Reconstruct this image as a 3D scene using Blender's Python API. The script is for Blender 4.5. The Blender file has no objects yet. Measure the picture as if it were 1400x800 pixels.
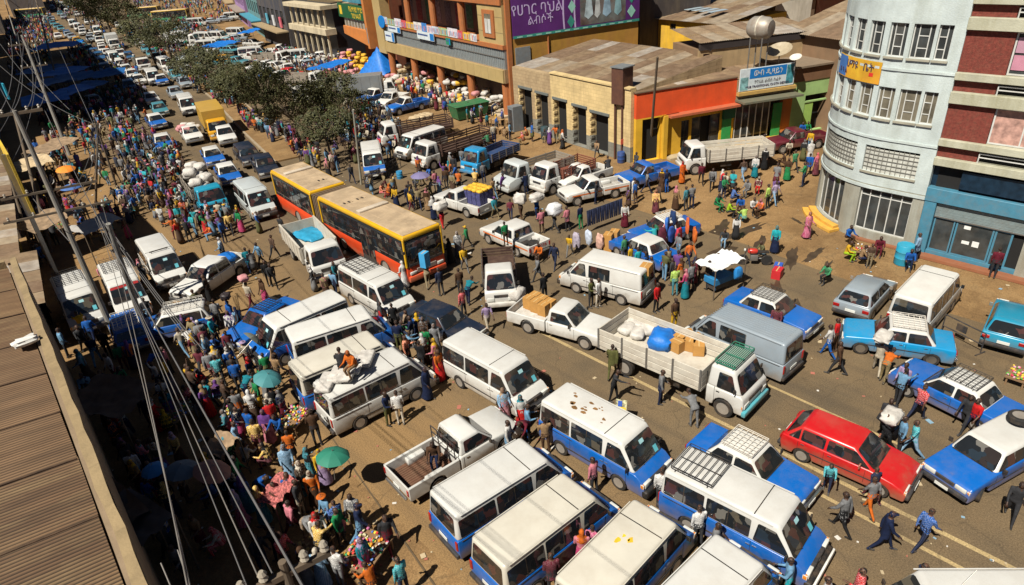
import bpy, bmesh, math, random
import numpy as np
from mathutils import Vector, Matrix
random.seed(7)
R = math.radians
C = bpy.context.scene.collection
# ------------------------------------------------------------------ camera
F_PX, PITCH, ROLL, CAM_H = 910.0, 0.508, 0.078, 17.2          # focal length in px of a 1400 px wide frame
_D = np.array([math.sin(ROLL)*math.cos(PITCH), math.cos(ROLL)*math.cos(PITCH), math.sin(PITCH)])
_t = -(np.array([37., 55., F_PX]) @ _D) / (np.array([1., .5, 0.]) @ _D)
_Y = np.array([37+_t, 55+.5*_t, F_PX]); _Y /= np.linalg.norm(_Y)   # the road runs along +Y
_Z = -_D
_X = np.cross(_Y, _Z)
_M = np.array([_X, _Y, _Z])
def at(px, py, z=0.0):
    """photo pixel -> point on the horizontal plane at height z"""
    d = _M @ np.array([px-700., py-400., F_PX]); t = (z-CAM_H)/d[2]
    return Vector((t*d[0], t*d[1], z))
def proj(p):
    q = _M.T @ np.array([p[0], p[1], p[2]-CAM_H])
    if q[2] < .1: return (-9999, -9999)
    return (700+F_PX*q[0]/q[2], 400+F_PX*q[1]/q[2])
cd = bpy.data.cameras.new('camera'); cam = bpy.data.objects.new('camera', cd); C.objects.link(cam)
cd.sensor_width = 36; cd.lens = 36*F_PX/1400; cd.clip_start = .3; cd.clip_end = 3000
cx, cy, cz = _M @ np.array([1, 0, 0]), _M @ np.array([0, -1, 0]), _M @ np.array([0, 0, -1])
cam.matrix_world = Matrix(((cx[0], cy[0], cz[0], 0), (cx[1], cy[1], cz[1], 0), (cx[2], cy[2], cz[2], CAM_H), (0, 0, 0, 1)))
bpy.context.scene.camera = cam
# ------------------------------------------------------------------ sky, sun, exposure
SUN_EL, SUN_AZ = R(52), R(188)             # the sun stands over -X: shadows fall to +X
w = bpy.data.worlds.new('World'); bpy.context.scene.world = w; w.use_nodes = True
nt = w.node_tree; bg = nt.nodes['Background']
sky = nt.nodes.new('ShaderNodeTexSky'); sky.sky_type = 'NISHITA'; sky.sun_disc = False
sky.sun_elevation = SUN_EL; sky.sun_rotation = math.pi/2 - SUN_AZ
sky.altitude = 2300; sky.air_density = .4; sky.dust_density = .4
nt.links.new(sky.outputs[0], bg.inputs[0]); bg.inputs[1].default_value = 0.05
sd = bpy.data.lights.new('sun', 'SUN'); sun = bpy.data.objects.new('sun', sd); C.objects.link(sun)
sd.energy = 5.0; sd.angle = R(.5); sd.color = (1, .95, .86)
sv = Vector((math.cos(SUN_EL)*math.cos(SUN_AZ), math.cos(SUN_EL)*math.sin(SUN_AZ), math.sin(SUN_EL)))
sun.rotation_euler = sv.to_track_quat('Z', 'Y').to_euler(); sun.location = (0, 0, 60)
vs = bpy.context.scene.view_settings
vs.view_transform = 'Standard'; vs.look = 'None'; vs.gamma = 1; vs.exposure = 0.58; vs.use_curve_mapping = False
bpy.context.scene.cycles.max_bounces = 5; bpy.context.scene.cycles.diffuse_bounces = 2
# ------------------------------------------------------------------ materials
_mats = {}
def mat(name, col, rough=.7, metal=0., var=.12, scale=3., dirt=0., dirtcol=(.20, .13, .075), bump=0., spec=.4, obj_rand=0., emis=0., bscale=None, streak=1.):
    """procedural Principled material: colour broken up by noise, optional dust, bump"""
    if name in _mats: return _mats[name]
    m = bpy.data.materials.new(name); m.use_nodes = True; _mats[name] = m
    n, l = m.node_tree.nodes, m.node_tree.links
    b = n['Principled BSDF']; b.inputs['Roughness'].default_value = rough; b.inputs['Metallic'].default_value = metal
    b.inputs['Specular IOR Level'].default_value = spec
    tc = n.new('ShaderNodeTexCoord')
    no = n.new('ShaderNodeTexNoise'); no.inputs['Scale'].default_value = scale; no.inputs['Detail'].default_value = 5
    oi = n.new('ShaderNodeObjectInfo')
    ad = n.new('ShaderNodeVectorMath'); ad.operation = 'ADD'; l.new(tc.outputs['Object'], ad.inputs[0])
    mu = n.new('ShaderNodeVectorMath'); mu.operation = 'SCALE'; l.new(oi.outputs['Random'], mu.inputs['Scale']); mu.inputs[0].default_value = (13.7, 7.1, 3.3)
    l.new(mu.outputs[0], ad.inputs[1]); l.new(ad.outputs[0], no.inputs['Vector'])
    ra = n.new('ShaderNodeMapRange'); ra.inputs['From Min'].default_value = .3; ra.inputs['From Max'].default_value = .7
    ra.inputs['To Min'].default_value = 1-var; ra.inputs['To Max'].default_value = 1+var*.6; l.new(no.outputs['Fac'], ra.inputs['Value'])
    mx = n.new('ShaderNodeVectorMath'); mx.operation = 'SCALE'; mx.inputs[0].default_value = col[:3]; l.new(ra.outputs[0], mx.inputs['Scale'])
    out = mx.outputs[0]
    if obj_rand:
        r2 = n.new('ShaderNodeMapRange'); r2.inputs['To Min'].default_value = 1-obj_rand; r2.inputs['To Max'].default_value = 1+obj_rand; l.new(oi.outputs['Random'], r2.inputs['Value'])
        m2 = n.new('ShaderNodeVectorMath'); m2.operation = 'SCALE'; l.new(out, m2.inputs[0]); l.new(r2.outputs[0], m2.inputs['Scale']); out = m2.outputs[0]
    if dirt:
        n2 = n.new('ShaderNodeTexNoise'); n2.inputs['Scale'].default_value = scale*.7; n2.inputs['Detail'].default_value = 8; n2.inputs['Roughness'].default_value = .75; mp = n.new('ShaderNodeMapping'); mp.inputs['Scale'].default_value = (1, 1, streak); l.new(ad.outputs[0], mp.inputs['Vector']); l.new(mp.outputs[0], n2.inputs['Vector'])
        r3 = n.new('ShaderNodeMapRange'); r3.inputs['From Min'].default_value = .45; r3.inputs['From Max'].default_value = .75; r3.inputs['To Max'].default_value = dirt; l.new(n2.outputs['Fac'], r3.inputs['Value'])
        mm = n.new('ShaderNodeMix'); mm.data_type = 'RGBA'; l.new(r3.outputs[0], mm.inputs['Factor']); l.new(out, mm.inputs['A']); mm.inputs['B'].default_value = (*dirtcol, 1); out = mm.outputs['Result']
    l.new(out, b.inputs['Base Color'])
    if bump:
        bn = n.new('ShaderNodeTexNoise'); bn.inputs['Scale'].default_value = bscale or scale*6; bn.inputs['Detail'].default_value = 4; l.new(ad.outputs[0], bn.inputs['Vector'])
        bp = n.new('ShaderNodeBump'); bp.inputs['Strength'].default_value = bump; bp.inputs['Distance'].default_value = .05; l.new(bn.outputs['Fac'], bp.inputs['Height']); l.new(bp.outputs[0], b.inputs['Normal'])
    if emis:
        b.inputs['Emission Color'].default_value = (*col[:3], 1); b.inputs['Emission Strength'].default_value = emis
    return m
def paint(col, rough=.30, dirt=.22):
    k = 'paint_%02x%02x%02x_%d' % (*[int(max(0, min(1, c))*255) for c in col], int(rough*100))
    if k in _mats: return _mats[k]
    m = mat(k, col, rough, 0, .06, 1.4, dirt, (.24, .17, .10), spec=.5, obj_rand=.07)
    n, l = m.node_tree.nodes, m.node_tree.links; b = n['Principled BSDF']; src = b.inputs['Base Color'].links[0].from_socket      # road dust clings low on the panels
    tc = n.new('ShaderNodeTexCoord'); sx = n.new('ShaderNodeSeparateXYZ'); l.new(tc.outputs['Object'], sx.inputs[0]); no = n.new('ShaderNodeTexNoise'); no.inputs['Scale'].default_value = 3.5; no.inputs['Detail'].default_value = 6; l.new(tc.outputs['Object'], no.inputs['Vector'])
    ma = n.new('ShaderNodeMath'); ma.operation = 'MULTIPLY_ADD'; l.new(no.outputs['Fac'], ma.inputs[0]); ma.inputs[1].default_value = -.7; l.new(sx.outputs['Z'], ma.inputs[2]); mr = n.new('ShaderNodeMapRange'); mr.inputs['From Min'].default_value = .42; mr.inputs['From Max'].default_value = -.12; mr.inputs['To Max'].default_value = .7; l.new(ma.outputs[0], mr.inputs['Value'])
    mx = n.new('ShaderNodeMix'); mx.data_type = 'RGBA'; l.new(mr.outputs[0], mx.inputs['Factor']); l.new(src, mx.inputs['A']); mx.inputs['B'].default_value = (.20, .14, .08, 1); l.new(mx.outputs['Result'], b.inputs['Base Color'])
    return m
BLACK = mat('black_rubber', (.012, .012, .012), .6, dirt=.5)
TYRE = mat('tyre', (.016, .015, .014), .85, dirt=.35, scale=4)
GLASS = mat('car_glass', (.014, .018, .020), .05, var=.4, scale=2.5, spec=.7, dirt=.06)
def seats_behind(m):      # seat backs, curtains and loads seen dimly through the tinted panes
    n, l = m.node_tree.nodes, m.node_tree.links; b = n['Principled BSDF']; src = b.inputs['Base Color'].links[0].from_socket; tc = n.new('ShaderNodeTexCoord'); oi = n.new('ShaderNodeObjectInfo'); ad = n.new('ShaderNodeVectorMath'); ad.operation = 'ADD'; l.new(tc.outputs['Object'], ad.inputs[0]); l.new(oi.outputs['Location'], ad.inputs[1])
    vo = n.new('ShaderNodeTexVoronoi'); vo.inputs['Scale'].default_value = 3.2; vo.distance = 'CHEBYCHEV'; l.new(ad.outputs[0], vo.inputs['Vector']); cr = n.new('ShaderNodeValToRGB'); cr.color_ramp.interpolation = 'CONSTANT'
    for p_, c_ in ((0, (.012, .013, .014)), (.35, (.03, .022, .018)), (.5, (.075, .03, .025)), (.62, (.012, .014, .016)), (.75, (.10, .085, .06)), (.82, (.02, .03, .04)), (.93, (.16, .15, .13))):
        e = cr.color_ramp.elements.new(p_) if p_ else cr.color_ramp.elements[0]; e.color = (*c_, 1)
    sp = n.new('ShaderNodeSeparateColor'); l.new(vo.outputs['Color'], sp.inputs[0]); l.new(sp.outputs[0], cr.inputs[0]); mx = n.new('ShaderNodeMix'); mx.data_type = 'RGBA'; mx.inputs['Factor'].default_value = .75; l.new(src, mx.inputs['A']); l.new(cr.outputs[0], mx.inputs['B']); l.new(mx.outputs['Result'], b.inputs['Base Color'])
seats_behind(GLASS)
CHROME = mat('dull_chrome', (.45, .44, .42), .3, .9)
STEEL = mat('steel', (.25, .24, .22), .45, .6, dirt=.5)
RIM = mat('rim_steel', (.33, .30, .26), .45, .3, dirt=.45)
LAMP = mat('lamp_glass', (.55, .55, .50), .12, spec=.6)
AMBER = mat('amber_lamp', (.6, .2, .02), .2)
RED_L = mat('tail_lamp', (.30, .012, .01), .2)
PLATE = mat('plate_paint', (.6, .6, .55), .5)
DARKGREY = mat('dark_plastic', (.03, .03, .032), .55, dirt=.5)
RACK_W = mat('rack_white', (.62, .58, .50), .5, dirt=.4)
RACK_B = mat('rack_black', (.02, .02, .02), .5, dirt=.3)
# ------------------------------------------------------------------ mesh helpers
def fillet(pts, r, n=3):
    out = []; N = len(pts)
    for i in range(N):
        p, a, b = Vector(pts[i]), Vector(pts[i-1]), Vector(pts[(i+1) % N])
        ra = min(r, (a-p).length*.45); rb = min(r, (b-p).length*.45)
        A = p+(a-p).normalized()*ra; B = p+(b-p).normalized()*rb
        for k in range(n+1):
            t = k/n; out.append(tuple(A*(1-t)**2+p*2*t*(1-t)+B*t*t))
    return out
class MB:
    def __init__(s): s.v = []; s.f = []; s.m = []; s.mats = []
    def mi(s, m):
        if m not in s.mats: s.mats.append(m)
        return s.mats.index(m)
    def add(s, vs_, fs, m):
        o = len(s.v); s.v += [tuple(q) for q in vs_]; k = s.mi(m)
        for q in fs: s.f.append([i+o for i in q]); s.m.append(k)
        return s
    def box(s, c, d, m, rot=None):
        x, y, z = d[0]/2, d[1]/2, d[2]/2
        vs_ = [Vector(q) for q in ((-x,-y,-z),(x,-y,-z),(x,y,-z),(-x,y,-z),(-x,-y,z),(x,-y,z),(x,y,z),(-x,y,z))]
        if rot is not None:
            rm = rot if isinstance(rot, Matrix) else Matrix.Rotation(rot, 3, 'Z')
            vs_ = [rm @ q for q in vs_]
        vs_ = [q+Vector(c) for q in vs_]
        return s.add(vs_, [(3,2,1,0),(4,5,6,7),(0,1,5,4),(1,2,6,5),(2,3,7,6),(3,0,4,7)], m)
    def hexa(s, p8, m):   # bottom 4 ccw, top 4 ccw
        return s.add(p8, [(3,2,1,0),(4,5,6,7),(0,1,5,4),(1,2,6,5),(2,3,7,6),(3,0,4,7)], m)
    def prism(s, poly, fn0, fn1, m, cap=True, mside=None):
        """poly (2-D) mapped by fn0 / fn1 to two rims"""
        n = len(poly); A = [fn0(*p) for p in poly]; B = [fn1(*p) for p in poly]
        o = len(s.v); s.v += [tuple(q) for q in A+B]; k = s.mi(m)
        for i in range(n):
            j = (i+1) % n; s.f.append([o+i, o+j, o+n+j, o+n+i]); s.m.append(s.mi(mside[i]) if mside and mside[i] else k)
        if cap:
            s.f.append([o+i for i in reversed(range(n))]); s.m.append(k); s.f.append([o+n+i for i in range(n)]); s.m.append(k)
        return s
    def tube(s, a, b, r, m, n=6, r2=None):
        a, b = Vector(a), Vector(b); d = (b-a)
        if d.length < 1e-6: return s
        q = d.to_track_quat('Z', 'Y'); r2 = r if r2 is None else r2
        A = [a+q @ Vector((math.cos(t*2*math.pi/n)*r, math.sin(t*2*math.pi/n)*r, 0)) for t in range(n)]
        B = [b+q @ Vector((math.cos(t*2*math.pi/n)*r2, math.sin(t*2*math.pi/n)*r2, 0)) for t in range(n)]
        return s.add(A+B, [(i, (i+1) % n, n+(i+1) % n, n+i) for i in range(n)]+[tuple(reversed(range(n))), tuple(range(n, 2*n))], m)
    def path(s, pts, r, m, n=5):
        for a, b in zip(pts[:-1], pts[1:]): s.tube(a, b, r, m, n)
        return s
    def lathe(s, prof, m, n=16, axis='Z', c=(0, 0, 0), ms=None):
        """prof: (radius, along) pairs, closed ends where radius is 0"""
        o = len(s.v); k = s.mi(m); c = Vector(c)
        for r, h in prof:
            for i in range(n):
                a = 2*math.pi*i/n; x, y = r*math.cos(a), r*math.sin(a)
                s.v.append(tuple(c+Vector({'Z': (x, y, h), 'X': (h, x, y), 'Y': (y, h, x)}[axis])))
        for j in range(len(prof)-1):
            for i in range(n):
                i2 = (i+1) % n
                s.f.append([o+j*n+i, o+j*n+i2, o+(j+1)*n+i2, o+(j+1)*n+i]); s.m.append(s.mi(ms[j]) if ms else k)
        for j in (0, len(prof)-1):
            if prof[j][0] > 1e-4:
                q = [o+j*n+i for i in range(n)]; s.f.append(q[::-1] if j == 0 else q); s.m.append(s.mi(ms[min(j, len(ms)-1)]) if ms else k)
        return s
    def blob(s, c, d, m, seed=0, n=8, k=5, amp=.15):
        rnd = random.Random(seed); prof = []
        vs_, fs = [], []
        for j in range(k+1):
            th = math.pi*j/k
            for i in range(n):
                a = 2*math.pi*i/n; e = 1+rnd.uniform(-amp, amp)
                sx = math.copysign(abs(math.cos(a))**.5, math.cos(a)); sy = math.copysign(abs(math.sin(a))**.5, math.sin(a))
                vs_.append((c[0]+d[0]/2*math.sin(th)**.45*sx*e, c[1]+d[1]/2*math.sin(th)**.45*sy*e, c[2]-d[2]/2*math.cos(th)*(1 if j in (0, k) else e)))
        for j in range(k):
            for i in range(n):
                i2 = (i+1) % n; fs.append((j*n+i, j*n+i2, (j+1)*n+i2, (j+1)*n+i))
        return s.add(vs_, fs, m)
    def join(s, o, mtx=None):
        k = len(s.v); s.v += [tuple(mtx @ Vector(q)) if mtx else q for q in o.v]
        for q, mm in zip(o.f, o.m): s.f.append([i+k for i in q]); s.m.append(s.mi(o.mats[mm]))
        return s
    def mesh(s, name, bevel=0, seg=2, ang=30, smooth=35, clamp=True):
        me = bpy.data.meshes.new(name)
        me.from_pydata(s.v, [], s.f)
        for m in s.mats: me.materials.append(m)
        me.polygons.foreach_set('material_index', s.m)
        bm = bmesh.new(); bm.from_mesh(me)
        bmesh.ops.remove_doubles(bm, verts=bm.verts, dist=1e-5)
        bmesh.ops.recalc_face_normals(bm, faces=bm.faces)
        if bevel:
            es = [e for e in bm.edges if len(e.link_faces) == 2 and e.calc_face_angle(0) > R(ang)]
            bmesh.ops.bevel(bm, geom=es, offset=bevel, segments=seg, profile=.5, affect='EDGES', clamp_overlap=clamp)
        bm.to_mesh(me); bm.free()
        if smooth:
            me.polygons.foreach_set('use_smooth', [True]*len(me.polygons)); me.set_sharp_from_angle(angle=R(smooth))
        return me
def obj(name, me, parent=None, loc=None, rot=None):
    if isinstance(me, MB): me = me.mesh(name)
    o = bpy.data.objects.new(name, me); C.objects.link(o)
    if parent: o.parent = parent
    if loc is not None: o.location = loc
    if rot is not None: o.rotation_euler = rot if hasattr(rot, '__len__') else (0, 0, rot)
    return o
def tag(o, label, cat, group=None, kind=None):
    if label: o['label'] = label
    if cat: o['category'] = cat
    if group: o['group'] = group
    if kind: o['kind'] = kind
    return o
def struct(name, me, parent=None):
    o = obj(name, me, parent)
    if not parent: o['kind'] = 'structure'
    return o
def thing(name, label, cat, loc=(0, 0, 0), rot=0, group=None):
    o = bpy.data.objects.new(name, None); C.objects.link(o); o.empty_display_size = .3
    o.location = loc; o.rotation_euler = (0, 0, rot)
    return tag(o, label, cat, group)
OBST = []          # (x, y, half width, half length, heading) of what people cannot stand in
def clear(x, y, pad=.25):
    for ox, oy, hw, hl, a in OBST:
        dx, dy = x-ox, y-oy
        if abs(dx) > 12 or abs(dy) > 12:
            if hl < 10 and hw < 10: continue
        u = dx*math.cos(a)+dy*math.sin(a); v = -dx*math.sin(a)+dy*math.cos(a)
        if abs(u) < hw+pad and abs(v) < hl+pad: return False
    return True
# ------------------------------------------------------------------ vehicles: templates
# local frame: +Y is the front, X to the right, Z up, origin on the ground under the middle
class Tmpl:
    def __init__(s): s.parts = []; s.hw = .85; s.hl = 2.3; s.ref = (-2, 1.3, 1.9)
    def add(s, name, me, parent=None, loc=(0, 0, 0), rot=(0, 0, 0)):
        if isinstance(me, MB): me = me.mesh(name)
        s.parts.append((name, me, parent, loc, rot)); return len(s.parts)-1
_wheel = {}
def wheel_mesh(r, wd, kind='steel'):
    k = (r, wd, kind)
    if k not in _wheel:
        t = MB().lathe([(r*.60, -wd/2+.01), (r*.92, -wd/2), (r, -wd/2+.03), (r, wd/2-.03), (r*.92, wd/2), (r*.60, wd/2-.01), (r*.60, -wd/2+.01)], TYRE, 20, 'X')
        rm = MB().lathe([(.001, wd/2-.035), (r*.16, wd/2-.03), (r*.2, wd/2-.055), (r*.42, wd/2-.07), (r*.48, wd/2-.045), (r*.61, wd/2-.015), (r*.64, wd/2-.004)], CHROME if kind == 'alloy' else RIM, 16, 'X')
        if kind == 'alloy':
            for i in range(5):
                a = i*2*math.pi/5; rm.box((wd/2-.03, math.cos(a)*r*.36, math.sin(a)*r*.36), (.02, r*.14, r*.5), BLACK, Matrix.Rotation(a-math.pi/2+.6, 3, 'X'))
        else:
            for i in range(6):
                a = i*2*math.pi/6; rm.box((wd/2-.052, math.cos(a)*r*.38, math.sin(a)*r*.38), (.03, .05, .05), BLACK)
        _wheel[k] = (t.mesh('tyre'), rm.mesh('rim'))
    return _wheel[k]
def add_wheels(T, ys, x, r, wd=.19, kind='steel', steer=0):
    t, rm = wheel_mesh(r, wd, kind)
    for y in ys:
        for sx in (1, -1):
            a = (0 if sx > 0 else math.pi)+(steer if y == max(ys) else 0)
            i = T.add('wheel', t, None, (sx*x, y, r), (0, 0, a)); T.add('rim', rm, i)
def low_body(L, hw, top, zb, arches, A, mid=None):
    """lower body: side outline with wheel arches, extruded across; top = (y, z) from rear to front"""
    pts = list(top); ms = [None]*(len(pts)-1)+[DARKGREY]
    pts.append((top[-1][0]-.02, zb)); ms.append(DARKGREY)
    for yc, r in sorted(arches, reverse=True):
        for k in range(9):
            a = math.pi*k/8
            pts.append((yc+r*math.cos(a), zb+max(0, r*1.02*math.sin(a)))); ms.append(BLACK)  # arch tunnels painted black for the darkness inside
    pts.append((top[0][0]+.02, zb)); ms.append(DARKGREY)
    # split in width so the sides bulge a little at mid height
    m = MB(); n = len(pts)
    m.prism(pts, lambda y, z: (-hw, y, z), lambda y, z: (hw, y, z), A, True, ms)
    return m
class Cabin:
    """frustum greenhouse; side(y, z) / front(x, z) / rear(x, z) give points on its faces"""
    def __init__(s, yb0, yb1, zb, yt0, yt1, zt, wb, wt):
        s.__dict__.update(locals())
        s.m = None
    def solid(s, mt, crown=0.0):
        m = MB(); b, t = s.wb, s.wt
        zb = s.zb-.03
        m.hexa([(-b, s.yb0, zb), (b, s.yb0, zb), (b, s.yb1, zb), (-b, s.yb1, zb), (-t, s.yt0, s.zt), (t, s.yt0, s.zt), (t, s.yt1, s.zt), (-t, s.yt1, s.zt)], mt)
        return m
    def side_win(s, poly, sx, off=.006, r=.05, m=None):
        k = lambda z: (z-s.zb)/(s.zt-s.zb)
        X = lambda z: s.wb+(s.wt-s.wb)*k(z)
        P = fillet(poly, r, 2)
        return MB().prism(P, lambda y, z: (sx*(X(z)-.012), y, z), lambda y, z: (sx*(X(z)+off), y, z), m or GLASS)
    def end_win(s, poly, front, off=.006, r=.07, m=None):
        k = lambda z: (z-s.zb)/(s.zt-s.zb)
        Y = (lambda z: s.yb1+(s.yt1-s.yb1)*k(z)) if front else (lambda z: s.yb0+(s.yt0-s.yb0)*k(z))
        sg = 1 if front else -1
        P = fillet(poly, r, 2)
        return MB().prism(P, lambda x, z: (x, Y(z)-sg*.012, z), lambda x, z: (x, Y(z)+sg*off, z), m or GLASS)
def mirrors(T, x, y, z, m=BLACK):
    for sx in (1, -1):
        b = MB().box((sx*.11, 0, .03), (.13, .05, .17), m).tube((0, 0, 0), (sx*.08, 0, .02), .012, BLACK, 5)
        T.add('mirror', b.mesh('mirror', .015, 1), None, (sx*x, y, z))
def roof_rack(y0, y1, hw, z, m, nx=3, ny=7, rail=.10, r=.014, legs=.09):
    b = MB()
    for i in range(ny):
        y = y0+(y1-y0)*i/(ny-1); b.tube((-hw, y, z), (hw, y, z), r, m, 5)
    for i in range(nx):
        x = -hw+2*hw*i/(nx-1); b.tube((x, y0, z+.004), (x, y1, z+.004), r, m, 5)
    if rail:
        for sx in (-1, 1):
            b.tube((sx*hw, y0, z+rail), (sx*hw, y1, z+rail), r, m, 5)
            for i in range(5): y = y0+(y1-y0)*i/4; b.tube((sx*hw, y, z), (sx*hw, y, z+rail), r*.8, m, 4)
        for y in (y0, y1): b.tube((-hw, y, z+rail), (hw, y, z+rail), r, m, 5)
    for y in (y0+.1*(y1-y0), y1-.1*(y1-y0)):
        for sx in (-1, 1): b.tube((sx*hw*.96, y, z), (sx*(hw*.98+.02), y, z-legs), r, m, 4)
    return b
def van(A, B, rack=None, rear_glass=True, nwin=3, doors=True, style=0, bull=False, roofbar=False, panel=False, ribs=False, trim=DARKGREY, door_open=False, flecks=None, strip=None, lampbar=False, aerial=False):
    """Hiace-like minibus.  A lower paint, B upper paint"""
    T = Tmpl(); T.hw, T.hl, T.ref = .87, 2.36, (-2.22, 1.40, 1.99)
    pa, pb = paint(A), paint(B)
    zb, zt = 1.06, 1.99
    if style == 0: top = [(-2.34, .34), (-2.36, .6), (-2.35, zb), (1.92, zb), (2.06, 1.02), (2.31, .80), (2.35, .6), (2.34, .3)]
    else:          top = [(-2.34, .34), (-2.37, .6), (-2.35, zb), (1.75, zb), (2.0, .98), (2.32, .74), (2.38, .55), (2.35, .3)]
    body = low_body(4.7, .845, top, .27, [(1.32, .36), (-1.28, .36)], pa)
    T.add('body', body.mesh('body', .05, 3, 40))
    yf = 1.95 if style == 0 else 1.82
    cb = Cabin(-2.345, yf, zb, -2.26, 1.34 if style == 0 else 1.12, zt, .84, .745)
    T.add('cabin', cb.solid(pb).mesh('cabin', .11, 4, 40))
    sk = (yf-cb.yt1)/(zt-zb)
    fx = lambda z: yf-(z-zb)*sk
    T.add('windscreen', cb.end_win([(-.77, zb+.05), (.77, zb+.05), (.69, zt-.12), (-.69, zt-.12)], True, r=.09))
    if rear_glass: T.add('rear_window', cb.end_win([(-.70, zb+.1), (.70, zb+.1), (.64, zt-.16), (-.64, zt-.16)], False))
    wz0, wz1 = zb+.07, zt-.21
    for sx in (1, -1):
        T.add('side_window', cb.side_win([(.72, wz0), (fx(wz0)-.12, wz0), (fx(wz0+.12)-.12, wz0+.14), (fx(wz1)-.16, wz1), (.80, wz1)], sx))
        spans = [(-2.2, -.86), (-.78, .60)] if nwin == 3 else [(-2.2, -1.25), (-1.17, -.22), (-.14, .62)]
        if panel: spans = [(-.62, .58)]
        for a, b in spans: T.add('side_window', cb.side_win([(a, wz0), (b, wz0), (b, wz1), (a, wz1)], sx))
        for a, b in spans:   # sliding bars across the panes
            T.add('window_bar', cb.side_win([((a+b)/2-.015, wz0+.01), ((a+b)/2+.015, wz0+.01), ((a+b)/2+.015, wz1-.01), ((a+b)/2-.015, wz1-.01)], sx, .011, .004, BLACK))
        sm = MB()
        for y in (.68, -.82, 1.62): sm.box((sx*.847, y, .74), (.006, .012, .62), BLACK)
        sm.box((sx*.849, -1.45, .99), (.012, 1.5, .025), BLACK)
        sm.box((sx*.850, -.05, .52), (.016, 2.1, .06), trim)
        sm.box((sx*.853, .60, .88), (.03, .13, .03), CHROME).box((sx*.853, .80, .90), (.03, .13, .03), CHROME)
        T.add('door_trim', sm)
        T.add('headlight', MB().box((sx*.60, 2.31, .74), (.34, .12, .20), LAMP).box((sx*.81, 2.28, .74), (.09, .14, .18), AMBER).mesh('headlight', .02, 2))
        T.add('tail_light', MB().box((sx*.77, -2.365, .84), (.12, .05, .36), RED_L).mesh('tail_light', .015, 1))
    T.add('grille', MB().box((0, 2.315, .74), (.86, .12, .19), DARKGREY).box((0, 2.38, .74), (.14, .02, .11), CHROME).mesh('grille', .012, 1))
    T.add('front_bumper', MB().box((0, 2.38, .44), (1.73, .24, .30), BLACK if A != B or style else DARKGREY).mesh('bumper', .07, 3))
    T.add('rear_bumper', MB().box((0, -2.38, .42), (1.68, .14, .17), DARKGREY).mesh('bumper', .04, 2))
    T.add('number_plate', MB().box((0, -2.385, .66), (.46, .02, .13), PLATE)); T.add('number_plate', MB().box((0, 2.50, .46), (.46, .02, .12), PLATE))
    gx = MB()
    for sx in (1, -1): gx.box((sx*.765, -.45, zt-.055), (.025, 3.3, .03), pb)
    if ribs:
        for i in range(9): gx.box((-.6+i*.15, -.45, zt+.006), (.035, 3.2, .02), pb)
    T.add('rain_gutter', gx)
    if style == 0: T.add('roof_seam', MB().box((0, .62, zt+.002), (1.40, .03, .012), BLACK))
    mirrors(T, .83, 1.72, 1.15)
    for (x0, x1, z0, z1, c_) in ((-.62, -.44, 1.14, 1.34, (.10, .40, .46)), (-.2, .02, 1.62, 1.74, (.30, .52, .54))): T.add('windscreen_sticker', cb.end_win([(x0, z0), (x1, z0), (x1, z1), (x0, z1)], True, .010, .01, mat('sticker_%d' % int(c_[0]*100), c_, .6)))
    w_ = MB()
    for x in (-.35, .25): w_.tube((x, fx(zb+.05)+.02, zb+.06), (x+.42, fx(zb+.22)+.015, zb+.24), .010, BLACK, 4)
    T.add('wiper', w_)
    add_wheels(T, (1.32, -1.28), .76, .315, .19)
    if bull: T.add('bull_bar', MB().box((0, 2.52, .40), (1.75, .08, .20), mat('white_bumper', (.7, .68, .62), .4, dirt=.4)).mesh('b', .03, 2))
    if rack: T.add('roof_rack', roof_rack(*rack[:5], *rack[5:]))
    if flecks:
        fc, n_, sd_, (y0, y1) = flecks; rn = random.Random(sd_); fm = mat('fleck_%02x%02x' % (int(fc[0]*255), int(fc[1]*255)), fc, .8, var=.4)
        for i in range(n_):
            cx_, cy_, r_ = rn.uniform(-.35, .35), rn.uniform(y0, y1), rn.uniform(.03, .10); pl = [(cx_+r_*rn.uniform(.5, 1.2)*math.cos(t*.9), cy_+1.5*r_*rn.uniform(.5, 1.2)*math.sin(t*.9)) for t in range(7)]
            T.add('roof_fleck', MB().prism(pl, lambda x, y: (x, y, zt-.004), lambda x, y: (x, y, zt+.0025), fm))
    if strip: T.add('sun_strip', cb.end_win([(-.68, zt-.24), (.68, zt-.24), (.68, zt-.13), (-.68, zt-.13)], True, .010, .02, mat('strip_red', (.35, .02, .02), .5)))
    if lampbar: T.add('lamp_bar', MB().box((0, .9, zt+.10), (1.0, .06, .05), BLACK).tube((-.4, .9, zt-.01), (-.4, .9, zt+.09), .015, BLACK, 5).tube((.4, .9, zt-.01), (.4, .9, zt+.09), .015, BLACK, 5).mesh('lb', 0))
    if aerial: T.add('aerial', MB().tube((-.2, .9, zt-.01), (.1, .2, zt+.75), .012, STEEL, 5))
    if door_open: T.add('step_well', MB().box((.80, .0, .62), (.13, 1.1, .74), BLACK))
    return T
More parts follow.
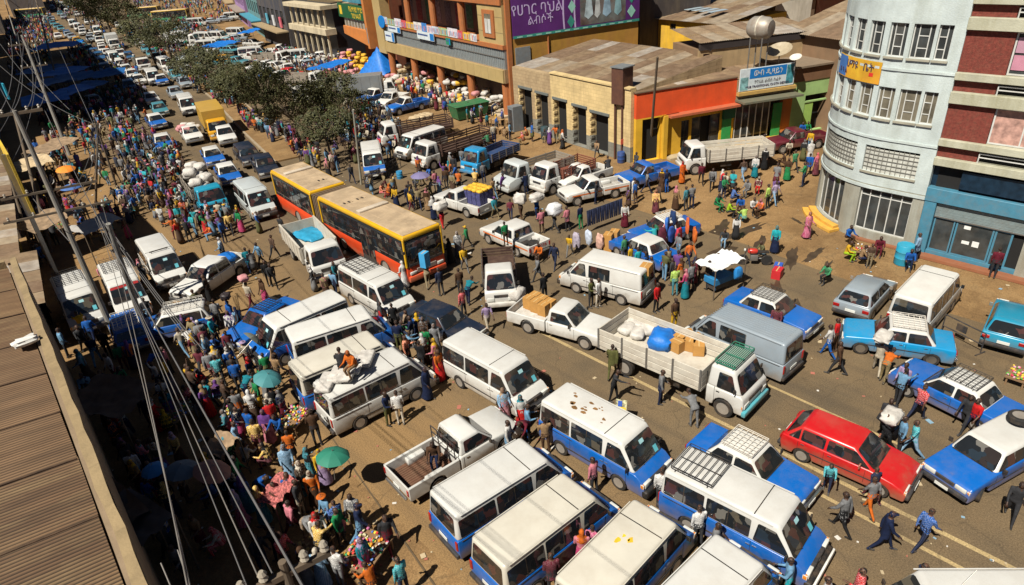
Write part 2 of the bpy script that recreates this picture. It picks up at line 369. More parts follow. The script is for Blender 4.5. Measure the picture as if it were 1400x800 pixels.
def car(A, B, kind='sedan', rack=None, L=4.1, W=1.62, steer=0, box=True, alloy=False, bumper=None, spare=False):
    T = Tmpl(); hw = W/2; T.hw, T.hl = hw, L/2
    pa, pb = paint(A), paint(B)
    f, r = L/2, -L/2
    if kind == 'sedan':
        zb, zt = .90, 1.42
        top = [(r+.02, .38), (r, .62), (r+.03, .90), (r+.95, .93), (f-1.35, .92), (f-.12, .80), (f, .66), (f-.02, .34)]
        cb = Cabin(r+.70, f-1.22, zb, r+1.15, f-1.78, zt, hw-.03, hw-.19); T.ref = (r+1.15, f-1.78, zt)
    elif kind == 'wagon':
        zb, zt = .90, 1.43
        top = [(r+.02, .38), (r, .62), (r+.02, .92), (f-1.35, .92), (f-.12, .80), (f, .66), (f-.02, .34)]
        cb = Cabin(r+.05, f-1.22, zb, r+.32, f-1.78, zt, hw-.03, hw-.19); T.ref = (r+.3, f-1.78, zt)
    else:
        zb, zt = .88, 1.40
        top = [(r+.05, .36), (r, .58), (r+.05, .92), (f-1.15, .92), (f-.45, .80), (f-.1, .66), (f, .52), (f-.03, .30)]
        cb = Cabin(r+.07, f-1.0, zb, r+.62, f-1.78, zt, hw-.04, hw-.22); T.ref = (r+.62, f-1.78, zt)
    body = low_body(L, hw, top, .24, [(f-.78, .33), (r+.80, .33)], pa)
    T.add('body', body.mesh('body', .06, 3, 40))
    T.add('cabin', cb.solid(pb).mesh('cabin', .09, 3, 40))
    wz0, wz1 = zb+.04, zt-.10
    kb = lambda z: (z-zb)/(zt-zb)
    yr = lambda z: cb.yb0+(cb.yt0-cb.yb0)*kb(z); yf = lambda z: cb.yb1+(cb.yt1-cb.yb1)*kb(z)
    T.add('windscreen', cb.end_win([(-hw+.13, wz0), (hw-.13, wz0), (hw-.26, zt-.07), (-hw+.26, zt-.07)], True))
    T.add('rear_window', cb.end_win([(-hw+.15, wz0+.03), (hw-.15, wz0+.03), (hw-.28, zt-.09), (-hw+.28, zt-.09)], False))
    ym = (cb.yt0+cb.yt1)/2+.03
    for sx in (1, -1):
        T.add('side_window', cb.side_win([(ym+.04, wz0), (yf(wz0)-.10, wz0), (yf(wz1)-.06, wz1), (ym+.04, wz1)], sx))
        if kind == 'sedan':
            T.add('side_window', cb.side_win([(yr(wz0)+.16, wz0), (ym-.04, wz0), (ym-.04, wz1), (yr(wz1)+.08, wz1)], sx))
        else:
            yq = ym-.85
            T.add('side_window', cb.side_win([(yq+.03, wz0), (ym-.04, wz0), (ym-.04, wz1), (yq+.03, wz1)], sx))
            T.add('side_window', cb.side_win([(yr(wz0)+.14, wz0), (yq-.03, wz0), (yq-.03, wz1), (yr(wz1)+.10, wz1)], sx))
        sm = MB()
        for y in (ym, f-1.28, ym-.88): sm.box((sx*(hw+.001), y, .62), (.006, .012, .50), BLACK)
        sm.box((sx*(hw+.004), 0, .56), (.014, L*.58, .04), DARKGREY)
        for y in (ym+.18, ym-.72): sm.box((sx*(hw+.006), y, .80), (.02, .13, .03), CHROME)
        T.add('door_trim', sm)
        T.add('headlight', MB().box((sx*(hw-.30), f-.02 if kind != 'hatch' else f-.06, .66 if kind != 'hatch' else .60), (.36, .06, .15), LAMP).box((sx*(hw-.06), f-.05, .66 if kind != 'hatch' else .60), (.1, .08, .13), AMBER).mesh('headlight', .02, 2))
        T.add('tail_light', MB().box((sx*(hw-.17), r+.0, .74), (.28, .05, .15), RED_L).mesh('tail_light', .015, 1))
    T.add('grille', MB().box((0, f-.005, .66 if kind != 'hatch' else .57), (W-1.0, .05, .13), DARKGREY).mesh('g', .01, 1))
    bm_ = bumper or (CHROME if kind != 'hatch' else DARKGREY)
    T.add('front_bumper', MB().box((0, f+.02, .43), (W-.04, .14, .15), bm_).mesh('b', .04, 2))
    T.add('rear_bumper', MB().box((0, r-.02, .45), (W-.04, .14, .15), bm_).mesh('b', .04, 2))
    T.add('number_plate', MB().box((0, f+.095, .43), (.44, .015, .11), PLATE)); T.add('number_plate', MB().box((0, r-.02, .62), (.44, .05, .11), PLATE))
    T.add('bonnet_seam', MB().box((0, f-1.24 if kind != 'hatch' else f-1.03, zb+.025), (W-.3, .05, .01), BLACK))
    mirrors(T, hw-.03, f-1.45, .98, pa if kind == 'hatch' else BLACK)
    add_wheels(T, (f-.78, r+.80), hw-.10, .295, .17, 'alloy' if alloy else 'steel', steer)
    if rack: T.add('roof_rack', roof_rack(cb.yt0+.05, cb.yt1-.02, hw-.26, zt+.09, rack, 7, 7, .07, .012))
    if spare:
        t, rm = wheel_mesh(.36, .22)
        i = T.add('spare_wheel', t, None, (.05, cb.yt0+.45, zt+.26), (0, -math.pi/2+.1, 0)); T.add('rim', rm, i)
    return T
def pickup(A, B, double=False, L=4.75, W=1.68, stripe=None, hoop=False, tailtext=None, bedmat=None, topper=None):
    T = Tmpl(); hw = W/2; T.hw, T.hl = hw, L/2
    pa, pb = paint(A), paint(B); f, r = L/2, -L/2
    cr = -.95 if double else -.32        # back of the cab
    zb, zt = 1.0, 1.60
    top = [(cr, .45), (cr, zb), (f-1.25, zb+.0), (f-.15, .92), (f, .80), (f-.02, .42)]
    T.add('body', low_body(L, hw, top, .36, [(f-.78, .38)], pa).mesh('body', .06, 3, 40))
    cb = Cabin(cr+.02, f-1.22, zb, cr+.16, f-1.85, zt, hw-.04, hw-.17); T.ref = (cr+.16, f-1.85, zt)
    T.add('cabin', cb.solid(pb).mesh('cabin', .09, 3, 40))
    yf = lambda z: cb.yb1+(cb.yt1-cb.yb1)*(z-zb)/(zt-zb)
    wz0, wz1 = zb+.05, zt-.11
    T.add('windscreen', cb.end_win([(-hw+.13, wz0), (hw-.13, wz0), (hw-.25, zt-.08), (-hw+.25, zt-.08)], True))
    T.add('rear_window', cb.end_win([(-hw+.16, wz0), (hw-.16, wz0), (hw-.25, zt-.1), (-hw+.25, zt-.1)], False))
    ym = (cr+yf(zb))/2+.05
    for sx in (1, -1):
        if double:
            T.add('side_window', cb.side_win([(ym+.05, wz0), (yf(wz0)-.10, wz0), (yf(wz1)-.07, wz1), (ym+.05, wz1)], sx))
            T.add('side_window', cb.side_win([(cr+.20, wz0), (ym-.05, wz0), (ym-.05, wz1), (cr+.26, wz1)], sx))
        else:
            T.add('side_window', cb.side_win([(cr+.24, wz0), (yf(wz0)-.10, wz0), (yf(wz1)-.07, wz1), (cr+.28, wz1)], sx))
        sm = MB()
        for y in ((cr+.12, ym, f-1.3) if double else (cr+.14, f-1.3)): sm.box((sx*(hw+.001), y, .72), (.006, .012, .5), BLACK)
        sm.box((sx*(hw+.005), cr+.30, .88), (.02, .13, .03), CHROME)
        T.add('door_trim', sm)
        if stripe:
            T.add('side_stripe', MB().box((sx*(hw+.003), (cr+f-.3)/2, .76), (.006, f-cr-.5, .09), stripe).box((sx*(hw+.004), (r+cr)/2, .74), (.006, cr-r-.2, .09), stripe))
        T.add('headlight', MB().box((sx*(hw-.24), f-.01, .74), (.34, .06, .17), LAMP).box((sx*(hw-.04), f-.05, .74), (.08, .08, .15), AMBER).mesh('h', .02, 2))
        T.add('tail_light', MB().box((sx*(hw-.08), r-.01, .76), (.10, .04, .24), RED_L))
    T.add('grille', MB().box((0, f, .74), (W-.84, .05, .15), DARKGREY).mesh('g', .01, 1))
    T.add('front_bumper', MB().box((0, f+.05, .48), (W-.02, .16, .17), CHROME).mesh('b', .04, 2))
    T.add('rear_bumper', MB().box((0, r-.06, .46), (W-.3, .10, .12), CHROME).mesh('b', .03, 1))
    # cargo bed: floor, walls with real thickness, wheel boxes
    bl = cr-.04
    side_top = [(r, .5), (r, .98), (bl, .98), (bl, .5)]
    for sx in (1, -1):
        lo = low_body(L, .05, side_top, .40, [(r+1.15, .38)], pa)
        lo.v = [(q[0]+sx*(hw-.05), q[1], q[2]) for q in lo.v]
        T.add('bed_side', lo.mesh('bed_side', .02, 1, 40))
    bmz = bedmat or pa
    fl = MB().box((0, (r+bl)/2, .55), (W-.18, bl-r-.02, .06), bmz)
    for i in range(13): fl.box((-hw+.22+i*(W-.44)/12, (r+bl)/2, .588), (.05, bl-r-.1, .02), bmz)
    T.add('bed_floor', fl)
    for sx in (1, -1): T.add('wheel_box', MB().box((sx*(hw-.20), r+1.15, .70), (.24, .72, .28), pa).mesh('w', .04, 2))
    tg = T.add('tailgate', MB().box((0, r+.02, .76), (W-.06, .06, .44), pa).mesh('t', .015, 1))
    T.add('bed_front', MB().box((0, bl-.03, .78), (W-.12, .05, .42), pa))
    T.add('number_plate', MB().box((0, r-.03, .60), (.40, .02, .10), PLATE))
    if tailtext: T.text = (tailtext, (0, r-.014, .80))
    if hoop:
        h = MB()
        for z in (1.0, 1.35, 1.62): h.tube((-hw+.12, bl-.1, z), (hw-.12, bl-.1, z), .022, DARKGREY, 6)
        for x in (-hw+.12, -.3, .3, hw-.12): h.tube((x, bl-.1, .6), (x, bl-.1, 1.62), .022, DARKGREY, 6)
        T.add('head_board', h)
    mirrors(T, hw-.03, f-1.5, 1.06)
    add_wheels(T, (f-.78, r+1.15), hw-.11, .345, .20)
    return T
def truck(A, bedm, L=6.2, W=1.95, bed='stake', bh=.75, bw=None, cabB=None, rackm=None, nose=False, boxcol=None, band=None):
    """cab-over truck; bed: 'stake' planks with posts, 'tip' steel tipper, 'box' van body, 'frame' high rails"""
    T = Tmpl(); hw = W/2; bw = bw or hw+.08; T.hw, T.hl = bw, L/2
    pa = paint(A); pb = paint(cabB or A); f, r = L/2, -L/2
    zb, zt = 1.25, 2.15; cr = f-1.55
    fe = f+(.55 if nose else 0)
    top = [(cr, .55), (cr, zb), (f-.16, zb), (f-.04, 1.15), (f, .9), (f-.02, .5)] if not nose else [(cr, .55), (cr, zb), (f-.1, zb), (fe-.1, 1.08), (fe, .85), (fe-.02, .45)]
    T.add('body', low_body(L, hw, top, .42, [(f-.80, .44)], pa).mesh('body', .06, 3, 40))
    cb = Cabin(cr+.01, f-.14, zb, cr+.08, f-.52, zt, hw-.02, hw-.12); T.ref = (cr+.08, f-.52, zt)
    T.add('cabin', cb.solid(pb).mesh('cabin', .12, 4, 40))
    T.add('windscreen', cb.end_win([(-hw+.10, zb+.02), (hw-.10, zb+.02), (hw-.20, zt-.16), (-hw+.20, zt-.16)], True, r=.1))
    yf = lambda z: cb.yb1+(cb.yt1-cb.yb1)*(z-zb)/(zt-zb)
    for sx in (1, -1):
        T.add('side_window', cb.side_win([(cr+.42, zb+.05), (yf(zb)-.20, zb-.0+.05), (yf(zt-.18)-.13, zt-.18), (cr+.46, zt-.18)], sx))
        T.add('door_trim', MB().box((sx*(hw+.001), cr+.36, .95), (.006, .012, .7), BLACK).box((sx*(hw+.004), cr+.50, 1.12), (.02, .14, .04), BLACK).box((sx*(hw-.02), cr+.02, 1.2), (.03, .03, 1.3), BLACK))
        T.add('headlight', MB().box((sx*(hw-.28), fe-.0, .80), (.36, .06, .20), LAMP).box((sx*(hw-.05), fe-.05, .80), (.10, .08, .18), AMBER).mesh('h', .02, 2))
    T.add('grille', MB().box((0, fe+.0, .98 if not nose else .8), (W-.9, .05, .14), DARKGREY).mesh('g', .01, 1))
    T.add('front_bumper', MB().box((0, fe+.03, .52), (W+.02, .18, .24), paint(band) if band else pa).mesh('b', .05, 2))
    ch = MB()
    for sx in (1, -1): ch.box((sx*.38, (r+cr)/2+.1, .70), (.09, cr-r-.1, .20), BLACK)
    ch.box((-.75, .2, .62), (.34, .8, .36), BLACK).box((.75, .3, .62), (.34, .6, .34), BLACK).box((0, r+.1, .62), (W-.2, .10, .14), BLACK)
    T.add('chassis', ch)
    be = cr-.12; bz = .98
    if bed == 'box':
        bx = MB().box((0, (r+be)/2, bz+.95), (2*bw, be-r, 1.9), paint(boxcol))
        for i in range(6): bx.box((bw+.008, r+.3+i*(be-r-.6)/5, bz+.95), (.03, .05, 1.8), paint(boxcol)).box((-bw-.008, r+.3+i*(be-r-.6)/5, bz+.95), (.03, .05, 1.8), paint(boxcol))
        T.add('box_body', bx.mesh('box_body', .03, 1))
    else:
        T.add('bed_floor', MB().box((0, (r+be)/2, bz-.03), (2*bw-.02, be-r, .12), bedm))
        np_ = 3 if bed == 'stake' else (4 if bed == 'frame' else 1)
        for sx in (1, -1):
            for k in range(np_):
                h = bh/np_
                pm = MB().box((sx*(bw-.02), (r+be)/2, bz+.05+h*(k+.5)), (.05, be-r-.02, h-(.03 if bed != 'frame' else h*.45)), bedm)
                T.add('bed_plank', pm.mesh('plank', .01, 1))
            n = 4 if bed != 'tip' else 6; ps = MB().box((0, 0, 0), (.05, .08, bh+.12), bedm if bed == 'tip' else (STEEL if bed == 'stake' else bedm)).mesh('bed_post')
            for i in range(n+1): T.add('bed_post', ps, None, (sx*(bw+.015), r+.05+(be-r-.1)*i/n, bz+bh/2))
        for k in range(np_):
            h = bh/np_
            T.add('tailgate_plank', MB().box((0, r+.02, bz+.05+h*(k+.5)), (2*bw-.06, .05, h-(.03 if bed != 'frame' else h*.45)), bedm).mesh('p', .01, 1))
            T.add('headboard_plank', MB().box((0, be-.03, bz+.05+h*(k+.5)), (2*bw-.06, .05, h-.03), bedm).mesh('p', .01, 1))
        if bed == 'tip': T.add('top_rail', MB().box((bw, (r+be)/2, bz+bh+.08), (.10, be-r, .08), bedm).box((-bw, (r+be)/2, bz+bh+.08), (.10, be-r, .08), bedm))
    if rackm: T.add('roof_rack', roof_rack(cb.yt0+.1, cb.yt1-.05, hw-.22, zt+.10, rackm, 3, 12, .12, .02))
    mirrors(T, hw, f-.35, 1.45)
    t, rm = wheel_mesh(.40, .24)
    for y, xx in ((f-.80, hw-.14), (r+1.35, bw-.16)):
        for sx in (1, -1):
            i = T.add('wheel', t, None, (sx*xx, y, .40), (0, 0, 0 if sx > 0 else math.pi)); T.add('rim', rm, i)
    T.add('mud_guard', MB().box((bw-.16, r+1.35, .92), (.26, .9, .03), BLACK).box((-bw+.16, r+1.35, .92), (.26, .9, .03), BLACK))
    return T
def city_bus(A, B, L=9.5, front=True, frame=None, W=2.5, roofc=None, H=3.05, back=True):
    """one box of a bus: A skirt, B window band frame; frame = roof edge colour"""
    T = Tmpl(); hw = W/2; f, r = L/2, -L/2; T.hw, T.hl = hw, L/2; T.ref = (r, f, H)
    pa = paint(A, .4); fr = paint(frame); rc = mat('bus_roof', (.42, .31, .19), .75, dirt=.7, scale=1.2, dirtcol=(.16, .11, .07), var=.25)
    ar = [(f-2.4, .58)] if front else []
    ar += [(r+2.4, .58)] if back else [(0.2, .58)]
    top = [(r, .34), (r, 1.25), (f, 1.25), (f+.02, .8), (f, .34)]
    T.add('body', low_body(L, hw, top, .30, ar, pa).mesh('body', .03, 2, 40))
    T.add('window_band', MB().box((0, 0, 1.25+.72), (W-.03, L-.04, 1.48), mat('bus_dark', (.02, .022, .024), .25)).mesh('wb', .04, 2))
    rf = MB().box((0, 0, H-.17), (W+.02, L+.02, .30), fr); T.add('roof_rim', rf.mesh('rim', .10, 3))
    rp = MB().box((0, 0, H-.01), (W-.24, L-.24, .05), rc)
    T.add('roof_panel', rp.mesh('rp', .02, 1))
    for y in ([-.2*L] if L < 8 else [-.02*L]): T.add('roof_pod', MB().box((0, y, H+.06), (W-.5, .42, .14), mat('pod', (.50, .42, .32), .6, dirt=.5)).mesh('pod', .04, 2))
    for i in range(4):
        for sx in ((-1,) if L < 8 else (-1, 1)):
            T.add('roof_vent', MB().box((sx*.45-.15+i*.16, f*.55 if L < 8 else r*.45, H+.02), (.10, .26, .04), BLACK if i % 2 else rc))
    for i in range(3): T.add('roof_seam', MB().box((-.6+i*.6, 0, H+.012), (.03, L-.5, .02), rc))
    for y in (f-.03, r+.03):
        for sx in (1, -1): T.add('corner_post', MB().box((sx*(hw-.02), y, 2.05), (.10, .12, 1.7), fr).mesh('cp', .02, 1))
    n = max(3, int(L/1.45))
    for sx in (1, -1):
        for i in range(n):
            y0 = r+.2+(L-.4)*i/n; y1 = r+.2+(L-.4)*(i+1)/n
            door = (sx == -1) and ((front and i in (n-1, n//2)) or (not front and i == 1))
            door = door or (sx == 1 and front and i == n//2)
            if door:
                d = MB().box((sx*(hw-.0), (y0+y1)/2, 1.45), (.03, y1-y0-.06, 2.2), DARKGREY)
                ip = T.add('door', d)
                for k in (0, 1):
                    ya = y0+.08+k*(y1-y0)/2
                    T.add('door_pane', MB().box((sx*(hw+.016), ya+(y1-y0)/4-.06, 1.55), (.012, (y1-y0)/2-.14, 1.75), GLASS), ip)
            else:
                T.add('side_window', MB().box((sx*(hw-.006), (y0+y1)/2, 1.78), (.03, y1-y0-.09, .88), GLASS).mesh('w', .01, 1))
                T.add('side_window', MB().box((sx*(hw-.006), (y0+y1)/2, 2.44), (.03, y1-y0-.09, .34), GLASS).mesh('w', .01, 1))
                T.add('window_bar', MB().box((sx*(hw+.012), (y0+y1)/2, 1.55), (.012, y1-y0-.1, .03), STEEL))
    if front:
        T.add('windscreen', MB().box((0, f+.0, 1.95), (W-.22, .06, 1.25), GLASS).mesh('ws', .05, 2))
        T.add('wiper', MB().tube((-.7, f+.05, 1.36), (-.1, f+.05, 1.95), .02, BLACK, 5).tube((.5, f+.05, 1.36), (.9, f+.05, 1.95), .02, BLACK, 5))
        T.add('front_bumper', MB().box((0, f+.06, .50), (W-.04, .2, .34), pa).mesh('b', .06, 2))
        T.add('grille', MB().box((0, f+.05, .88), (W-1.2, .06, .26), mat('bus_grille', (.25, .2, .17), .5)).mesh('g', .02, 1))
        T.add('visor', MB().box((0, f+.03, 1.28), (W-.3, .05, .14), DARKGREY))
        for sx in (1, -1): T.add('headlight', MB().box((sx*(hw-.35), f+.06, .82), (.42, .08, .18), LAMP).mesh('h', .03, 2))
        mirrors(T, hw, f+.1, 2.15)
    t, rm = wheel_mesh(.50, .28)
    for y in ([f-2.4] if front else [])+([r+2.4] if back else [.2]):
        for sx in (1, -1):
            i = T.add('wheel', t, None, (sx*(hw-.16), y, .50), (0, 0, 0 if sx > 0 else math.pi)); T.add('rim', rm, i)
    return T
_lite = {}
def lite_mesh(T):
    """all parts of a template as one mesh, for far copies"""
    if id(T) not in _lite:
        bm = bmesh.new(); mats = []
        mtx = []
        for name, me, par, loc, rot in T.parts:
            mw = Matrix.Translation(loc) @ (Matrix.Rotation(rot[2], 4, 'Z') @ Matrix.Rotation(rot[1], 4, 'Y') @ Matrix.Rotation(rot[0], 4, 'X'))
            if par is not None: mw = mtx[par] @ mw
            mtx.append(mw)
            n0 = len(bm.faces); v0 = len(bm.verts)
            bm.from_mesh(me); bm.verts.ensure_lookup_table(); bm.faces.ensure_lookup_table()
            for v in bm.verts[v0:]: v.co = mw @ v.co
            for f in bm.faces[n0:]:
                m = me.materials[f.material_index]
                if m not in mats: mats.append(m)
                f.material_index = mats.index(m)
        me = bpy.data.meshes.new('far_vehicle'); bm.to_mesh(me); bm.free()
        for m in mats: me.materials.append(m)
        _lite[id(T)] = (me, T)
    return _lite[id(T)][0]
def put(T, x, y, a, name, label, cat, group=None, lite=False, z=0, obst=True):
    """a: heading, direction of the front in the ground plane"""
    rot = a-math.pi/2
    if obst: OBST.append((x, y, T.hw, T.hl, rot))
    if lite:
        o = obj(name, lite_mesh(T), None, (x, y, z), rot); return tag(o, label, cat, group)
    root = thing(name, label, cat, (x, y, z), rot, group); os_ = []
    for nm, me, par, loc, ro in T.parts:
        o = bpy.data.objects.new(nm, me); C.objects.link(o); o.parent = os_[par] if par is not None else root
        o.location = loc; o.rotation_euler = ro; os_.append(o)
    return root
VLOG = []
def place(T, rear, front, name, label, cat, group=None, lite=False, ref=None):
    """rear / front: photo pixels of the roof's rear and front middle (or another axis reference: y, y, z)"""
    y0, y1, z = ref or T.ref
    a, b = at(*rear, z), at(*front, z); d = b-a
    h = math.atan2(d.y, d.x); m = (a+b)/2; ym = (y0+y1)/2
    x, y = m.x-math.cos(h)*ym, m.y-math.sin(h)*ym
    VLOG.append((label[:40], round(d.length, 2), round(y1-y0, 2)))
    return put(T, x, y, h, name, label, cat, group, lite)
# ------------------------------------------------------------------ vehicles: where each one stands
WHITE, CREAM, BLUE, SKYB = (.54, .53, .49), (.54, .505, .42), (.004, .098, .37), (.008, .21, .42)
SILVER, NAVY, RED, TEAL, MAROON, GREY = (.23, .27, .30), (.010, .017, .032), (.46, .010, .012), (.010, .21, .33), (.10, .012, .022), (.20, .20, .19)
PALE, YEL = (.42, .45, .44), (.55, .27, .012)
GT = 'minibuses in the square'; GC = 'cars in the square'; GP = 'pickups in the square'; GK = 'trucks by the shops'
t_plain = van(BLUE, WHITE); t_cream = van(BLUE, CREAM); t_rack = van(BLUE, WHITE, rack=(-2.1, -.75, .62, 2.09, RACK_B, 3, 8), bull=True)
t_white = van(WHITE, WHITE); t_white_rack = van(WHITE, WHITE, rack=(-2.1, -.3, .62, 2.09, RACK_B, 5, 8)); t_cargo = van(WHITE, WHITE, style=1, panel=True)
t_silver = van(SILVER, SILVER, style=1, panel=True, ribs=True); t_greyvan = van(PALE, PALE)
t_open = van(BLUE, CREAM, door_open=True)
V = lambda *a, **k: place(*a, **k)
V(t_plain, (605, 687), (731, 611), 'minibus', 'blue minibus with plain white roof parked beside the open flatbed pickup', 'minibus', GT)
V(t_open, (668, 752), (792, 661), 'minibus', 'blue minibus with cream roof and sliding door standing open', 'minibus', GT)
V(van(BLUE, CREAM, flecks=((.62, .40, .02), 4, 5, (-.3, .1))), (786, 812), (899, 694), 'minibus', 'blue minibus with cream roof and yellow smear, beside the open-door minibus', 'minibus', GT)
V(t_plain, (912, 852), (1001, 759), 'minibus', 'white-roofed blue minibus nosed towards the racked minibus', 'minibus', GT)
V(van(BLUE, WHITE, flecks=((.20, .10, .03), 16, 2, (-1.6, .3))), (759, 534), (869, 592), 'minibus', 'blue minibus with rust-flecked white roof across from the loaded truck', 'minibus', GT)
V(t_white, (622, 455), (706, 499), 'minibus', 'all-white minibus with dark windscreen beside the navy saloon', 'minibus', GT)
V(t_rack, (928, 626), (1080, 699), 'minibus', 'blue minibus with black roof rack and white front bumper bar', 'minibus', GT)
V(t_white, (440, 532), (548, 482), 'minibus', 'white minibus carrying mattresses and seated people on its roof', 'minibus', GT)
V(t_cream, (402, 504), (513, 459), 'minibus', 'blue minibus with dusty yellowed cream roof behind the mattress-laden minibus', 'minibus', GT)
V(t_plain, (391, 458), (505, 422), 'minibus', 'blue minibus with clean white roof between two parked minibuses', 'minibus', GT)
V(t_plain, (462, 401), (366, 441), 'minibus', 'blue minibus facing the market crowd beside the all-blue taxi', 'minibus', GT)
V(t_white_rack, (478, 356), (530, 384), 'minibus', 'white minibus with black roof rack beside the red articulated bus', 'minibus', GT)
V(t_cargo, (885, 366), (795, 345), 'cargo_van', 'white panel van with one side window beside the clothes sellers', 'van')
V(t_silver, (1078, 458), (983, 422), 'cargo_van', 'silver panel van with ribbed roof beside the loaded white truck', 'van')
V(t_white, (1250, 407), (1287, 367), 'minibus', 'white minibus seen from behind, parked before the blue shop', 'minibus', GT)
V(t_white_rack, (88, 372), (105, 405), 'minibus', 'white minibus with bundle rack nearest the corrugated roof', 'minibus', GT)
V(van(WHITE, WHITE, rack=(-2.1, -.3, .62, 2.09, RACK_B, 5, 8), strip=1), (150, 352), (170, 390), 'minibus', 'white minibus with red windscreen strip behind the leaning poles', 'minibus', GT)
V(van(WHITE, WHITE, lampbar=True), (200, 320), (222, 350), 'minibus', 'white minibus with rooftop lamp bar beside the crowd', 'minibus', GT)
V(t_greyvan, (330, 242), (352, 262), 'minibus', 'silver-grey minibus behind the articulated bus', 'minibus', GT)
V(van(WHITE, WHITE, style=1, aerial=True), (1425, 812), (1302, 812), 'minibus', 'white minibus with a roof aerial beside the yellow lines', 'minibus', GT)
V(t_plain, (506, 198), (508, 208), 'minibus', 'white and blue minibus alone on open asphalt under the trees', 'minibus', GT, ref=(-.9, 1.3, 1.99))
V(t_greyvan, (243, 73), (251, 84), 'minibus', 'pale minibus on the far side of the median', 'minibus', GT)
# cars
ends = lambda L, z=.75: (-L/2, L/2, z)
V(car(BLUE, WHITE, 'sedan', RACK_W), (960, 595), (1102, 668), 'taxi_car', 'blue taxi with white wire roof rack beside the racked minibus', 'taxi', GC, ref=ends(4.1, .85))
def side_wheels(T, rearw, frontw, yr, yf, side, *a, **k):
    """place from the two ground contacts of the wheels on one side (side +1 right, -1 left)"""
    p, q = at(*rearw), at(*frontw); d = (q-p); h = math.atan2(d.y, d.x); m = (p+q)/2
    right = Vector((math.sin(h), -math.cos(h), 0)); ym = (yr+yf)/2
    c = m-right*side*(T.hw-.03)-Vector((math.cos(h), math.sin(h), 0))*ym
    VLOG.append((a[1][:40], round(d.length, 2), yf-yr))
    return put(T, c.x, c.y, h, *a, **k)
side_wheels(car(RED, RED, 'hatch', L=4.1, W=1.7), (1092.5, 631), (1200, 680), -1.25, 1.27, 1, 'hatchback_car', 'shiny red hatchback driving on the yellow line', 'car', GC)
taxi_spare = car(BLUE, WHITE, 'wagon', None, L=4.2, steer=.35, spare=True, bumper=DARKGREY)
V(taxi_spare, (1335, 626), (1287, 652), 'taxi_car', 'blue taxi with spare wheel on its white roof', 'taxi', GC, ref=(.88, 2.1, .88))
V(car(BLUE, WHITE, 'sedan', RACK_B, L=4.15), (1382, 566), (1238, 498), 'taxi_car', 'blue boxy taxi with black roof rack beside the flower stall', 'taxi', GC, ref=ends(4.15, .85))
V(car(SKYB, WHITE, 'sedan', RACK_W, L=4.2, alloy=True), (1300, 470), (1157, 448), 'taxi_car', 'turquoise taxi with white slatted roof rack', 'taxi', GC, ref=ends(4.2, .75))
V(car(SILVER, SILVER, 'hatch', L=3.9), (1168, 416), (1200, 382), 'hatchback_car', 'silver hatchback parked before the curved shopfront', 'car', GC, ref=ends(3.9, .75))
V(car(TEAL, TEAL, 'hatch', L=3.9), (1374, 462), (1392, 414), 'hatchback_car', 'teal hatchback parked by the metal barrier', 'car', GC, ref=ends(3.9, .75))
V(car(BLUE, WHITE, 'sedan', RACK_B, L=4.1), (1003, 402), (1113, 441), 'taxi_car', 'blue taxi with bars on its white roof beside the silver van', 'taxi', GC, ref=ends(4.1, .8))
V(car(BLUE, BLUE, 'sedan', RACK_B, L=4.1), (402, 412), (318, 462), 'taxi_car', 'all-blue taxi with black roof rack between minibus and market', 'taxi', GC, ref=ends(4.1, .8))
V(car(NAVY, NAVY, 'sedan', None, L=4.4), (560, 420), (652, 457), 'saloon_car', 'dark navy saloon hemmed in by passengers', 'car', GC, ref=ends(4.4, .8))
V(car(BLUE, WHITE, 'sedan', RACK_W, L=4.1), (952, 300), (862, 322), 'taxi_car', 'blue taxi hung with clothes for sale', 'taxi', GC, ref=ends(4.1, .8))
V(car(BLUE, WHITE, 'sedan', None, L=4.1), (915, 352), (846, 323), 'taxi_car', 'blue taxi with plain white roof behind the panel van', 'taxi', GC, ref=ends(4.1, .8))
V(car(BLUE, WHITE, 'wagon', RACK_W, L=4.0), (272, 430), (196, 446), 'taxi_car', 'blue estate taxi with white bar rack beside the market', 'taxi', GC, ref=ends(4.0, .8))
V(car(BLUE, BLUE, 'wagon', RACK_W, L=4.0), (180, 462), (168, 425), 'taxi_car', 'blue estate with wooden crate rack under the poles', 'taxi', GC, ref=ends(4.0, .9))
t_taxi = car(BLUE, WHITE, 'sedan', None, L=4.1)
V(t_taxi, (284, 202), (297, 222), 'taxi_car', 'blue taxi with white roof ahead of the sack-laden teal truck', 'taxi', GC, ref=ends(4.1, .8))
V(t_taxi, (303, 224), (319, 247), 'taxi_car', 'blue taxi with white roof between teal truck and silver minibus', 'taxi', GC, ref=ends(4.1, .8))
V(car(NAVY, NAVY, 'wagon', None, L=4.6, W=1.75), (328, 198), (348, 219), 'jeep_car', 'dark navy off-roader behind the dark pickup', 'car', GC, ref=ends(4.6, .9))
V(pickup(NAVY, NAVY, True), (352, 212), (372, 240), 'pickup_truck', 'dark navy pickup tailing the articulated bus', 'pickup', GP, ref=ends(4.75, .8))
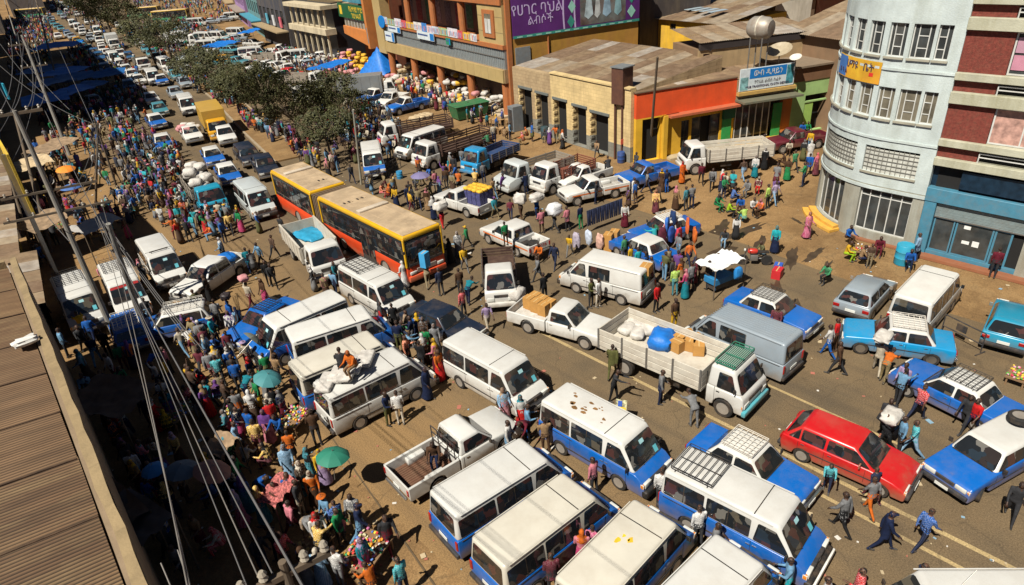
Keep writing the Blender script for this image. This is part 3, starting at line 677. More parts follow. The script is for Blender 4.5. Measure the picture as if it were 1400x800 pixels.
# pickups
PB = mat('bed_rust', (.12, .055, .03), .8, dirt=.6)
side_wheels(pickup(WHITE, WHITE, False, L=4.95), (724, 457), (797, 478), -1.32, 1.70, 1, 'pickup_truck', 'white pickup carrying yellow boxes, nosed against the truck', 'pickup', GP)
V(pickup(WHITE, WHITE, False, L=4.9, bedmat=PB, hoop=True), (548, 652), (688, 570), 'pickup_truck', 'white pickup with ribbed brown load bed and a man in it', 'pickup', GP, ref=ends(4.9, .85))
V(pickup(WHITE, WHITE, True, L=4.9), (322, 352), (253, 398), 'pickup_truck', 'white double-cab pickup with blue tarp in its bed', 'pickup', GP, ref=ends(4.9, .8))
V(pickup(WHITE, WHITE, False, L=4.6), (674, 285), (594, 262), 'pickup_truck', 'white pickup stacked with yellow-topped bundles', 'pickup', GP, ref=ends(4.6, .8))
p_toy = pickup(WHITE, WHITE, True, L=4.6, stripe=mat('orange_stripe', (.5, .12, .02), .4), tailtext='TOYOTA')
r_toy = V(p_toy, (742, 338), (666, 306), 'pickup_truck', 'white double-cab pickup with lettered tailgate and tyres in bed', 'pickup', GP, ref=ends(4.6, .8))
V(pickup(WHITE, WHITE, False, L=4.8, stripe=mat('orange_stripe', (.5, .12, .02), .4)), (850, 248), (772, 264), 'pickup_truck', 'white pickup with orange side stripe and loaded bed', 'pickup', GP, ref=ends(4.8, .8))
V(pickup(WHITE, WHITE, False, L=4.6), (828, 228), (762, 250), 'pickup_truck', 'white pickup half hidden by the orange-striped one', 'pickup', GP, ref=ends(4.6, .8))
V(pickup(BLUE, BLUE, False, L=4.6), (918, 228), (850, 244), 'pickup_truck', 'blue pickup nosed up to the orange-striped pickup', 'pickup', GP, ref=ends(4.6, .8))
V(pickup(MAROON, MAROON, False, L=5.0), (1124, 184), (1056, 194), 'pickup_truck', 'maroon pickup before the green shopfront', 'pickup', GP, ref=ends(5.0, .8))
V(pickup(WHITE, WHITE, True, L=4.7), (300, 170), (316, 198), 'pickup_truck', 'white double-cab pickup in front of the yellow box truck', 'pickup', GP, ref=ends(4.7, .8))
V(pickup(WHITE, WHITE, False, L=4.7), (248, 166), (275, 200), 'pickup_truck', 'white pickup piled with pink and white sacks', 'pickup', GP, ref=ends(4.7, .8))
# trucks
PLW = mat('bed_white', (.50, .46, .38), .6, dirt=.5, scale=2.); PLR = mat('bed_redbrown', (.17, .05, .03), .7, dirt=.4); PLD = mat('bed_dark', (.05, .025, .018), .8, dirt=.4)
PLG = mat('bed_grey', (.22, .19, .15), .8, dirt=.5); PLB = mat('bed_blue', (.02, .05, .13), .6, dirt=.4)
side_wheels(truck(WHITE, PLW, L=6.6, bh=.85, bw=1.12, rackm=mat('rack_green', (.03, .16, .10), .5), band=(.05, .35, .42)), (867, 520), (967, 565), -1.95, 2.5, 1, 'cargo_truck', 'white plank-sided truck with green cab rack, bed loaded with sacks and boxes', 'truck', GK)
V(truck(WHITE, PLW, L=6.0, bed='tip', bh=.85, bw=1.06), (393, 290), (464, 366), 'tipper_truck', 'white tipper truck with blue sheet in its bed beside the red bus', 'truck', GK, ref=(-3.0, 2.9, 1.8))
V(truck(WHITE, PLD, L=4.6, W=1.6, bh=.5, bw=.86), (679, 336), (684, 394), 'cargo_truck', 'small white open truck facing the square', 'truck', GK, ref=(-2.2, 2.1, 1.5))
V(truck(WHITE, PLW, L=6.6, bh=.80, bw=1.12), (1046, 190), (945, 200), 'cargo_truck', 'white plank-sided truck parked before the orange shop', 'truck', GK, ref=(-3.3, 2.9, 1.9))
V(truck(PALE, PLG, L=5.6, bh=.6, nose=True), (760, 206), (712, 221), 'cargo_truck', 'pale bonneted truck with grey bed before the cream shop', 'truck', GK, ref=(-2.4, 1.9, 2.0))
V(truck(WHITE, PLR, L=5.0, W=1.7, bh=.65, bw=.92, bed='frame'), (798, 210), (746, 228), 'cargo_truck', 'small white truck with red-brown railed bed', 'truck', GK, ref=(-2.4, 1.8, 1.9))
V(truck(SKYB, PLB, L=5.2, W=1.75, bh=.5, bw=.95), (695, 190), (646, 210), 'cargo_truck', 'bright blue small truck with people in its bed', 'truck', GK, ref=(-2.5, 2.2, 1.8))
V(truck(WHITE, PLD, L=7.6, bh=.85, bed='frame'), (660, 172), (583, 196), 'cargo_truck', 'white truck with long dark railed bed nearest the tree pole', 'truck', GK, ref=(-3.8, 3.3, 2.0))
V(truck(WHITE, PLD, L=6.8, bh=.8, bed='frame'), (608, 156), (528, 170), 'cargo_truck', 'white truck with dark railed bed of pale sacks by the warehouse', 'truck', GK, ref=(-3.3, 2.9, 2.0))
V(t_white, (585, 176), (560, 184), 'minibus', 'white minibus wedged between two railed trucks', 'minibus', GT, ref=(-1.2, 1.3, 1.99))
V(truck((.012, .24, .36), PLG, L=6.2, W=1.9, bh=.9, cabB=(.012, .24, .36)), (258, 228), (293, 268), 'cargo_truck', 'teal truck heaped with white sacks in the traffic', 'truck', GK, ref=(-3.0, 2.8, 2.0))
V(truck(YEL, PLW, L=7.2, W=2.0, bed='box', boxcol=(.50, .30, .05)), (275, 133), (303, 172), 'box_truck', 'yellow box truck in the traffic beside the median trees', 'truck', GK, ref=(-3.4, 3.2, 2.5))
for rp, fp, lab in (((528, 126), (500, 134), 'white pickup with blue bonnet behind the tree'), ((552, 128), (518, 142), 'white pickup by the warehouse with cream bonnet'), ((582, 136), (532, 148), 'white and blue pickup nearest the railed trucks')):
    V(pickup(WHITE if 'cream' in lab else BLUE, WHITE, False, L=4.7), rp, fp, 'pickup_truck', lab, 'pickup', GP, ref=ends(4.7, .8), lite=False)
# the articulated bus: two boxes, a turntable of folded bellows between
busA = city_bus((.60, .055, .012), None, 9.6, True, (.62, .34, .01)); busB = city_bus((.60, .055, .012), None, 6.6, False, (.62, .34, .01), back=False)
def art_bus():
    fr0, fr1 = at(576, 314.5, 3.05), at(461, 262, 3.05)      # front section: front / rear roof middles
    h = math.atan2(fr0.y-fr1.y, fr0.x-fr1.x); d = Vector((math.cos(h), math.sin(h), 0))
    rr = at(401, 216, 3.05); c1 = fr0-d*4.8
    p1 = fr0-d*9.6
    p2 = at(455, 243, 3.05); h2 = math.atan2(p2.y-rr.y, p2.x-rr.x)
    VLOG.append(('bus front', (fr0-fr1).length, 9.6)); VLOG.append(('bus rear', (p2-rr).length, 6.6))
    d2 = Vector((math.cos(h2), math.sin(h2), 0))
    root = thing('articulated_bus', 'long red articulated bus with yellow-edged sandy roof', 'bus', (c1.x, c1.y, 0), h-math.pi/2)
    q = p1-d*.55                       # pivot
    pv = Vector((q.x, q.y, 0)); c2 = pv-d2*(.55+3.3)
    for T, cc, hh, nm in ((busA, Vector((c1.x, c1.y, 0)), h, ''), (busB, c2, h2, '')):
        lo = Matrix.Rotation(-(h-math.pi/2), 4, 'Z') @ (cc-Vector((c1.x, c1.y, 0))); os_ = []
        for name, me, par, loc, ro in T.parts:
            o = bpy.data.objects.new(name, me); C.objects.link(o)
            if par is None:
                mw = Matrix.Translation(lo) @ Matrix.Rotation(hh-h, 4, 'Z') @ Matrix.Translation(loc) @ Matrix.Rotation(ro[2], 4, 'Z')
                o.parent = root; o.location = mw.translation; o.rotation_euler = (0, 0, hh-h+ro[2])
            else: o.parent = os_[par]; o.location = loc; o.rotation_euler = ro
            os_.append(o)
        OBST.append((cc.x, cc.y, 1.25, T.hl, hh-math.pi/2))
    bel = mat('bellows', (.13, .085, .05), .9, dirt=.6)
    A = Vector((q.x, q.y, 0))
    for i in range(9):
        t = i/8; hh = h+(h2-h)*t; off = (.5-1.0*t)
        cc = A+(d if off > 0 else d2)*off
        lo = Matrix.Rotation(-(h-math.pi/2), 4, 'Z') @ (cc-Vector((c1.x, c1.y, 0)))
        o = obj('bellows_fold', MB().box((0, 0, 1.62), (2.34 if i % 2 else 2.18, .145, 2.55 if i % 2 else 2.40), bel), root, lo, hh-h)
art_bus()
# ------------------------------------------------------------------ people: bodies grown from tapered limbs, one continuous skin each
def attr_mat(name, source, rough=.85, mix=.0):
    m = bpy.data.materials.new(name); m.use_nodes = True; n, l = m.node_tree.nodes, m.node_tree.links
    b = n['Principled BSDF']; b.inputs['Roughness'].default_value = rough; b.inputs['Specular IOR Level'].default_value = .2
    if source == 'color': s = n.new('ShaderNodeObjectInfo'); o = s.outputs['Color']
    else:
        s = n.new('ShaderNodeAttribute'); s.attribute_type = 'OBJECT'; s.attribute_name = source; o = s.outputs['Color']
    tc = n.new('ShaderNodeTexCoord'); no = n.new('ShaderNodeTexNoise'); no.inputs['Scale'].default_value = 9; no.inputs['Detail'].default_value = 4; l.new(tc.outputs['Object'], no.inputs['Vector'])
    ra = n.new('ShaderNodeMapRange'); ra.inputs['From Min'].default_value = .3; ra.inputs['From Max'].default_value = .7; ra.inputs['To Min'].default_value = .7; ra.inputs['To Max'].default_value = 1.15; l.new(no.outputs['Fac'], ra.inputs['Value'])
    mu = n.new('ShaderNodeVectorMath'); mu.operation = 'SCALE'; l.new(o, mu.inputs[0]); l.new(ra.outputs[0], mu.inputs['Scale']); l.new(mu.outputs[0], b.inputs['Base Color'])
    bp = n.new('ShaderNodeBump'); bp.inputs['Strength'].default_value = .5; bp.inputs['Distance'].default_value = .03; l.new(no.outputs['Fac'], bp.inputs['Height']); l.new(bp.outputs[0], b.inputs['Normal'])
    oi = n.new('ShaderNodeObjectInfo'); ck = n.new('ShaderNodeTexChecker' if source == 'color' else 'ShaderNodeTexWave'); ck.inputs['Scale'].default_value = 24 if source == 'color' else 7; l.new(tc.outputs['Object'], ck.inputs['Vector'])      # some clothes are checked or printed
    gt = n.new('ShaderNodeMath'); gt.operation = 'GREATER_THAN'; l.new(oi.outputs['Random'], gt.inputs[0]); gt.inputs[1].default_value = .68; m3 = n.new('ShaderNodeMath'); m3.operation = 'MULTIPLY'; l.new(gt.outputs[0], m3.inputs[0]); l.new(ck.outputs['Fac'], m3.inputs[1]); m4 = n.new('ShaderNodeMath'); m4.operation = 'MULTIPLY'; l.new(m3.outputs[0], m4.inputs[0]); m4.inputs[1].default_value = .32
    hs = n.new('ShaderNodeHueSaturation'); hs.inputs['Saturation'].default_value = .35; hs.inputs['Value'].default_value = 2.2; l.new(mu.outputs[0], hs.inputs['Color']); mx = n.new('ShaderNodeMix'); mx.data_type = 'RGBA'; l.new(m4.outputs[0], mx.inputs['Factor']); l.new(mu.outputs[0], mx.inputs['A']); l.new(hs.outputs[0], mx.inputs['B']); l.new(mx.outputs['Result'], b.inputs['Base Color'])
    return m
M_SKIN = mat('skin', (.075, .036, .02), .55, obj_rand=.35, var=.05)
M_TOP, M_BOT, M_SCARF = attr_mat('cloth_top', 'color'), attr_mat('cloth_bottom', 'cloth_b'), attr_mat('cloth_scarf', 'cloth_c')
M_HAIR = mat('hair', (.008, .006, .005), .8); M_SHOE = mat('shoe', (.05, .045, .04), .6, obj_rand=.6)
PMATS = [M_SKIN, M_TOP, M_BOT, M_HAIR, M_SHOE, M_SCARF]
class Fig:
    def __init__(s): s.v = []; s.f = []; s.pm = []
    def rings(s, rs, m, n=12):
        """rs: (centre, rx, ry, up-direction tilt about X)"""
        o = len(s.v)
        for c, rx, ry, tl in rs:
            for i in range(n):
                a = 2*math.pi*i/n
                p = Vector((rx*math.cos(a), ry*math.sin(a)*math.cos(tl), -ry*math.sin(a)*math.sin(tl)))
                s.v.append(Vector(c)+p); s.pm.append(m)
        for j in range(len(rs)-1):
            for i in range(n): s.f.append((o+j*n+i, o+j*n+(i+1) % n, o+(j+1)*n+(i+1) % n, o+(j+1)*n+i))
        s.f.append(tuple(o+i for i in reversed(range(n)))); k = o+(len(rs)-1)*n; s.f.append(tuple(k+i for i in range(n)))
    def cap(s, a, r0, b, r1, m, n=10):
        a, b = Vector(a), Vector(b); d = b-a; q = d.to_track_quat('Z', 'Y'); L = d.length; o = len(s.v); rr = []
        for t in (-1, -.7, -.3): rr.append((r0*math.sqrt(max(1e-3, 1-t*t)), t*r0))
        for t in (0, .25, .5, .75, 1): rr.append((r0+(r1-r0)*t, L*t))
        for t in (.3, .7, 1): rr.append((r1*math.sqrt(max(1e-3, 1-t*t)), L+t*r1))
        for r, h in rr:
            for i in range(n):
                al = 2*math.pi*i/n; s.v.append(a+q @ Vector((r*math.cos(al), r*math.sin(al), h))); s.pm.append(m)
        for j in range(len(rr)-1):
            for i in range(n): s.f.append((o+j*n+i, o+j*n+(i+1) % n, o+(j+1)*n+(i+1) % n, o+(j+1)*n+i))
        s.f.append(tuple(o+i for i in reversed(range(n)))); k = o+(len(rr)-1)*n; s.f.append(tuple(k+i for i in range(n)))
    def ell(s, c, r, m, n=12, k=8, tilt=0):
        rs = []
        for j in range(k+1):
            th = math.pi*(j+.02)/(k+.04); z = -r[2]*math.cos(th); q = math.sin(th)
            rs.append((Vector(c)+Vector((0, math.sin(tilt)*z, math.cos(tilt)*z)), r[0]*q+.001, r[1]*q+.001, tilt))
        s.rings(rs, m, n)
    def mesh(s, name, vox=.02, faces=2600):
        me = bpy.data.meshes.new('tmp'); me.from_pydata([tuple(v) for v in s.v], [], s.f)
        bm = bmesh.new(); bm.from_mesh(me); bmesh.ops.recalc_face_normals(bm, faces=bm.faces); bm.to_mesh(me); bm.free()
        o = bpy.data.objects.new('tmp', me); sc_ = bpy.data.scenes.new('tmp'); sc_.collection.objects.link(o); vl = sc_.view_layers[0]
        r = o.modifiers.new('r', 'REMESH'); r.mode = 'VOXEL'; r.voxel_size = vox
        sm = o.modifiers.new('s', 'SMOOTH'); sm.factor = .5; sm.iterations = 3
        vl.update(); dg = vl.depsgraph; n = len(o.evaluated_get(dg).data.polygons)
        if n*2 > faces: d = o.modifiers.new('d', 'DECIMATE'); d.ratio = faces/(n*2)
        vl.update(); dg = vl.depsgraph
        out = bpy.data.meshes.new_from_object(o.evaluated_get(dg)); out.name = name
        from mathutils.kdtree import KDTree
        kd = KDTree(len(s.v))
        for i, v in enumerate(s.v): kd.insert(v, i)
        kd.balance()
        out.materials.clear()
        for m in PMATS: out.materials.append(m)
        idx = [s.pm[kd.find(p.center)[1]] for p in out.polygons]
        out.polygons.foreach_set('material_index', idx); out.polygons.foreach_set('use_smooth', [True]*len(idx))
        bpy.data.objects.remove(o); bpy.data.meshes.remove(me); bpy.data.scenes.remove(sc_)
        return out
SK, TP, BT, HR, SH, SC = range(6)
def person_fig(legs=((.0, .05), (.0, .05)), arms=((.05, .15), (.05, .15)), lean=.03, hip=.93, dress=0, coat=0, shawl=0, scarf=0, cap=0, sleeves=1, fat=1., armout=.12, bare=0, hood=0):
    """legs: (thigh forward, knee bend) left/right; arms: (upper-arm swing forward, elbow bend)"""
    F = Fig(); thl, shl = .43, .41
    def leg_pts(sx, a, k):
        h = Vector((sx*.09, 0, 0)); kn = h+Vector((sx*.01, math.sin(a)*thl, -math.cos(a)*thl)); an = kn+Vector((0, math.sin(a-k)*shl, -math.cos(a-k)*shl)); return h, kn, an
    L = [leg_pts(sx, *q) for sx, q in zip((-1, 1), legs)]
    low = min(p[2].z for p in L)-.075
    hz = -low if hip is None else hip
    if hip is None or True: hz = -low
    up = Vector((0, 0, hz)); toes = []
    for (h, kn, an), (a, k) in zip(L, legs):
        h, kn, an = h+up, kn+up, an+up
        F.cap(h, .088*fat, kn, .058, BT); F.cap(kn, .057, an, .040 if not bare else .036, BT if not bare else SK)
        fd = a-k*.7
        F.cap(an+Vector((0, -.03, -.025)), .042, an+Vector((0, .15*math.cos(min(1, max(-.9, fd*.4))), -.045 if an.z < .12 else -.045-.05)), .034, SH)
    sp = Vector((0, math.sin(lean), math.cos(lean)))
    P = Vector((0, 0, hz)); rg = lambda d, rx, ry: (P+sp*d, rx*fat, ry*fat, lean)
    F.rings([rg(-.10, .135, .095), rg(-.03, .165, .115), rg(.06, .158, .108)], BT)
    if coat: F.rings([rg(-.22, .19, .135), rg(-.1, .185, .13), rg(.03, .168, .12), rg(.2, .175, .122), rg(.34, .19, .125), rg(.44, .18, .11), rg(.50, .10, .08)], TP)
    else: F.rings([rg(-.05, .165, .118), rg(.03, .155, .11), rg(.14, .15, .105), rg(.28, .172, .118), rg(.38, .182, .115), rg(.45, .165, .10), rg(.50, .09, .075)], TP)
    if dress:
        w = .15+dress*.11; rs = []
        for j in range(7):
            t = j/6; z = hz+.08-(hz+.02)*t*(.94 if dress > .5 else .6)
            rs.append((Vector((0, .01*math.sin(j*2), z)), .155+(w-.13)*t**.8, .115+(w-.13)*t**.8, 0))
        F.rings(rs[::-1], BT, 14)
    neck = P+sp*.49; hd = P+sp*.63+Vector((0, .025+lean*.04, 0))
    F.cap(neck, .052, hd-Vector((0, .01, .04)), .05, SK)
    F.ell(hd+Vector((0, 0, .01)), (.076, .093, .112), SK)
    F.ell(hd+Vector((0, .094, -.012)), (.014, .018, .022), SK, 8, 5)
    for sx in (-1, 1): F.ell(hd+Vector((sx*.078, -.005, -.005)), (.012, .02, .028), SK, 8, 5)
    if scarf:
        F.ell(hd+Vector((0, -.018, .02)), (.092, .100, .118), SC)
        F.cap(hd+Vector((0, -.05, -.06)), .075, neck+Vector((0, -.05, -.12)), .11, SC)
        F.cap(neck+Vector((-.08, 0, -.01)), .055, neck+Vector((.08, 0, -.01)), .055, SC)
    elif cap:
        F.ell(hd+Vector((0, -.006, .045)), (.088, .103, .085), SC); F.ell(hd+Vector((0, .10, .05)), (.07, .075, .016), SC)
        if cap == 2: F.ell(hd+Vector((0, 0, .05)), (.19, .20, .02), SC, 14)
    else: F.ell(hd+Vector((0, -.016, .028)), (.082, .092, .098), HR)
    if shawl:
        F.rings([(P+sp*(.04-.1*shawl), .215, .155, lean), (P+sp*.16, .215, .15, lean), (P+sp*.33, .212, .14, lean), (P+sp*.44, .185, .12, lean), (P+sp*.51, .10, .085, lean)], SC, 14)
    hands = []
    for sx, (sw, el) in zip((-1, 1), arms):
        S = P+sp*.425+Vector((sx*.185*fat, 0, 0)); ao = armout if sw < 1.2 else .05
        sw2 = sw+lean*.3
        E = S+Vector((sx*math.sin(ao)*.28, math.sin(sw2)*.28*math.cos(ao), -math.cos(sw2)*.28*math.cos(ao)))
        fa = sw2+el; W = E+Vector((-sx*.03*el, math.sin(fa)*.25, -math.cos(fa)*.25))
        F.cap(S, .058*fat+(.012 if coat else 0), E, .044+(.01 if coat else 0), TP); F.cap(E, .042+(.008 if coat else 0), W, .030+(.01 if coat else 0), TP if sleeves else SK)
        dr = (W-E).normalized(); Hn = W+dr*.055
        F.cap(W, .026, Hn, .033, SK); hands.append((W, Hn, dr, sx))
    F.hands = hands; F.head = hd; F.sp = sp
    return F
def finish_person(name, F, **k):
    me = F.mesh(name, **k)
    bm = bmesh.new(); bm.from_mesh(me)
    def prong(a, b, r0, r1, mi):
        d = (b-a); q = d.to_track_quat('Z', 'Y'); A = [bm.verts.new(a+q @ Vector((math.cos(i*2*math.pi/4)*r0, math.sin(i*2*math.pi/4)*r0, 0))) for i in range(4)]
        B = [bm.verts.new(b+q @ Vector((math.cos(i*2*math.pi/4)*r1, math.sin(i*2*math.pi/4)*r1, 0))) for i in range(4)]
        for i in range(4): f = bm.faces.new((A[i], A[(i+1) % 4], B[(i+1) % 4], B[i])); f.material_index = mi; f.smooth = True
        f = bm.faces.new(B); f.material_index = mi
    for W, Hn, dr, sx in F.hands:     # four fingers of unequal length, bent, and a thumb from the side of the palm
        side = Vector((0, 1, 0)) if abs(dr.y) < .7 else Vector((sx, 0, 0)); side = (side-dr*side.dot(dr)).normalized(); inn = dr.cross(side)*sx
        for i, ln in enumerate((.062, .075, .07, .052)):
            b = Hn+dr*.012+side*(.027-.018*i); k = b+dr*ln*.55+inn*.006; prong(b, k, .011, .010, SK); prong(k, k+dr*ln*.42+inn*.024, .010, .007, SK)
        prong(W+dr*.03+side*.022, W+dr*.065+side*.052+inn*.01, .012, .009, SK)
    for sx in (-1, 1):
        c = F.head+Vector((sx*.032, .090, .012)); prong(c, c+Vector((0, .006, 0)), .011, .006, HR)
    bm.to_mesh(me); bm.free(); return me
WALK1, WALK2 = ((.42, .12), (-.30, .30)), ((-.32, .35), (.40, .08))
AW1, AW2 = ((-.35, .25), (.40, .45)), ((.40, .40), (-.35, .25))
PV = {}
def defp(k, desc, **kw): PV[k] = (finish_person('person_'+k, person_fig(**kw)), desc)
defp('walk1', 'walking', legs=WALK1, arms=AW1, lean=.06)
defp('walk2', 'walking', legs=WALK2, arms=AW2, lean=.06, sleeves=0)
defp('stand1', 'standing', legs=((.02, .05), (-.06, .05)), arms=((.0, .2), (.1, .5)))
defp('stand2', 'standing with arms folded', arms=((.35, 1.5), (.3, 1.4)), legs=((.08, .12), (-.04, .0)))
defp('coat1', 'walking in a long coat', legs=WALK2, arms=AW2, coat=1, lean=.07)
defp('coat2', 'standing in a jacket', legs=((.05, .05), (-.05, .05)), arms=((.1, .9), (.05, .2)), coat=1)
defp('cap1', 'walking in a cap', legs=WALK1, arms=AW1, cap=1, coat=1)
defp('hat1', 'standing in a brimmed hat', arms=((.2, .8), (.1, .3)), cap=2)
defp('dress1', 'standing in a long dress and headscarf', dress=.8, scarf=1, arms=((.15, .9), (.1, .4)))
defp('dress2', 'walking in a long dress with a shawl', dress=.7, shawl=1, scarf=1, legs=((.2, .1), (-.2, .2)), arms=((.2, 1.0), (.1, .7)))
defp('skirt1', 'standing in a skirt', dress=.4, bare=1, arms=((.2, 1.2), (.05, .2)), sleeves=0)
defp('shawl1', 'wrapped in a shawl', shawl=1, dress=.5, arms=((.3, 1.4), (.3, 1.4)), lean=.05)
defp('carry1', 'steadying a load on the head', arms=((2.45, .55), (.1, .3)), legs=WALK1)
defp('carry2', 'walking bent under a load', arms=((2.3, .9), (2.2, 1.0)), legs=WALK2, lean=.35)
defp('raise1', 'with both arms raised', arms=((2.6, .35), (2.55, .4)), armout=.3)
defp('sit1', 'sitting low', legs=((1.75, 1.75), (1.65, 1.9)), arms=((.6, .9), (.5, 1.0)), lean=.25)
defp('sit2', 'sitting in a dress and headscarf', legs=((1.6, 1.7), (1.5, 1.8)), arms=((.6, 1.0), (.5, .9)), lean=.25, scarf=1, shawl=1)
defp('bend1', 'bending forward', legs=((.15, .2), (-.1, .1)), arms=((.7, .4), (.6, .5)), lean=.95)
defp('reach1', 'leaning with arms out', legs=((.2, .1), (-.15, .05)), arms=((1.1, .4), (1.2, .3)), lean=.25)
defp('lean1', 'leaning back with a phone', arms=((.5, 1.6), (.0, .2)), legs=((.15, .1), (-.05, .1)), lean=-.05, coat=1)
COLS = {'white': (.60, .58, .54), 'cream': (.50, .43, .32), 'grey': (.20, .20, .20), 'charcoal': (.035, .035, .038), 'black': (.012, .012, .013), 'navy': (.010, .018, .055), 'blue': (.012, .10, .38), 'pale blue': (.16, .32, .48), 'teal': (.010, .20, .25),
        'turquoise': (.02, .38, .42), 'green': (.015, .22, .07), 'lime': (.35, .55, .02), 'olive': (.10, .10, .03), 'khaki': (.25, .19, .09), 'brown': (.08, .04, .02), 'tan': (.32, .20, .10), 'maroon': (.13, .012, .025), 'red': (.55, .015, .015), 'orange': (.62, .14, .015),
        'yellow': (.65, .38, .02), 'pink': (.60, .20, .24), 'rose': (.50, .06, .16), 'purple': (.14, .05, .22), 'lilac': (.36, .26, .42)}
TOPS = ['navy', 'charcoal', 'black', 'black', 'navy', 'blue', 'blue', 'teal', 'white', 'white', 'pale blue', 'pale blue', 'red', 'maroon', 'grey', 'grey', 'green', 'yellow', 'orange', 'pink', 'brown', 'brown', 'khaki', 'cream', 'turquoise', 'purple', 'olive', 'charcoal', 'tan']
BOTS = ['black', 'charcoal', 'navy', 'navy', 'brown', 'grey', 'khaki', 'black', 'olive', 'maroon', 'pale blue']
SCFS = ['white', 'white', 'black', 'black', 'charcoal', 'orange', 'pink', 'teal', 'grey', 'lilac', 'red', 'cream', 'yellow', 'purple', 'navy']
COLS = {k: tuple(.74*c for c in v) for k, v in COLS.items()}
FEMALE = {'dress1', 'dress2', 'shawl1', 'sit2'}
PEOPLE = []          # (x, y, z, pose, heading, top, bottom, scarf, scale)
def person(x, y, pose, head, top, bot, sc='white', s=1., z=0., pri=0): PEOPLE.append((x, y, z, pose, head, top, bot, sc, s, pri))
def pp(px, py, pose, deg, top, bot='charcoal', sc='white', s=1., z=0.):
    p = at(px, py, z); person(p.x, p.y, pose, R(deg), top, bot, sc, s, z, 1)
# ------------------------------------------------------------------ ground and roads
def ground_mat(name, a, b, c, mode):
    """dusty ground / worn asphalt: patches, stains and speckle"""
    m = bpy.data.materials.new(name); m.use_nodes = True; n, l = m.node_tree.nodes, m.node_tree.links
    bs = n['Principled BSDF']; bs.inputs['Roughness'].default_value = .92; bs.inputs['Specular IOR Level'].default_value = .2
    tc = n.new('ShaderNodeTexCoord')
    def noise(sc, det=6, ro=.6, lo=.35, hi=.65):
        q = n.new('ShaderNodeTexNoise'); q.inputs['Scale'].default_value = sc; q.inputs['Detail'].default_value = det; q.inputs['Roughness'].default_value = ro; l.new(tc.outputs['Object'], q.inputs['Vector'])
        r = n.new('ShaderNodeMapRange'); r.inputs['From Min'].default_value = lo; r.inputs['From Max'].default_value = hi; l.new(q.outputs['Fac'], r.inputs['Value']); return r.outputs[0]
    def mix(f, A, B):
        q = n.new('ShaderNodeMix'); q.data_type = 'RGBA'
        for s, v in (('Factor', f), ('A', A), ('B', B)):
            if isinstance(v, tuple): q.inputs[s].default_value = (*v, 1)
            else: l.new(v, q.inputs[s])
        return q.outputs['Result']
    col = mix(noise(.16, 8, .65, .38, .62), a, b)
    if mode == 'road':      # dust thickens away from the lanes
        sx = n.new('ShaderNodeSeparateXYZ'); l.new(tc.outputs['Object'], sx.inputs[0])
        mr = n.new('ShaderNodeMapRange'); mr.inputs['From Min'].default_value = 15.5; mr.inputs['From Max'].default_value = 9.5; l.new(sx.outputs['X'], mr.inputs['Value'])
        ad = n.new('ShaderNodeMath'); ad.operation = 'MULTIPLY_ADD'; l.new(noise(.35, 8, .7, .2, .8), ad.inputs[0]); ad.inputs[1].default_value = .5; l.new(mr.outputs[0], ad.inputs[2])
        m3 = n.new('ShaderNodeMapRange'); m3.inputs['From Min'].default_value = .15; m3.inputs['From Max'].default_value = 1.2; m3.inputs['To Max'].default_value = .85; l.new(ad.outputs[0], m3.inputs['Value'])
        col = mix(m3.outputs[0], col, c)
    else: col = mix(noise(.5, 8, .7, .5, .75), col, c)
    st = noise(.5, 10, .75, .57, .70); s2 = n.new('ShaderNodeMath'); s2.operation = 'MULTIPLY'; l.new(st, s2.inputs[0]); s2.inputs[1].default_value = .5
    col = mix(s2.outputs[0], col, (.05, .036, .022))
    if mode == 'road':      # tyre-polished streaks along the lanes
        mp = n.new('ShaderNodeMapping'); mp.inputs['Scale'].default_value = (1.6, .05, 1); l.new(tc.outputs['Object'], mp.inputs['Vector']); tn = n.new('ShaderNodeTexNoise'); tn.inputs['Scale'].default_value = 1; tn.inputs['Detail'].default_value = 6; l.new(mp.outputs[0], tn.inputs['Vector'])
        tr_ = n.new('ShaderNodeMapRange'); tr_.inputs['From Min'].default_value = .5; tr_.inputs['From Max'].default_value = .72; tr_.inputs['To Max'].default_value = .4; l.new(tn.outputs['Fac'], tr_.inputs['Value']); col = mix(tr_.outputs[0], col, (.075, .058, .040))
    vo = n.new('ShaderNodeTexVoronoi'); vo.feature = 'DISTANCE_TO_EDGE'; vo.inputs['Scale'].default_value = .32; wn = n.new('ShaderNodeTexNoise'); wn.inputs['Scale'].default_value = .9; wn.inputs['Detail'].default_value = 8; l.new(tc.outputs['Object'], wn.inputs['Vector']); wa = n.new('ShaderNodeVectorMath'); wa.operation = 'MULTIPLY_ADD'; l.new(wn.outputs['Color'], wa.inputs[0]); wa.inputs[1].default_value = (1.6, 1.6, 0); l.new(tc.outputs['Object'], wa.inputs[2]); l.new(wa.outputs[0], vo.inputs['Vector'])      # cracks and ruts
    ck = n.new('ShaderNodeMapRange'); ck.inputs['From Min'].default_value = .012; ck.inputs['From Max'].default_value = .003; ck.inputs['To Max'].default_value = .28; l.new(vo.outputs['Distance'], ck.inputs['Value']); col = mix(ck.outputs[0], col, (.05, .038, .025))
    sp = noise(22, 3, .6, .35, .65); s3 = n.new('ShaderNodeMapRange'); s3.inputs['To Min'].default_value = .72; s3.inputs['To Max'].default_value = 1.22; l.new(sp, s3.inputs['Value'])
    v = n.new('ShaderNodeVectorMath'); v.operation = 'SCALE'; l.new(col, v.inputs[0]); l.new(s3.outputs[0], v.inputs['Scale']); l.new(v.outputs[0], bs.inputs['Base Color'])
    bp = n.new('ShaderNodeBump'); bp.inputs['Strength'].default_value = .35; bp.inputs['Distance'].default_value = .03; l.new(sp, bp.inputs['Height']); l.new(bp.outputs[0], bs.inputs['Normal'])
    return m
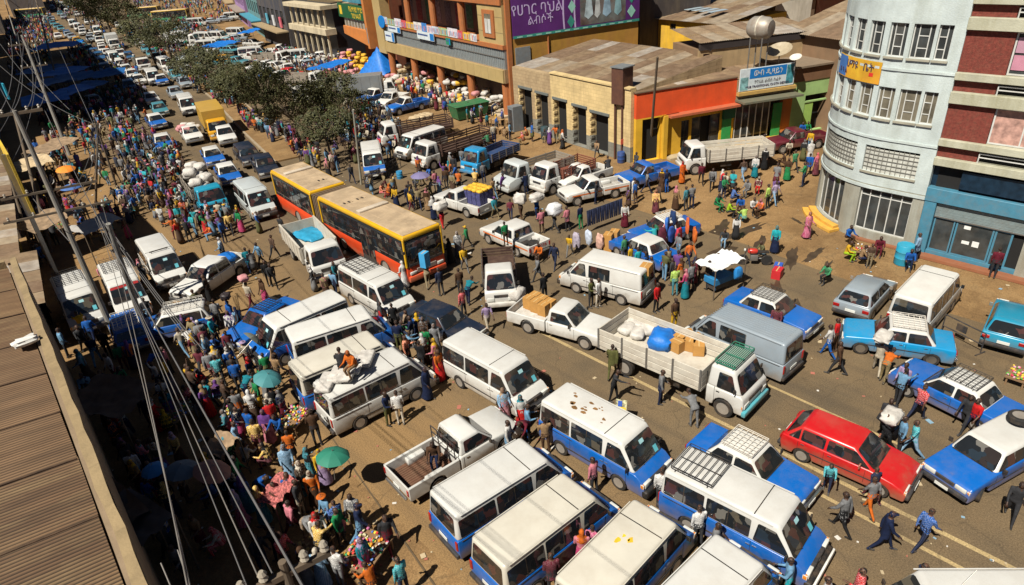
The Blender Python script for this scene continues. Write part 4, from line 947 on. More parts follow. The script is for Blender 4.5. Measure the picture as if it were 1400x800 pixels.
M_DIRT = ground_mat('dirt', (.27, .162, .068), (.165, .098, .042), (.34, .215, .095), 'dirt')
M_ROAD = ground_mat('asphalt', (.158, .113, .063), (.108, .080, .048), (.26, .158, .066), 'road')
def sheet(name, pts, z, m):
    me = bpy.data.meshes.new(name); me.from_pydata([(x, y, z) for x, y in pts], [], [list(range(len(pts)))]); me.materials.append(m)
    return struct(name, me)
sheet('ground', [(-1500, -1500), (1500, -1500), (1500, 1500), (-1500, 1500)], -.02, M_DIRT)
sheet('road', [(6.9, -40), (32.5, -40), (32.0, 8), (33.0, 18), (33.5, 30), (35.5, 48), (42, 80), (50, 120), (66, 180), (102, 400), (72, 400), (34, 180), (22, 120), (14, 80), (9, 50), (7.2, 30)], 0, M_ROAD)
# the far slope rises: a low hill keeps the horizon inside the town
WORN = ground_mat('worn_yellow', (.42, .31, .15), (.34, .25, .12), (.20, .15, .085), 'dirt')
def road_line(pts, wd):
    for (a, b) in zip(pts[:-1], pts[1:]):
        d = Vector((b[0]-a[0], b[1]-a[1])).normalized(); nn = Vector((-d.y, d.x))*wd/2
        sheet('road_marking', [(a[0]+nn.x, a[1]+nn.y), (a[0]-nn.x, a[1]-nn.y), (b[0]-nn.x, b[1]-nn.y), (b[0]+nn.x, b[1]+nn.y)], .004, WORN)
road_line([(18.45, -12), (18.5, 20.5)], .17); road_line([(17.45, -12), (17.5, 6.6)], .15); road_line([(21.6, 4.4), (21.75, 10.2)], .13)
g0, g1 = at(455, 600), at(592, 802); gd = (g1-g0)
sheet('gutter', [(g0.x-.03, g0.y), (g0.x+.03, g0.y), (g1.x+.03, g1.y-.4), (g1.x-.03, g1.y-.4)], .004, mat('gutter_seam', (.10, .068, .035), .95))
WET = mat('mud_wet', (.060, .040, .022), .45, var=.4, scale=2., spec=.5)
rw = random.Random(3)
for px, py, a_, b_, an in ((1082, 352, 1.5, .35, 20), (1112, 348, 1.2, .25, 0), (1105, 312, .9, .2, 40), (1015, 318, 2.4, .4, -10), (985, 312, 1.6, .5, 10), (1060, 400, 1.8, .3, 25), (1090, 302, .7, .15, 60), (1130, 365, 1.0, .2, 10), (985, 345, 1.4, .6, 0), (1090, 425, 1.6, .3, 30), (1040, 330, 1.1, .25, 15), (1230, 585, .5, .12, 0), (690, 690, .8, .3, 60), (560, 640, .6, .2, 30)):
    p = at(px, py); n_ = 18; ca, sa = math.cos(R(an)), math.sin(R(an)); pts = []
    for i in range(n_): t = 2*math.pi*i/n_; k = rw.uniform(.55, 1.2); u, v = a_*k*math.cos(t), b_*k*math.sin(t); pts.append((p.x+u*ca-v*sa, p.y+u*sa+v*ca))
    sheet('mud_stain', pts, .003 if p.x < 33.5 else -.016, WET)
# median with kerb
KERB = mat('kerb_stone', (.30, .24, .16), .9, dirt=.5)
mc = [at(*p) for p in ((398, 218), (352, 178), (306, 133), (250, 91), (196, 61), (150, 30))]
mb = MB()
nrm = []
for i, p in enumerate(mc):
    d = (mc[min(i+1, len(mc)-1)]-mc[max(i-1, 0)]).normalized(); nrm.append(Vector((-d.y, d.x, 0)))
for i in range(len(mc)-1):
    hw_ = 1.35
    A, B, Cc, D_ = mc[i]+nrm[i]*hw_, mc[i]-nrm[i]*hw_, mc[i+1]-nrm[i+1]*hw_, mc[i+1]+nrm[i+1]*hw_
    mb.hexa([B-Vector((0, 0, .05)), Cc-Vector((0, 0, .05)), D_-Vector((0, 0, .05)), A-Vector((0, 0, .05)), B+Vector((0, 0, .14)), Cc+Vector((0, 0, .14)), D_+Vector((0, 0, .14)), A+Vector((0, 0, .14))], M_DIRT)
med = struct('median', mb)
for side in (1, -1):
    for i in range(len(mc)-1):
        a, b = mc[i]+nrm[i]*side*1.4, mc[i+1]+nrm[i+1]*side*1.4; L = (b-a).length; k = max(2, int(L/1.6)) if i < 2 else 1
        for j in range(k):
            p, q = a+(b-a)*(j/k), a+(b-a)*((j+1)/k); o = MB().box((0, 0, .06), ((q-p).length-.03, .18, .22), KERB)
            ks = struct('kerb_stone', o, med); ks.location = (p+q)/2; ks.rotation_euler = (0, 0, math.atan2(q.y-p.y, q.x-p.x))
# ------------------------------------------------------------------ facades
class Facade:
    """a wall along a path; s runs along it, d is proud of it (towards the street)"""
    def __init__(s, P, N, curved=False): s.P, s.N, s.curved = P, N, curved
    def pt(s, u, z, d=0): p, n_ = s.P(u), s.N(u); return Vector((p[0]+n_[0]*d, p[1]+n_[1]*d, z))
    def slab(s, mb, s0, s1, z0, z1, d0, d1, m):
        k = max(1, int(abs(s1-s0)/.45)) if s.curved else 1
        for i in range(k):
            a, b = s0+(s1-s0)*i/k, s0+(s1-s0)*(i+1)/k
            mb.hexa([s.pt(a, z0, d1), s.pt(b, z0, d1), s.pt(b, z0, d0), s.pt(a, z0, d0), s.pt(a, z1, d1), s.pt(b, z1, d1), s.pt(b, z1, d0), s.pt(a, z1, d0)], m)
        return mb
    def wall(s, mb, s0, s1, z0, z1, holes, th, m, d=0):
        ss = sorted({s0, s1, *[h[0] for h in holes], *[h[1] for h in holes]}); ss = [q for q in ss if s0 <= q <= s1]
        zs = sorted({z0, z1, *[h[2] for h in holes], *[h[3] for h in holes]}); zs = [q for q in zs if z0 <= q <= z1]
        for a, b in zip(ss[:-1], ss[1:]):
            run = None
            for c, e in zip(zs[:-1], zs[1:]):
                u, v = (a+b)/2, (c+e)/2
                if any(h[0] < u < h[1] and h[2] < v < h[3] for h in holes):
                    if run: s.slab(mb, a, b, run[0], run[1], d-th, d, m); run = None
                else: run = (run[0], e) if run else (c, e)
            if run: s.slab(mb, a, b, run[0], run[1], d-th, d, m)
        return mb
def line_facade(a, b):
    a, b = Vector(a[:2]), Vector(b[:2]); d = (b-a).normalized(); n_ = Vector((-d.y, d.x))
    if n_.dot(-a) < 0: n_ = -n_
    F = Facade(lambda u: (a.x+d.x*u, a.y+d.y*u), lambda u: (n_.x, n_.y)); F.L = (b-a).length; F.d = d; F.n = n_; return F
class Bld:
    def __init__(s, name, label, loc, cat='building', group=None):
        s.loc = Vector(loc); s.root = thing(name, label, cat, loc, 0, group)
    def part(s, name, mb, parent=None, label=None, **k):
        me = mb.mesh(name, **{'smooth': 0, **k}) if isinstance(mb, MB) else mb
        o = bpy.data.objects.new(name, me); C.objects.link(o); o.parent = parent or s.root
        if not parent: o.matrix_parent_inverse = Matrix.Translation(-s.loc)
        if label: o['label'] = label
        return o
    def window(s, F, s0, s1, z0, z1, fm, cols=(.0, 1.), rows=None, d=-.12, fw=.05, gm=None, sill=None, name='window'):
        """frame with muntins, one pane object per light"""
        mb = MB()
        F.slab(mb, s0, s0+fw, z0, z1, d-.04, d+.03, fm); F.slab(mb, s1-fw, s1, z0, z1, d-.04, d+.03, fm)
        F.slab(mb, s0+fw, s1-fw, z0, z0+fw, d-.04, d+.03, fm); F.slab(mb, s0+fw, s1-fw, z1-fw, z1, d-.04, d+.03, fm)
        cs = [s0+fw]+[s0+(s1-s0)*c for c in cols[1:-1]]+[s1-fw]; rows = rows or [(0., 1.)]*(len(cs)-1)
        for c in cs[1:-1]: F.slab(mb, c-fw*.45, c+fw*.45, z0+fw, z1-fw, d-.035, d+.025, fm)
        o = None; panes = []
        for i in range(len(cs)-1):
            a, b = cs[i]+(fw*.45 if i else 0), cs[i+1]-(fw*.45 if i < len(cs)-2 else 0); rr = rows[i]
            for j in range(len(rr)-1):
                za, zb_ = z0+fw+(z1-z0-2*fw)*rr[j], z0+fw+(z1-z0-2*fw)*rr[j+1]
                if j: F.slab(mb, a, b, za-fw*.4, za+fw*.4, d-.03, d+.02, fm)
                panes.append((a, b, za+(fw*.4 if j else 0), zb_-(fw*.4 if j < len(rr)-2 else 0)))
        o = s.part(name, mb)
        for a, b, za, zb_ in panes: s.part('pane', F.slab(MB(), a, b, za, zb_, d-.02, d-.01, gm or W_GLASS), o)
        if sill: s.part('sill', F.slab(MB(), s0-.05, s1+.05, z0-.10, z0-.005, -.1, .10, sill))
        return o
def text_mesh(body, size, m, extrude=.01, align='CENTER'):
    cu = bpy.data.curves.new('lettering', 'FONT'); cu.body = body; cu.size = size; cu.extrude = extrude; cu.align_x = align; cu.align_y = 'CENTER'; cu.resolution_u = 2
    o = bpy.data.objects.new('lettering', cu); sc_ = bpy.data.scenes.new('lettering'); sc_.collection.objects.link(o); vl = sc_.view_layers[0]; vl.update(); dg = vl.depsgraph
    me = bpy.data.meshes.new_from_object(o.evaluated_get(dg)); bpy.data.objects.remove(o); bpy.data.scenes.remove(sc_); me.materials.clear(); me.materials.append(m); return me
def face_matrix(F, u, z, d):
    n_ = Vector((*F.N(u), 0)); zz = Vector((0, 0, 1)); xx = zz.cross(n_); p = F.pt(u, z, d)
    return Matrix(((xx.x, zz.x, n_.x, p.x), (xx.y, zz.y, n_.y, p.y), (xx.z, zz.z, n_.z, p.z), (0, 0, 0, 1)))
def letter(B, F, u, z, d, body, size, m, parent=None, sx=1.0):
    me = text_mesh(body, size, m); me.transform(face_matrix(F, u, z, d) @ Matrix.Diagonal((sx, 1, 1, 1)))
    return B.part('lettering', me, parent)
W_GLASS = mat('window_glass', (.045, .05, .05), .08, var=.5, scale=1.5, spec=.5, dirt=.2, dirtcol=(.14, .12, .09))
W_GLASS2 = mat('window_glass_pale', (.16, .14, .10), .15, var=.6, scale=1.2, spec=.5)
VOID = mat('interior_shade', (.012, .011, .010), .9)  # near-black stands in for the shade inside unlit rooms
CONC = mat('concrete', (.33, .31, .24), .85, dirt=.6, scale=1.2, dirtcol=(.17, .15, .10), bump=.15)
WPAINT = mat('white_paint', (.54, .54, .50), .6, dirt=.4, scale=1.5)
def coursed(m, bw, bh, f=.35, mort=(.10, .07, .04)):      # thin stone / brick joints, too fine to build
    n, l = m.node_tree.nodes, m.node_tree.links; b = n['Principled BSDF']; src = b.inputs['Base Color'].links[0].from_socket; tc = n.new('ShaderNodeTexCoord'); sx = n.new('ShaderNodeSeparateXYZ'); cm = n.new('ShaderNodeCombineXYZ'); l.new(tc.outputs['Object'], sx.inputs[0]); l.new(sx.outputs['Y'], cm.inputs['X']); l.new(sx.outputs['Z'], cm.inputs['Y'])
    bt = n.new('ShaderNodeTexBrick'); bt.inputs['Scale'].default_value = 1; bt.inputs['Brick Width'].default_value = bw; bt.inputs['Row Height'].default_value = bh; bt.inputs['Mortar Size'].default_value = bh*.07; bt.inputs['Color1'].default_value = (1, 1, 1, 1); bt.inputs['Color2'].default_value = (.72, .72, .72, 1); bt.inputs['Mortar'].default_value = (.45, .42, .4, 1); l.new(cm.outputs[0], bt.inputs['Vector'])
    mx = n.new('ShaderNodeMix'); mx.data_type = 'RGBA'; mx.blend_type = 'MULTIPLY'; mx.inputs['Factor'].default_value = f*2; l.new(src, mx.inputs['A']); l.new(bt.outputs['Color'], mx.inputs['B']); l.new(mx.outputs['Result'], b.inputs['Base Color']); return m
def plaster(name, col, dirt=.4, dc=(.16, .12, .07)): return mat(name, col, .88, dirt=min(.9, dirt*1.4), scale=1.1, dirtcol=dc, bump=.25, bscale=14, var=.16, streak=.14)
# ---- rounded corner building with brick wing
def tower():
    cx_, cy_, r_ = 42.5, 12.0, 5.0
    def P(u): return (37.5, 12+u) if u <= 0 else (cx_-r_*math.cos(u/r_), cy_+r_*math.sin(u/r_))
    def N(u): return (-1, 0) if u <= 0 else (-math.cos(u/r_), math.sin(u/r_))
    F = Facade(P, N, True)
    B = Bld('corner_building', 'pale blue rounded corner building with steel windows and brick wing', (38, 12, 0))
    wallm = plaster('pale_blue_plaster', (.47, .525, .505), .5, (.31, .335, .28)); gr = plaster('grey_pier', (.30, .30, .25), .6)
    S1 = 12.0; seam = -2.25
    wins = [(4.2, .88), (3.03, .88), (1.86, .88), (.69, .88), (-.48, .98), (-1.42, .62), (5.37, .88), (6.54, .88)]
    holes = []
    for z0, z1 in ((9.95, 11.55), (6.85, 8.45), (13.2, 14.8)): holes += [(c-w_/2, c+w_/2, z0, z1) for c, w_ in wins]
    grid = [(1.74, 5.75, 3.95, 5.35), (-1.55, 1.22, 3.95, 5.35)]; shop = [(2.1, 4.9, .35, 3.0), (-1.7, 1.06, .55, 2.95)]
    m = MB(); F.wall(m, seam, S1, 3.25, 16.5, holes+grid, .30, wallm); B.part('wall', m)
    m = MB(); F.wall(m, seam, S1, -.1, 3.25, shop, .30, gr, -.01); B.part('ground_floor_wall', m)
    B.part('dark_core', F.slab(MB(), seam, S1, 0, 16.2, -.75, -.62, VOID))
    cur = mat('curtain_pale', (.42, .40, .34), .9, var=.3)
    for k, (z0, z1) in enumerate(((9.95, 11.55), (6.85, 8.45))):
        for c, w_ in wins:
            B.window(F, c-w_/2, c+w_/2, z0, z1, WPAINT, (0, .26, .74, 1) if w_ > .7 else (0, .4, 1), [(0, 1), (0, .28, .66, 1), (0, 1)] if w_ > .7 else [(0, 1), (0, .28, .66, 1)], d=-.16, gm=W_GLASS if k == 0 else W_GLASS2, sill=CONC)
    LATT = mat('lattice_bar', (.17, .165, .14), .7)
    for s0, s1, z0, z1 in grid:
        g = MB(); n = int((s1-s0)/.235)
        for i in range(n+1): u = s0+(s1-s0)*i/n; F.slab(g, u-.016, u+.016, z0, z1, -.09, -.06, LATT)
        for i in range(1, 6): z = z0+(z1-z0)*i/6; F.slab(g, s0, s1, z-.016, z+.016, -.088, -.058, LATT)
        B.part('window_lattice', g); B.part('lattice_glass', F.slab(MB(), s0, s1, z0, z1-.14, -.13, -.10, mat('lattice_glass', (.50, .50, .44), .5, var=.25, dirt=.4)))
        B.part('sill', F.slab(MB(), s0-.05, s1+.05, z0-.10, z0-.004, -.1, .08, CONC))
    B.window(F, 2.1, 4.9, .35, 3.0, WPAINT, (0, .2, .4, .7, 1), None, d=-.2, fw=.07)
    B.window(F, -1.7, 1.06, .55, 2.95, WPAINT, (0, .2, .4, .6, .8, 1), [(0, .86, 1)]*5, d=-.2, fw=.06)
    B.part('window_panel', F.slab(MB(), -1.7, 1.06, .0+.1, .545, -.25, -.05, WPAINT))
    for z in (3.02, 5.75, 9.3): B.part('moulding', F.slab(MB(), seam, S1, z, z+.12 if z > 4 else z+.16, .002, .06, wallm))
    st = mat('yellow_step', (.62, .34, .05), .8, dirt=.5)
    B.part('step', F.slab(MB(), 1.9, 5.2, 0, .16, .0, .75, st)); B.part('step', F.slab(MB(), 2.0, 5.1, .16, .32, .0, .40, st))
    B.part('plinth', F.slab(MB(), seam, 1.2, 0, .10, .0, .25, mat('red_step', (.25, .09, .04), .85, dirt=.5)))
    # banner round the curve
    bn = mat('banner_yellow', (.70, .42, .03), .6, var=.35, scale=.6, dirt=.6, dirtcol=(.65, .13, .02)); B1 = F.slab(MB(), 1.15, 4.6, 8.52, 9.62, .03, .06, bn)
    ob = B.part('banner', B1)
    pg = MB(); F.slab(pg, 3.6, 4.6, 8.56, 9.58, .06, .065, mat('banner_blue', (.05, .16, .42), .6)); B.part('banner_panel', pg, ob)
    for i, ch in enumerate('ሀማዩ ቤት'):
        if ch != ' ': letter(B, F, 3.45-i*.35, 9.25, .07, ch, .52, mat('ink', (.05, .03, .06), .7), ob)
    for i in range(3): letter(B, F, 4.2-i*.3, 8.85, .07, 'በዓል'[i], .34, mat('ink', (.05, .03, .06), .7), ob)
    B.part('banner_emblem', F.slab(MB(), 1.55, 1.8, 8.86, 9.04, .066, .072, mat('emblem_red', (.6, .03, .02), .6)), ob)
    # brick wing
    G = Facade(lambda u: (37.5, 12+u), lambda u: (-1, 0)); Y0, Y1 = -30.0, seam
    brick = mat('red_brick', (.20, .042, .028), .9, var=.3, scale=8, dirt=.3, bump=.4)
    coursed(brick, .22, .075, .3)
    band = plaster('band_concrete', (.40, .39, .29), .7, (.24, .22, .12))
    zz = [(4.95, 5.35, 'band'), (5.35, 5.95, 'strip'), (5.95, 6.30, 'band'), (6.30, 8.05, 'win'), (8.05, 8.60, 'band'), (8.60, 9.15, 'strip'), (9.15, 9.50, 'band'), (9.50, 11.40, 'win'), (11.40, 11.95, 'band'), (11.95, 12.5, 'strip'), (12.5, 12.85, 'band'), (12.85, 14.7, 'win'), (14.7, 16.5, 'band')]
    for a, b, k in zz:
        if k == 'band': B.part('concrete_band', G.slab(MB(), Y0, Y1-.003, a, b, -.5, .16, band).mesh('band', .02, 1))
        elif k == 'strip':
            B.part('brick_strip', G.slab(MB(), -4.0, Y1-.003, a+.003, b-.003, -.5, -.12, brick)); B.part('strip_void', G.slab(MB(), Y0, -4.003, a+.003, b-.003, -.7, -.5, VOID))
            B.part('railing', MB().path([G.pt(-4.1, b-.12, .02), G.pt(-12, b-.12, .02)], .03, WPAINT).path([G.pt(-4.1, b-.3, .02), G.pt(-12, b-.3, .02)], .03, WPAINT).path([G.pt(-4.1, a, .02), G.pt(-4.1, b-.1, .02)], .03, WPAINT))
        else:
            B.part('brick_panel', G.slab(MB(), -4.2, Y1-.003, a+.003, b-.003, -.5, -.08, brick))
            u = -4.2
            while u > -16:
                gm_ = mat('pink_curtain', (.42, .24, .19), .9, var=.5, scale=4) if a < 8 else W_GLASS
                B.window(G, u-2.6, u-.02, a+.02, b-.02, WPAINT, (0, .5, 1), None, d=-.18, fw=.07, gm=gm_)
                if a > 8:
                    for k2, cc in enumerate(((.45, .2, .26), (.30, .42, .44), (.40, .22, .28), (.12, .02, .03))):
                        B.part('display_card', G.slab(MB(), u-.75-.75*(k2 % 2), u-.12-.75*(k2 % 2), a+.25+.75*(k2//2), a+.9+.75*(k2//2), -.165, -.155, mat('card_%d' % k2, cc, .6)))
                u -= 2.62
    B.part('backing', MB().box((48, -9.5, 8.2), (20.4, 38, 16.2), VOID))
    # blue shop under the wing
    bl = mat('shop_blue', (.055, .19, .27), .55, dirt=.35); dk = mat('sign_dark_blue', (.008, .022, .04), .35, var=.5)
    B.part('sign_recess', G.slab(MB(), Y0, Y1-.003, 3.75, 4.946, -.7, -.35, dk)); B.part('sign_box', G.slab(MB(), Y0, -3.6, 3.9, 4.8, -.346, -.05, dk))
    B.part('fascia', G.slab(MB(), Y0, Y1-.003, 3.02, 3.746, -.4, .10, bl).mesh('f', .02, 1))
    for u in (-2.62, -7.25, -11.6): B.part('pilaster', G.slab(MB(), u-.22, u+.34, -.1, 3.016, -.4, .06, bl if u > -5 else gr))
    for u0, u1 in ((-7.0, -2.85), (-11.4, -7.5)):
        sh = MB(); n = 11
        for i in range(n): z = 2.25+(3.0-2.25)*i/n; G.slab(sh, u0, u1, z, z+.058, -.16, -.12+(.01 if i % 2 else 0), mat('shutter', (.24, .30, .30), .5, .3, dirt=.4))
        B.part('roller_shutter', sh)
        B.part('shutter_box', G.slab(MB(), u0, u1, 2.19, 2.247, -.14, -.09, STEEL))
        B.window(G, u1-1.0, u1-.02, .32, 2.18, bl, (0, 1), None, d=-.2, fw=.07); B.window(G, u1-2.75, u1-1.05, .32, 2.18, bl, (0, 1), None, d=-.2, fw=.08)
        B.window(G, u1-3.55, u1-2.78, .22, 2.18, bl, (0, 1), [(0, .3, 1)], d=-.2, fw=.09, name='door')
        B.part('shop_void', G.slab(MB(), u0, u1-3.56, .2, 2.18, -1.2, -1.1, VOID))
        B.part('sill_wall', G.slab(MB(), u0, u1, .0, .31, -.3, -.06, bl))
        pst = mat('poster_white', (.7, .7, .66), .6)
        for (a, b, c, e) in ((.32, .62, 1.85, 2.03), (.38, .72, 1.05, 1.22), (.85, 1.15, 1.0, 1.3)): B.part('poster', G.slab(MB(), u1-1.1-b, u1-1.1-a, c, e, -.196, -.185, pst))
    B.part('plinth', G.slab(MB(), Y0, Y1-.4, 0, .15, .0, .55, mat('red_step', (.25, .09, .04), .85, dirt=.5)))
    OBST.append((42.5, -6, 5.4, 23, 0)); OBST.append((45, 14, 7, 4.5, 0))
    return B
tower()
# ---- shops round the bend
def corr_panel(wd, ln, m, period=.13, amp=.02, nseg=None):
    """corrugated sheet: width along x (waves), length along y"""
    n = nseg or max(4, int(wd/period*4)); vs_, fs = [], []
    for i in range(n+1):
        x = wd*i/n; z = amp*math.sin(2*math.pi*x/period); vs_ += [(x, 0, z), (x, ln, z)]
    for i in range(n): fs.append((2*i, 2*i+2, 2*i+3, 2*i+1))
    me = bpy.data.meshes.new('sheet'); me.from_pydata(vs_, [], fs); me.materials.append(m); return me
RUST = [mat('tin_%d' % i, c, .6, .25, var=.3, scale=1.5, dirt=.75, dirtcol=d_) for i, (c, d_) in enumerate((((.25, .175, .105), (.13, .07, .035)), ((.29, .215, .135), (.19, .11, .055)), ((.32, .26, .185), (.22, .14, .08)), ((.215, .145, .09), (.12, .065, .035)), ((.35, .31, .26), (.24, .16, .10))))]
def tin_roof(B, A, U, V_, nu, nv, period=.13, amp=.018, seed=1, pal=RUST, name='roof_sheet'):
    """roof plane from corner A spanned by U (eaves) and V (up the slope), one object per sheet"""
    rnd = random.Random(seed); A, U, V_ = Vector(A), Vector(U), Vector(V_); wd, ln = U.length/nu, V_.length/nv
    ux, vy = U.normalized(), V_.normalized(); nz = ux.cross(vy).normalized(); vy = nz.cross(ux)
    ms = [corr_panel(wd*1.04, ln*1.05, m, period, amp) for m in pal]
    for i in range(nu):
        for j in range(nv):
            p = A+U*(i/nu)+V_*(j/nv)+nz*(.012*((i+j) % 2)+.02*j/nv+rnd.uniform(0, .012))
            o = B.part(name, rnd.choice(ms)); a = rnd.uniform(-.008, .008)
            X_ = ux*math.cos(a)+vy*math.sin(a); Y_ = nz.cross(X_)
            o.matrix_basis = Matrix(((X_.x, Y_.x, nz.x, p.x), (X_.y, Y_.y, nz.y, p.y), (X_.z, Y_.z, nz.z, p.z), (0, 0, 0, 1)))
def shops():
    A, Bc = (43.0, 47.0), (40.6, 31.4)                    # cream wall: far end, street corner
    F = line_facade(A, Bc); L = F.L
    B = Bld('stone_shop_building', 'cream painted stone shop building with five doorways and tin roof', (41.5, 39, 0))
    cream = plaster('cream_stone', (.62, .46, .215), .45, (.25, .18, .10)); tan = plaster('tan_stone', (.40, .29, .16), .6, (.2, .13, .07)); grey = plaster('grey_dado', (.21, .21, .18), .5)
    coursed(cream, .62, .28, .2); coursed(tan, .5, .28, .25); coursed(grey, .62, .28, .2)
    opn = []
    for px0, px1 in ((717, 729), (740, 751), (764, 776), (790, 803), (815, 833)):
        q = []
        for px in (px0, px1):
            best = min((abs(proj(F.pt(L*i/400, 2.2, -.2))[0]-px), L*i/400) for i in range(401)); q.append(best[1])
        opn.append((q[0]-.35, q[1]+.1))
    zt = [3.75, 3.65, 3.5, 3.35, 3.2]
    holes = [(a, b, 0.05, z) for (a, b), z in zip(opn, zt)]
    cut = opn[1][1]+.45
    B.part('wall', F.wall(MB(), 0, cut, 1.2, 5.5, holes, .55, tan)); B.part('wall', F.wall(MB(), cut, L, 1.2, 5.6, holes, .55, cream)); B.part('dado', F.wall(MB(), 0, L, -.1, 1.2, holes, .56, grey, .006))
    B.part('parapet_cap', F.slab(MB(), cut, L, 5.6, 5.72, -.5, .10, cream))
    for (a, b), z in zip(opn, zt):
        B.part('lintel', F.slab(MB(), a-.15, b+.15, z, z+.2, .004, .10, mat('lintel_grey', (.12, .13, .12), .8)))
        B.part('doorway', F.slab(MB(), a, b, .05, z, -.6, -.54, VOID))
        for k in range(int(z/.3)):                                  # rough quoins in the jamb
            B.part('quoin', F.slab(MB(), a-.16, a-.002+.05*(k % 2), .1+k*.3, .36+k*.3, -.3, .05+.03*(k % 3), cream if k > 3 else grey).mesh('q', .02, 1))
        B.part('shutter_leaf', F.slab(MB(), b-.55, b-.02, .06, z-.05, -.5, -.46, mat('door_blue_grey', (.07, .09, .11), .6)))
    # the tin roof behind, rising to a ridge
    n_ = Vector((F.n.x, F.n.y, 0)); d = Vector((F.d.x, F.d.y, 0))
    e0 = F.pt(-.3, 5.45, -.5)
    tin_roof(B, e0, d*(L+.2), -n_*9.5+Vector((0, 0, 1.0)), 12, 3, .16, .022, 3)
    B.part('gable_wall', MB().prism([(-.5, 5.15), (-10, 5.15), (-10, 6.42), (-.5, 5.43)], lambda d_, z: F.pt(L-.12, z, d_), lambda d_, z: F.pt(L-.02, z, d_), tan))
    B.part('body', MB().hexa([F.pt(L-.01, 0, -.6), F.pt(.2, 0, -.6), F.pt(.2, 0, -11), F.pt(L-.01, 0, -11), F.pt(L-.01, 5.2, -.6), F.pt(.2, 5.2, -.6), F.pt(.2, 5.2, -11), F.pt(L-.01, 5.2, -11)], tan))
    OBST.append((46.5, 38.5, 5.2, 8, R(-8)))
    # rusty sentry hut on a pole frame at the corner
    hb = at(862, 214); H = Bld('pole_mounted_box', 'rusty brown steel box on poles at the shop corner', (hb.x, hb.y, 0), 'utility box')
    rb = mat('rusty_box', (.085, .035, .022), .75, dirt=.5, dirtcol=(.16, .07, .03)); c = Vector((hb.x-.9, hb.y+.3, 0))
    H.part('box', MB().box(c+Vector((.1, 0, 5.75)), (1.25, 1.1, 2.7), rb).mesh('b', .02, 1)); H.part('lid', MB().box(c+Vector((.1, 0, 7.14)), (1.4, 1.25, .08), mat('box_lid', (.16, .17, .17), .5)))
    for dx, dy in ((-.3, -.35), (.5, -.35), (-.3, .35), (.5, .35)): H.part('post', MB().tube(c+Vector((dx, dy, -.1)), c+Vector((dx, dy, 4.45)), .08, rb, 8))
    lad = MB()
    for i in range(13): lad.tube(c+Vector((.55, -.4, .4+i*.33)), c+Vector((.85, -.4, .4+i*.33)), .02, STEEL, 4)
    for x in (.55, .85): lad.tube(c+Vector((x, -.4, 0)), c+Vector((x, -.4, 4.6)), .025, STEEL, 5)
    H.part('ladder', lad); H.part('notice', MB().box(c+Vector((-.3, -.44, 1.55)), (.45, .04, .4), mat('notice_red', (.55, .09, .06), .6)))
    # orange and yellow shop, then the tailor with the sign, then the green shop
    P0, P1, P2, P3 = (40.75, 31.0), (48.9, 27.5), (53.6, 25.1), (64.0, 20.6)
    F = line_facade(P0, P1); L = F.L
    B = Bld('orange_shop', 'shop with bright orange upper wall over yellow ground floor', (45, 29.4, 0))
    org, yel = plaster('orange_paint', (.66, .075, .012), .25, (.35, .06, .02)), plaster('yellow_paint', (.62, .35, .02), .3, (.35, .2, .04))
    holes = [(.55, 2.1, 0, 3.3), (4.0, 4.75, .55, 2.7), (4.95, 7.6, .25, 2.8)]
    B.part('upper_wall', F.wall(MB(), 0, L-.003, 3.42, 5.35, [], .35, org)); B.part('wall', F.wall(MB(), 0, L-.003, -.1, 3.42, holes, .35, yel))
    B.part('ledge', F.slab(MB(), 2.6, L-.01, 3.25, 3.42, .002, .75, mat('ledge', (.42, .10, .04), .8, dirt=.4)))
    B.part('side_porch', F.slab(MB(), 2.25, 2.6, 0, 3.4, .0, .35, yel))
    for a, b, c_, e in holes: B.part('interior', F.slab(MB(), a, b, c_, e, -.5, -.36, VOID))
    B.window(F, 4.0, 4.75, .55, 2.7, DARKGREY, (0, .5, 1), [(0, .35, 1)]*2, d=-.15); B.window(F, 4.95, 5.85, .25, 2.8, DARKGREY, (0, 1), [(0, .4, 1)], d=-.15); B.window(F, 6.7, 7.6, .25, 2.8, DARKGREY, (0, 1), [(0, .4, 1)], d=-.15)
    gr = mat('door_green', (.015, .26, .06), .55, dirt=.3)
    B.part('shutter_door', F.slab(MB(), 7.75, 8.6, .2, 2.3, .02, .08, gr)); B.part('awning_flap', F.slab(MB(), 7.7, 8.75, 2.3, 3.24, .02, .3, mat('door_green_dark', (.01, .10, .04), .6)))
    B.part('roof_edge', F.slab(MB(), -.1, L-.01, 5.35, 5.43, -.4, .08, mat('edge_brown', (.14, .09, .05), .9)))
    B.part('step', F.slab(MB(), 2.6, L-.01, -.02, .14, .0, .9, plaster('pave_tan', (.45, .36, .22))))
    n_ = Vector((F.n.x, F.n.y, 0)); d = Vector((F.d.x, F.d.y, 0)); tin_roof(B, F.pt(0, 5.3, -.4), d*L, -n_*8+Vector((0, 0, .15)), 9, 3, .16, .022, 5)
    B.part('body', MB().hexa([F.pt(0.02, 0, -.6), F.pt(L-.02, 0, -.6), F.pt(L-.02, 0, -9), F.pt(.02, 0, -9), F.pt(0.02, 5.1, -.6), F.pt(L-.02, 5.1, -.6), F.pt(L-.02, 5.1, -9), F.pt(.02, 5.1, -9)], tan))
    OBST.append((46.5, 33, 5, 5.5, R(-24)))
    F = line_facade(P1, P2); L = F.L
    B = Bld('tailor_shop', 'dark open shopfront under a blue and white lettered sign', (51.2, 26.3, 0))
    B.part('wall', F.wall(MB(), 0, L, 3.4, 5.2, [], .3, tan)); pm = plaster('dark_red', (.16, .03, .02))
    B.part('wall', F.wall(MB(), L-.9, L, -.1, 3.4, [], .3, plaster('orange_dado', (.52, .17, .03)))); B.part('interior', F.slab(MB(), 0, L-.9, 0, 3.4, -1.6, -1.5, VOID))
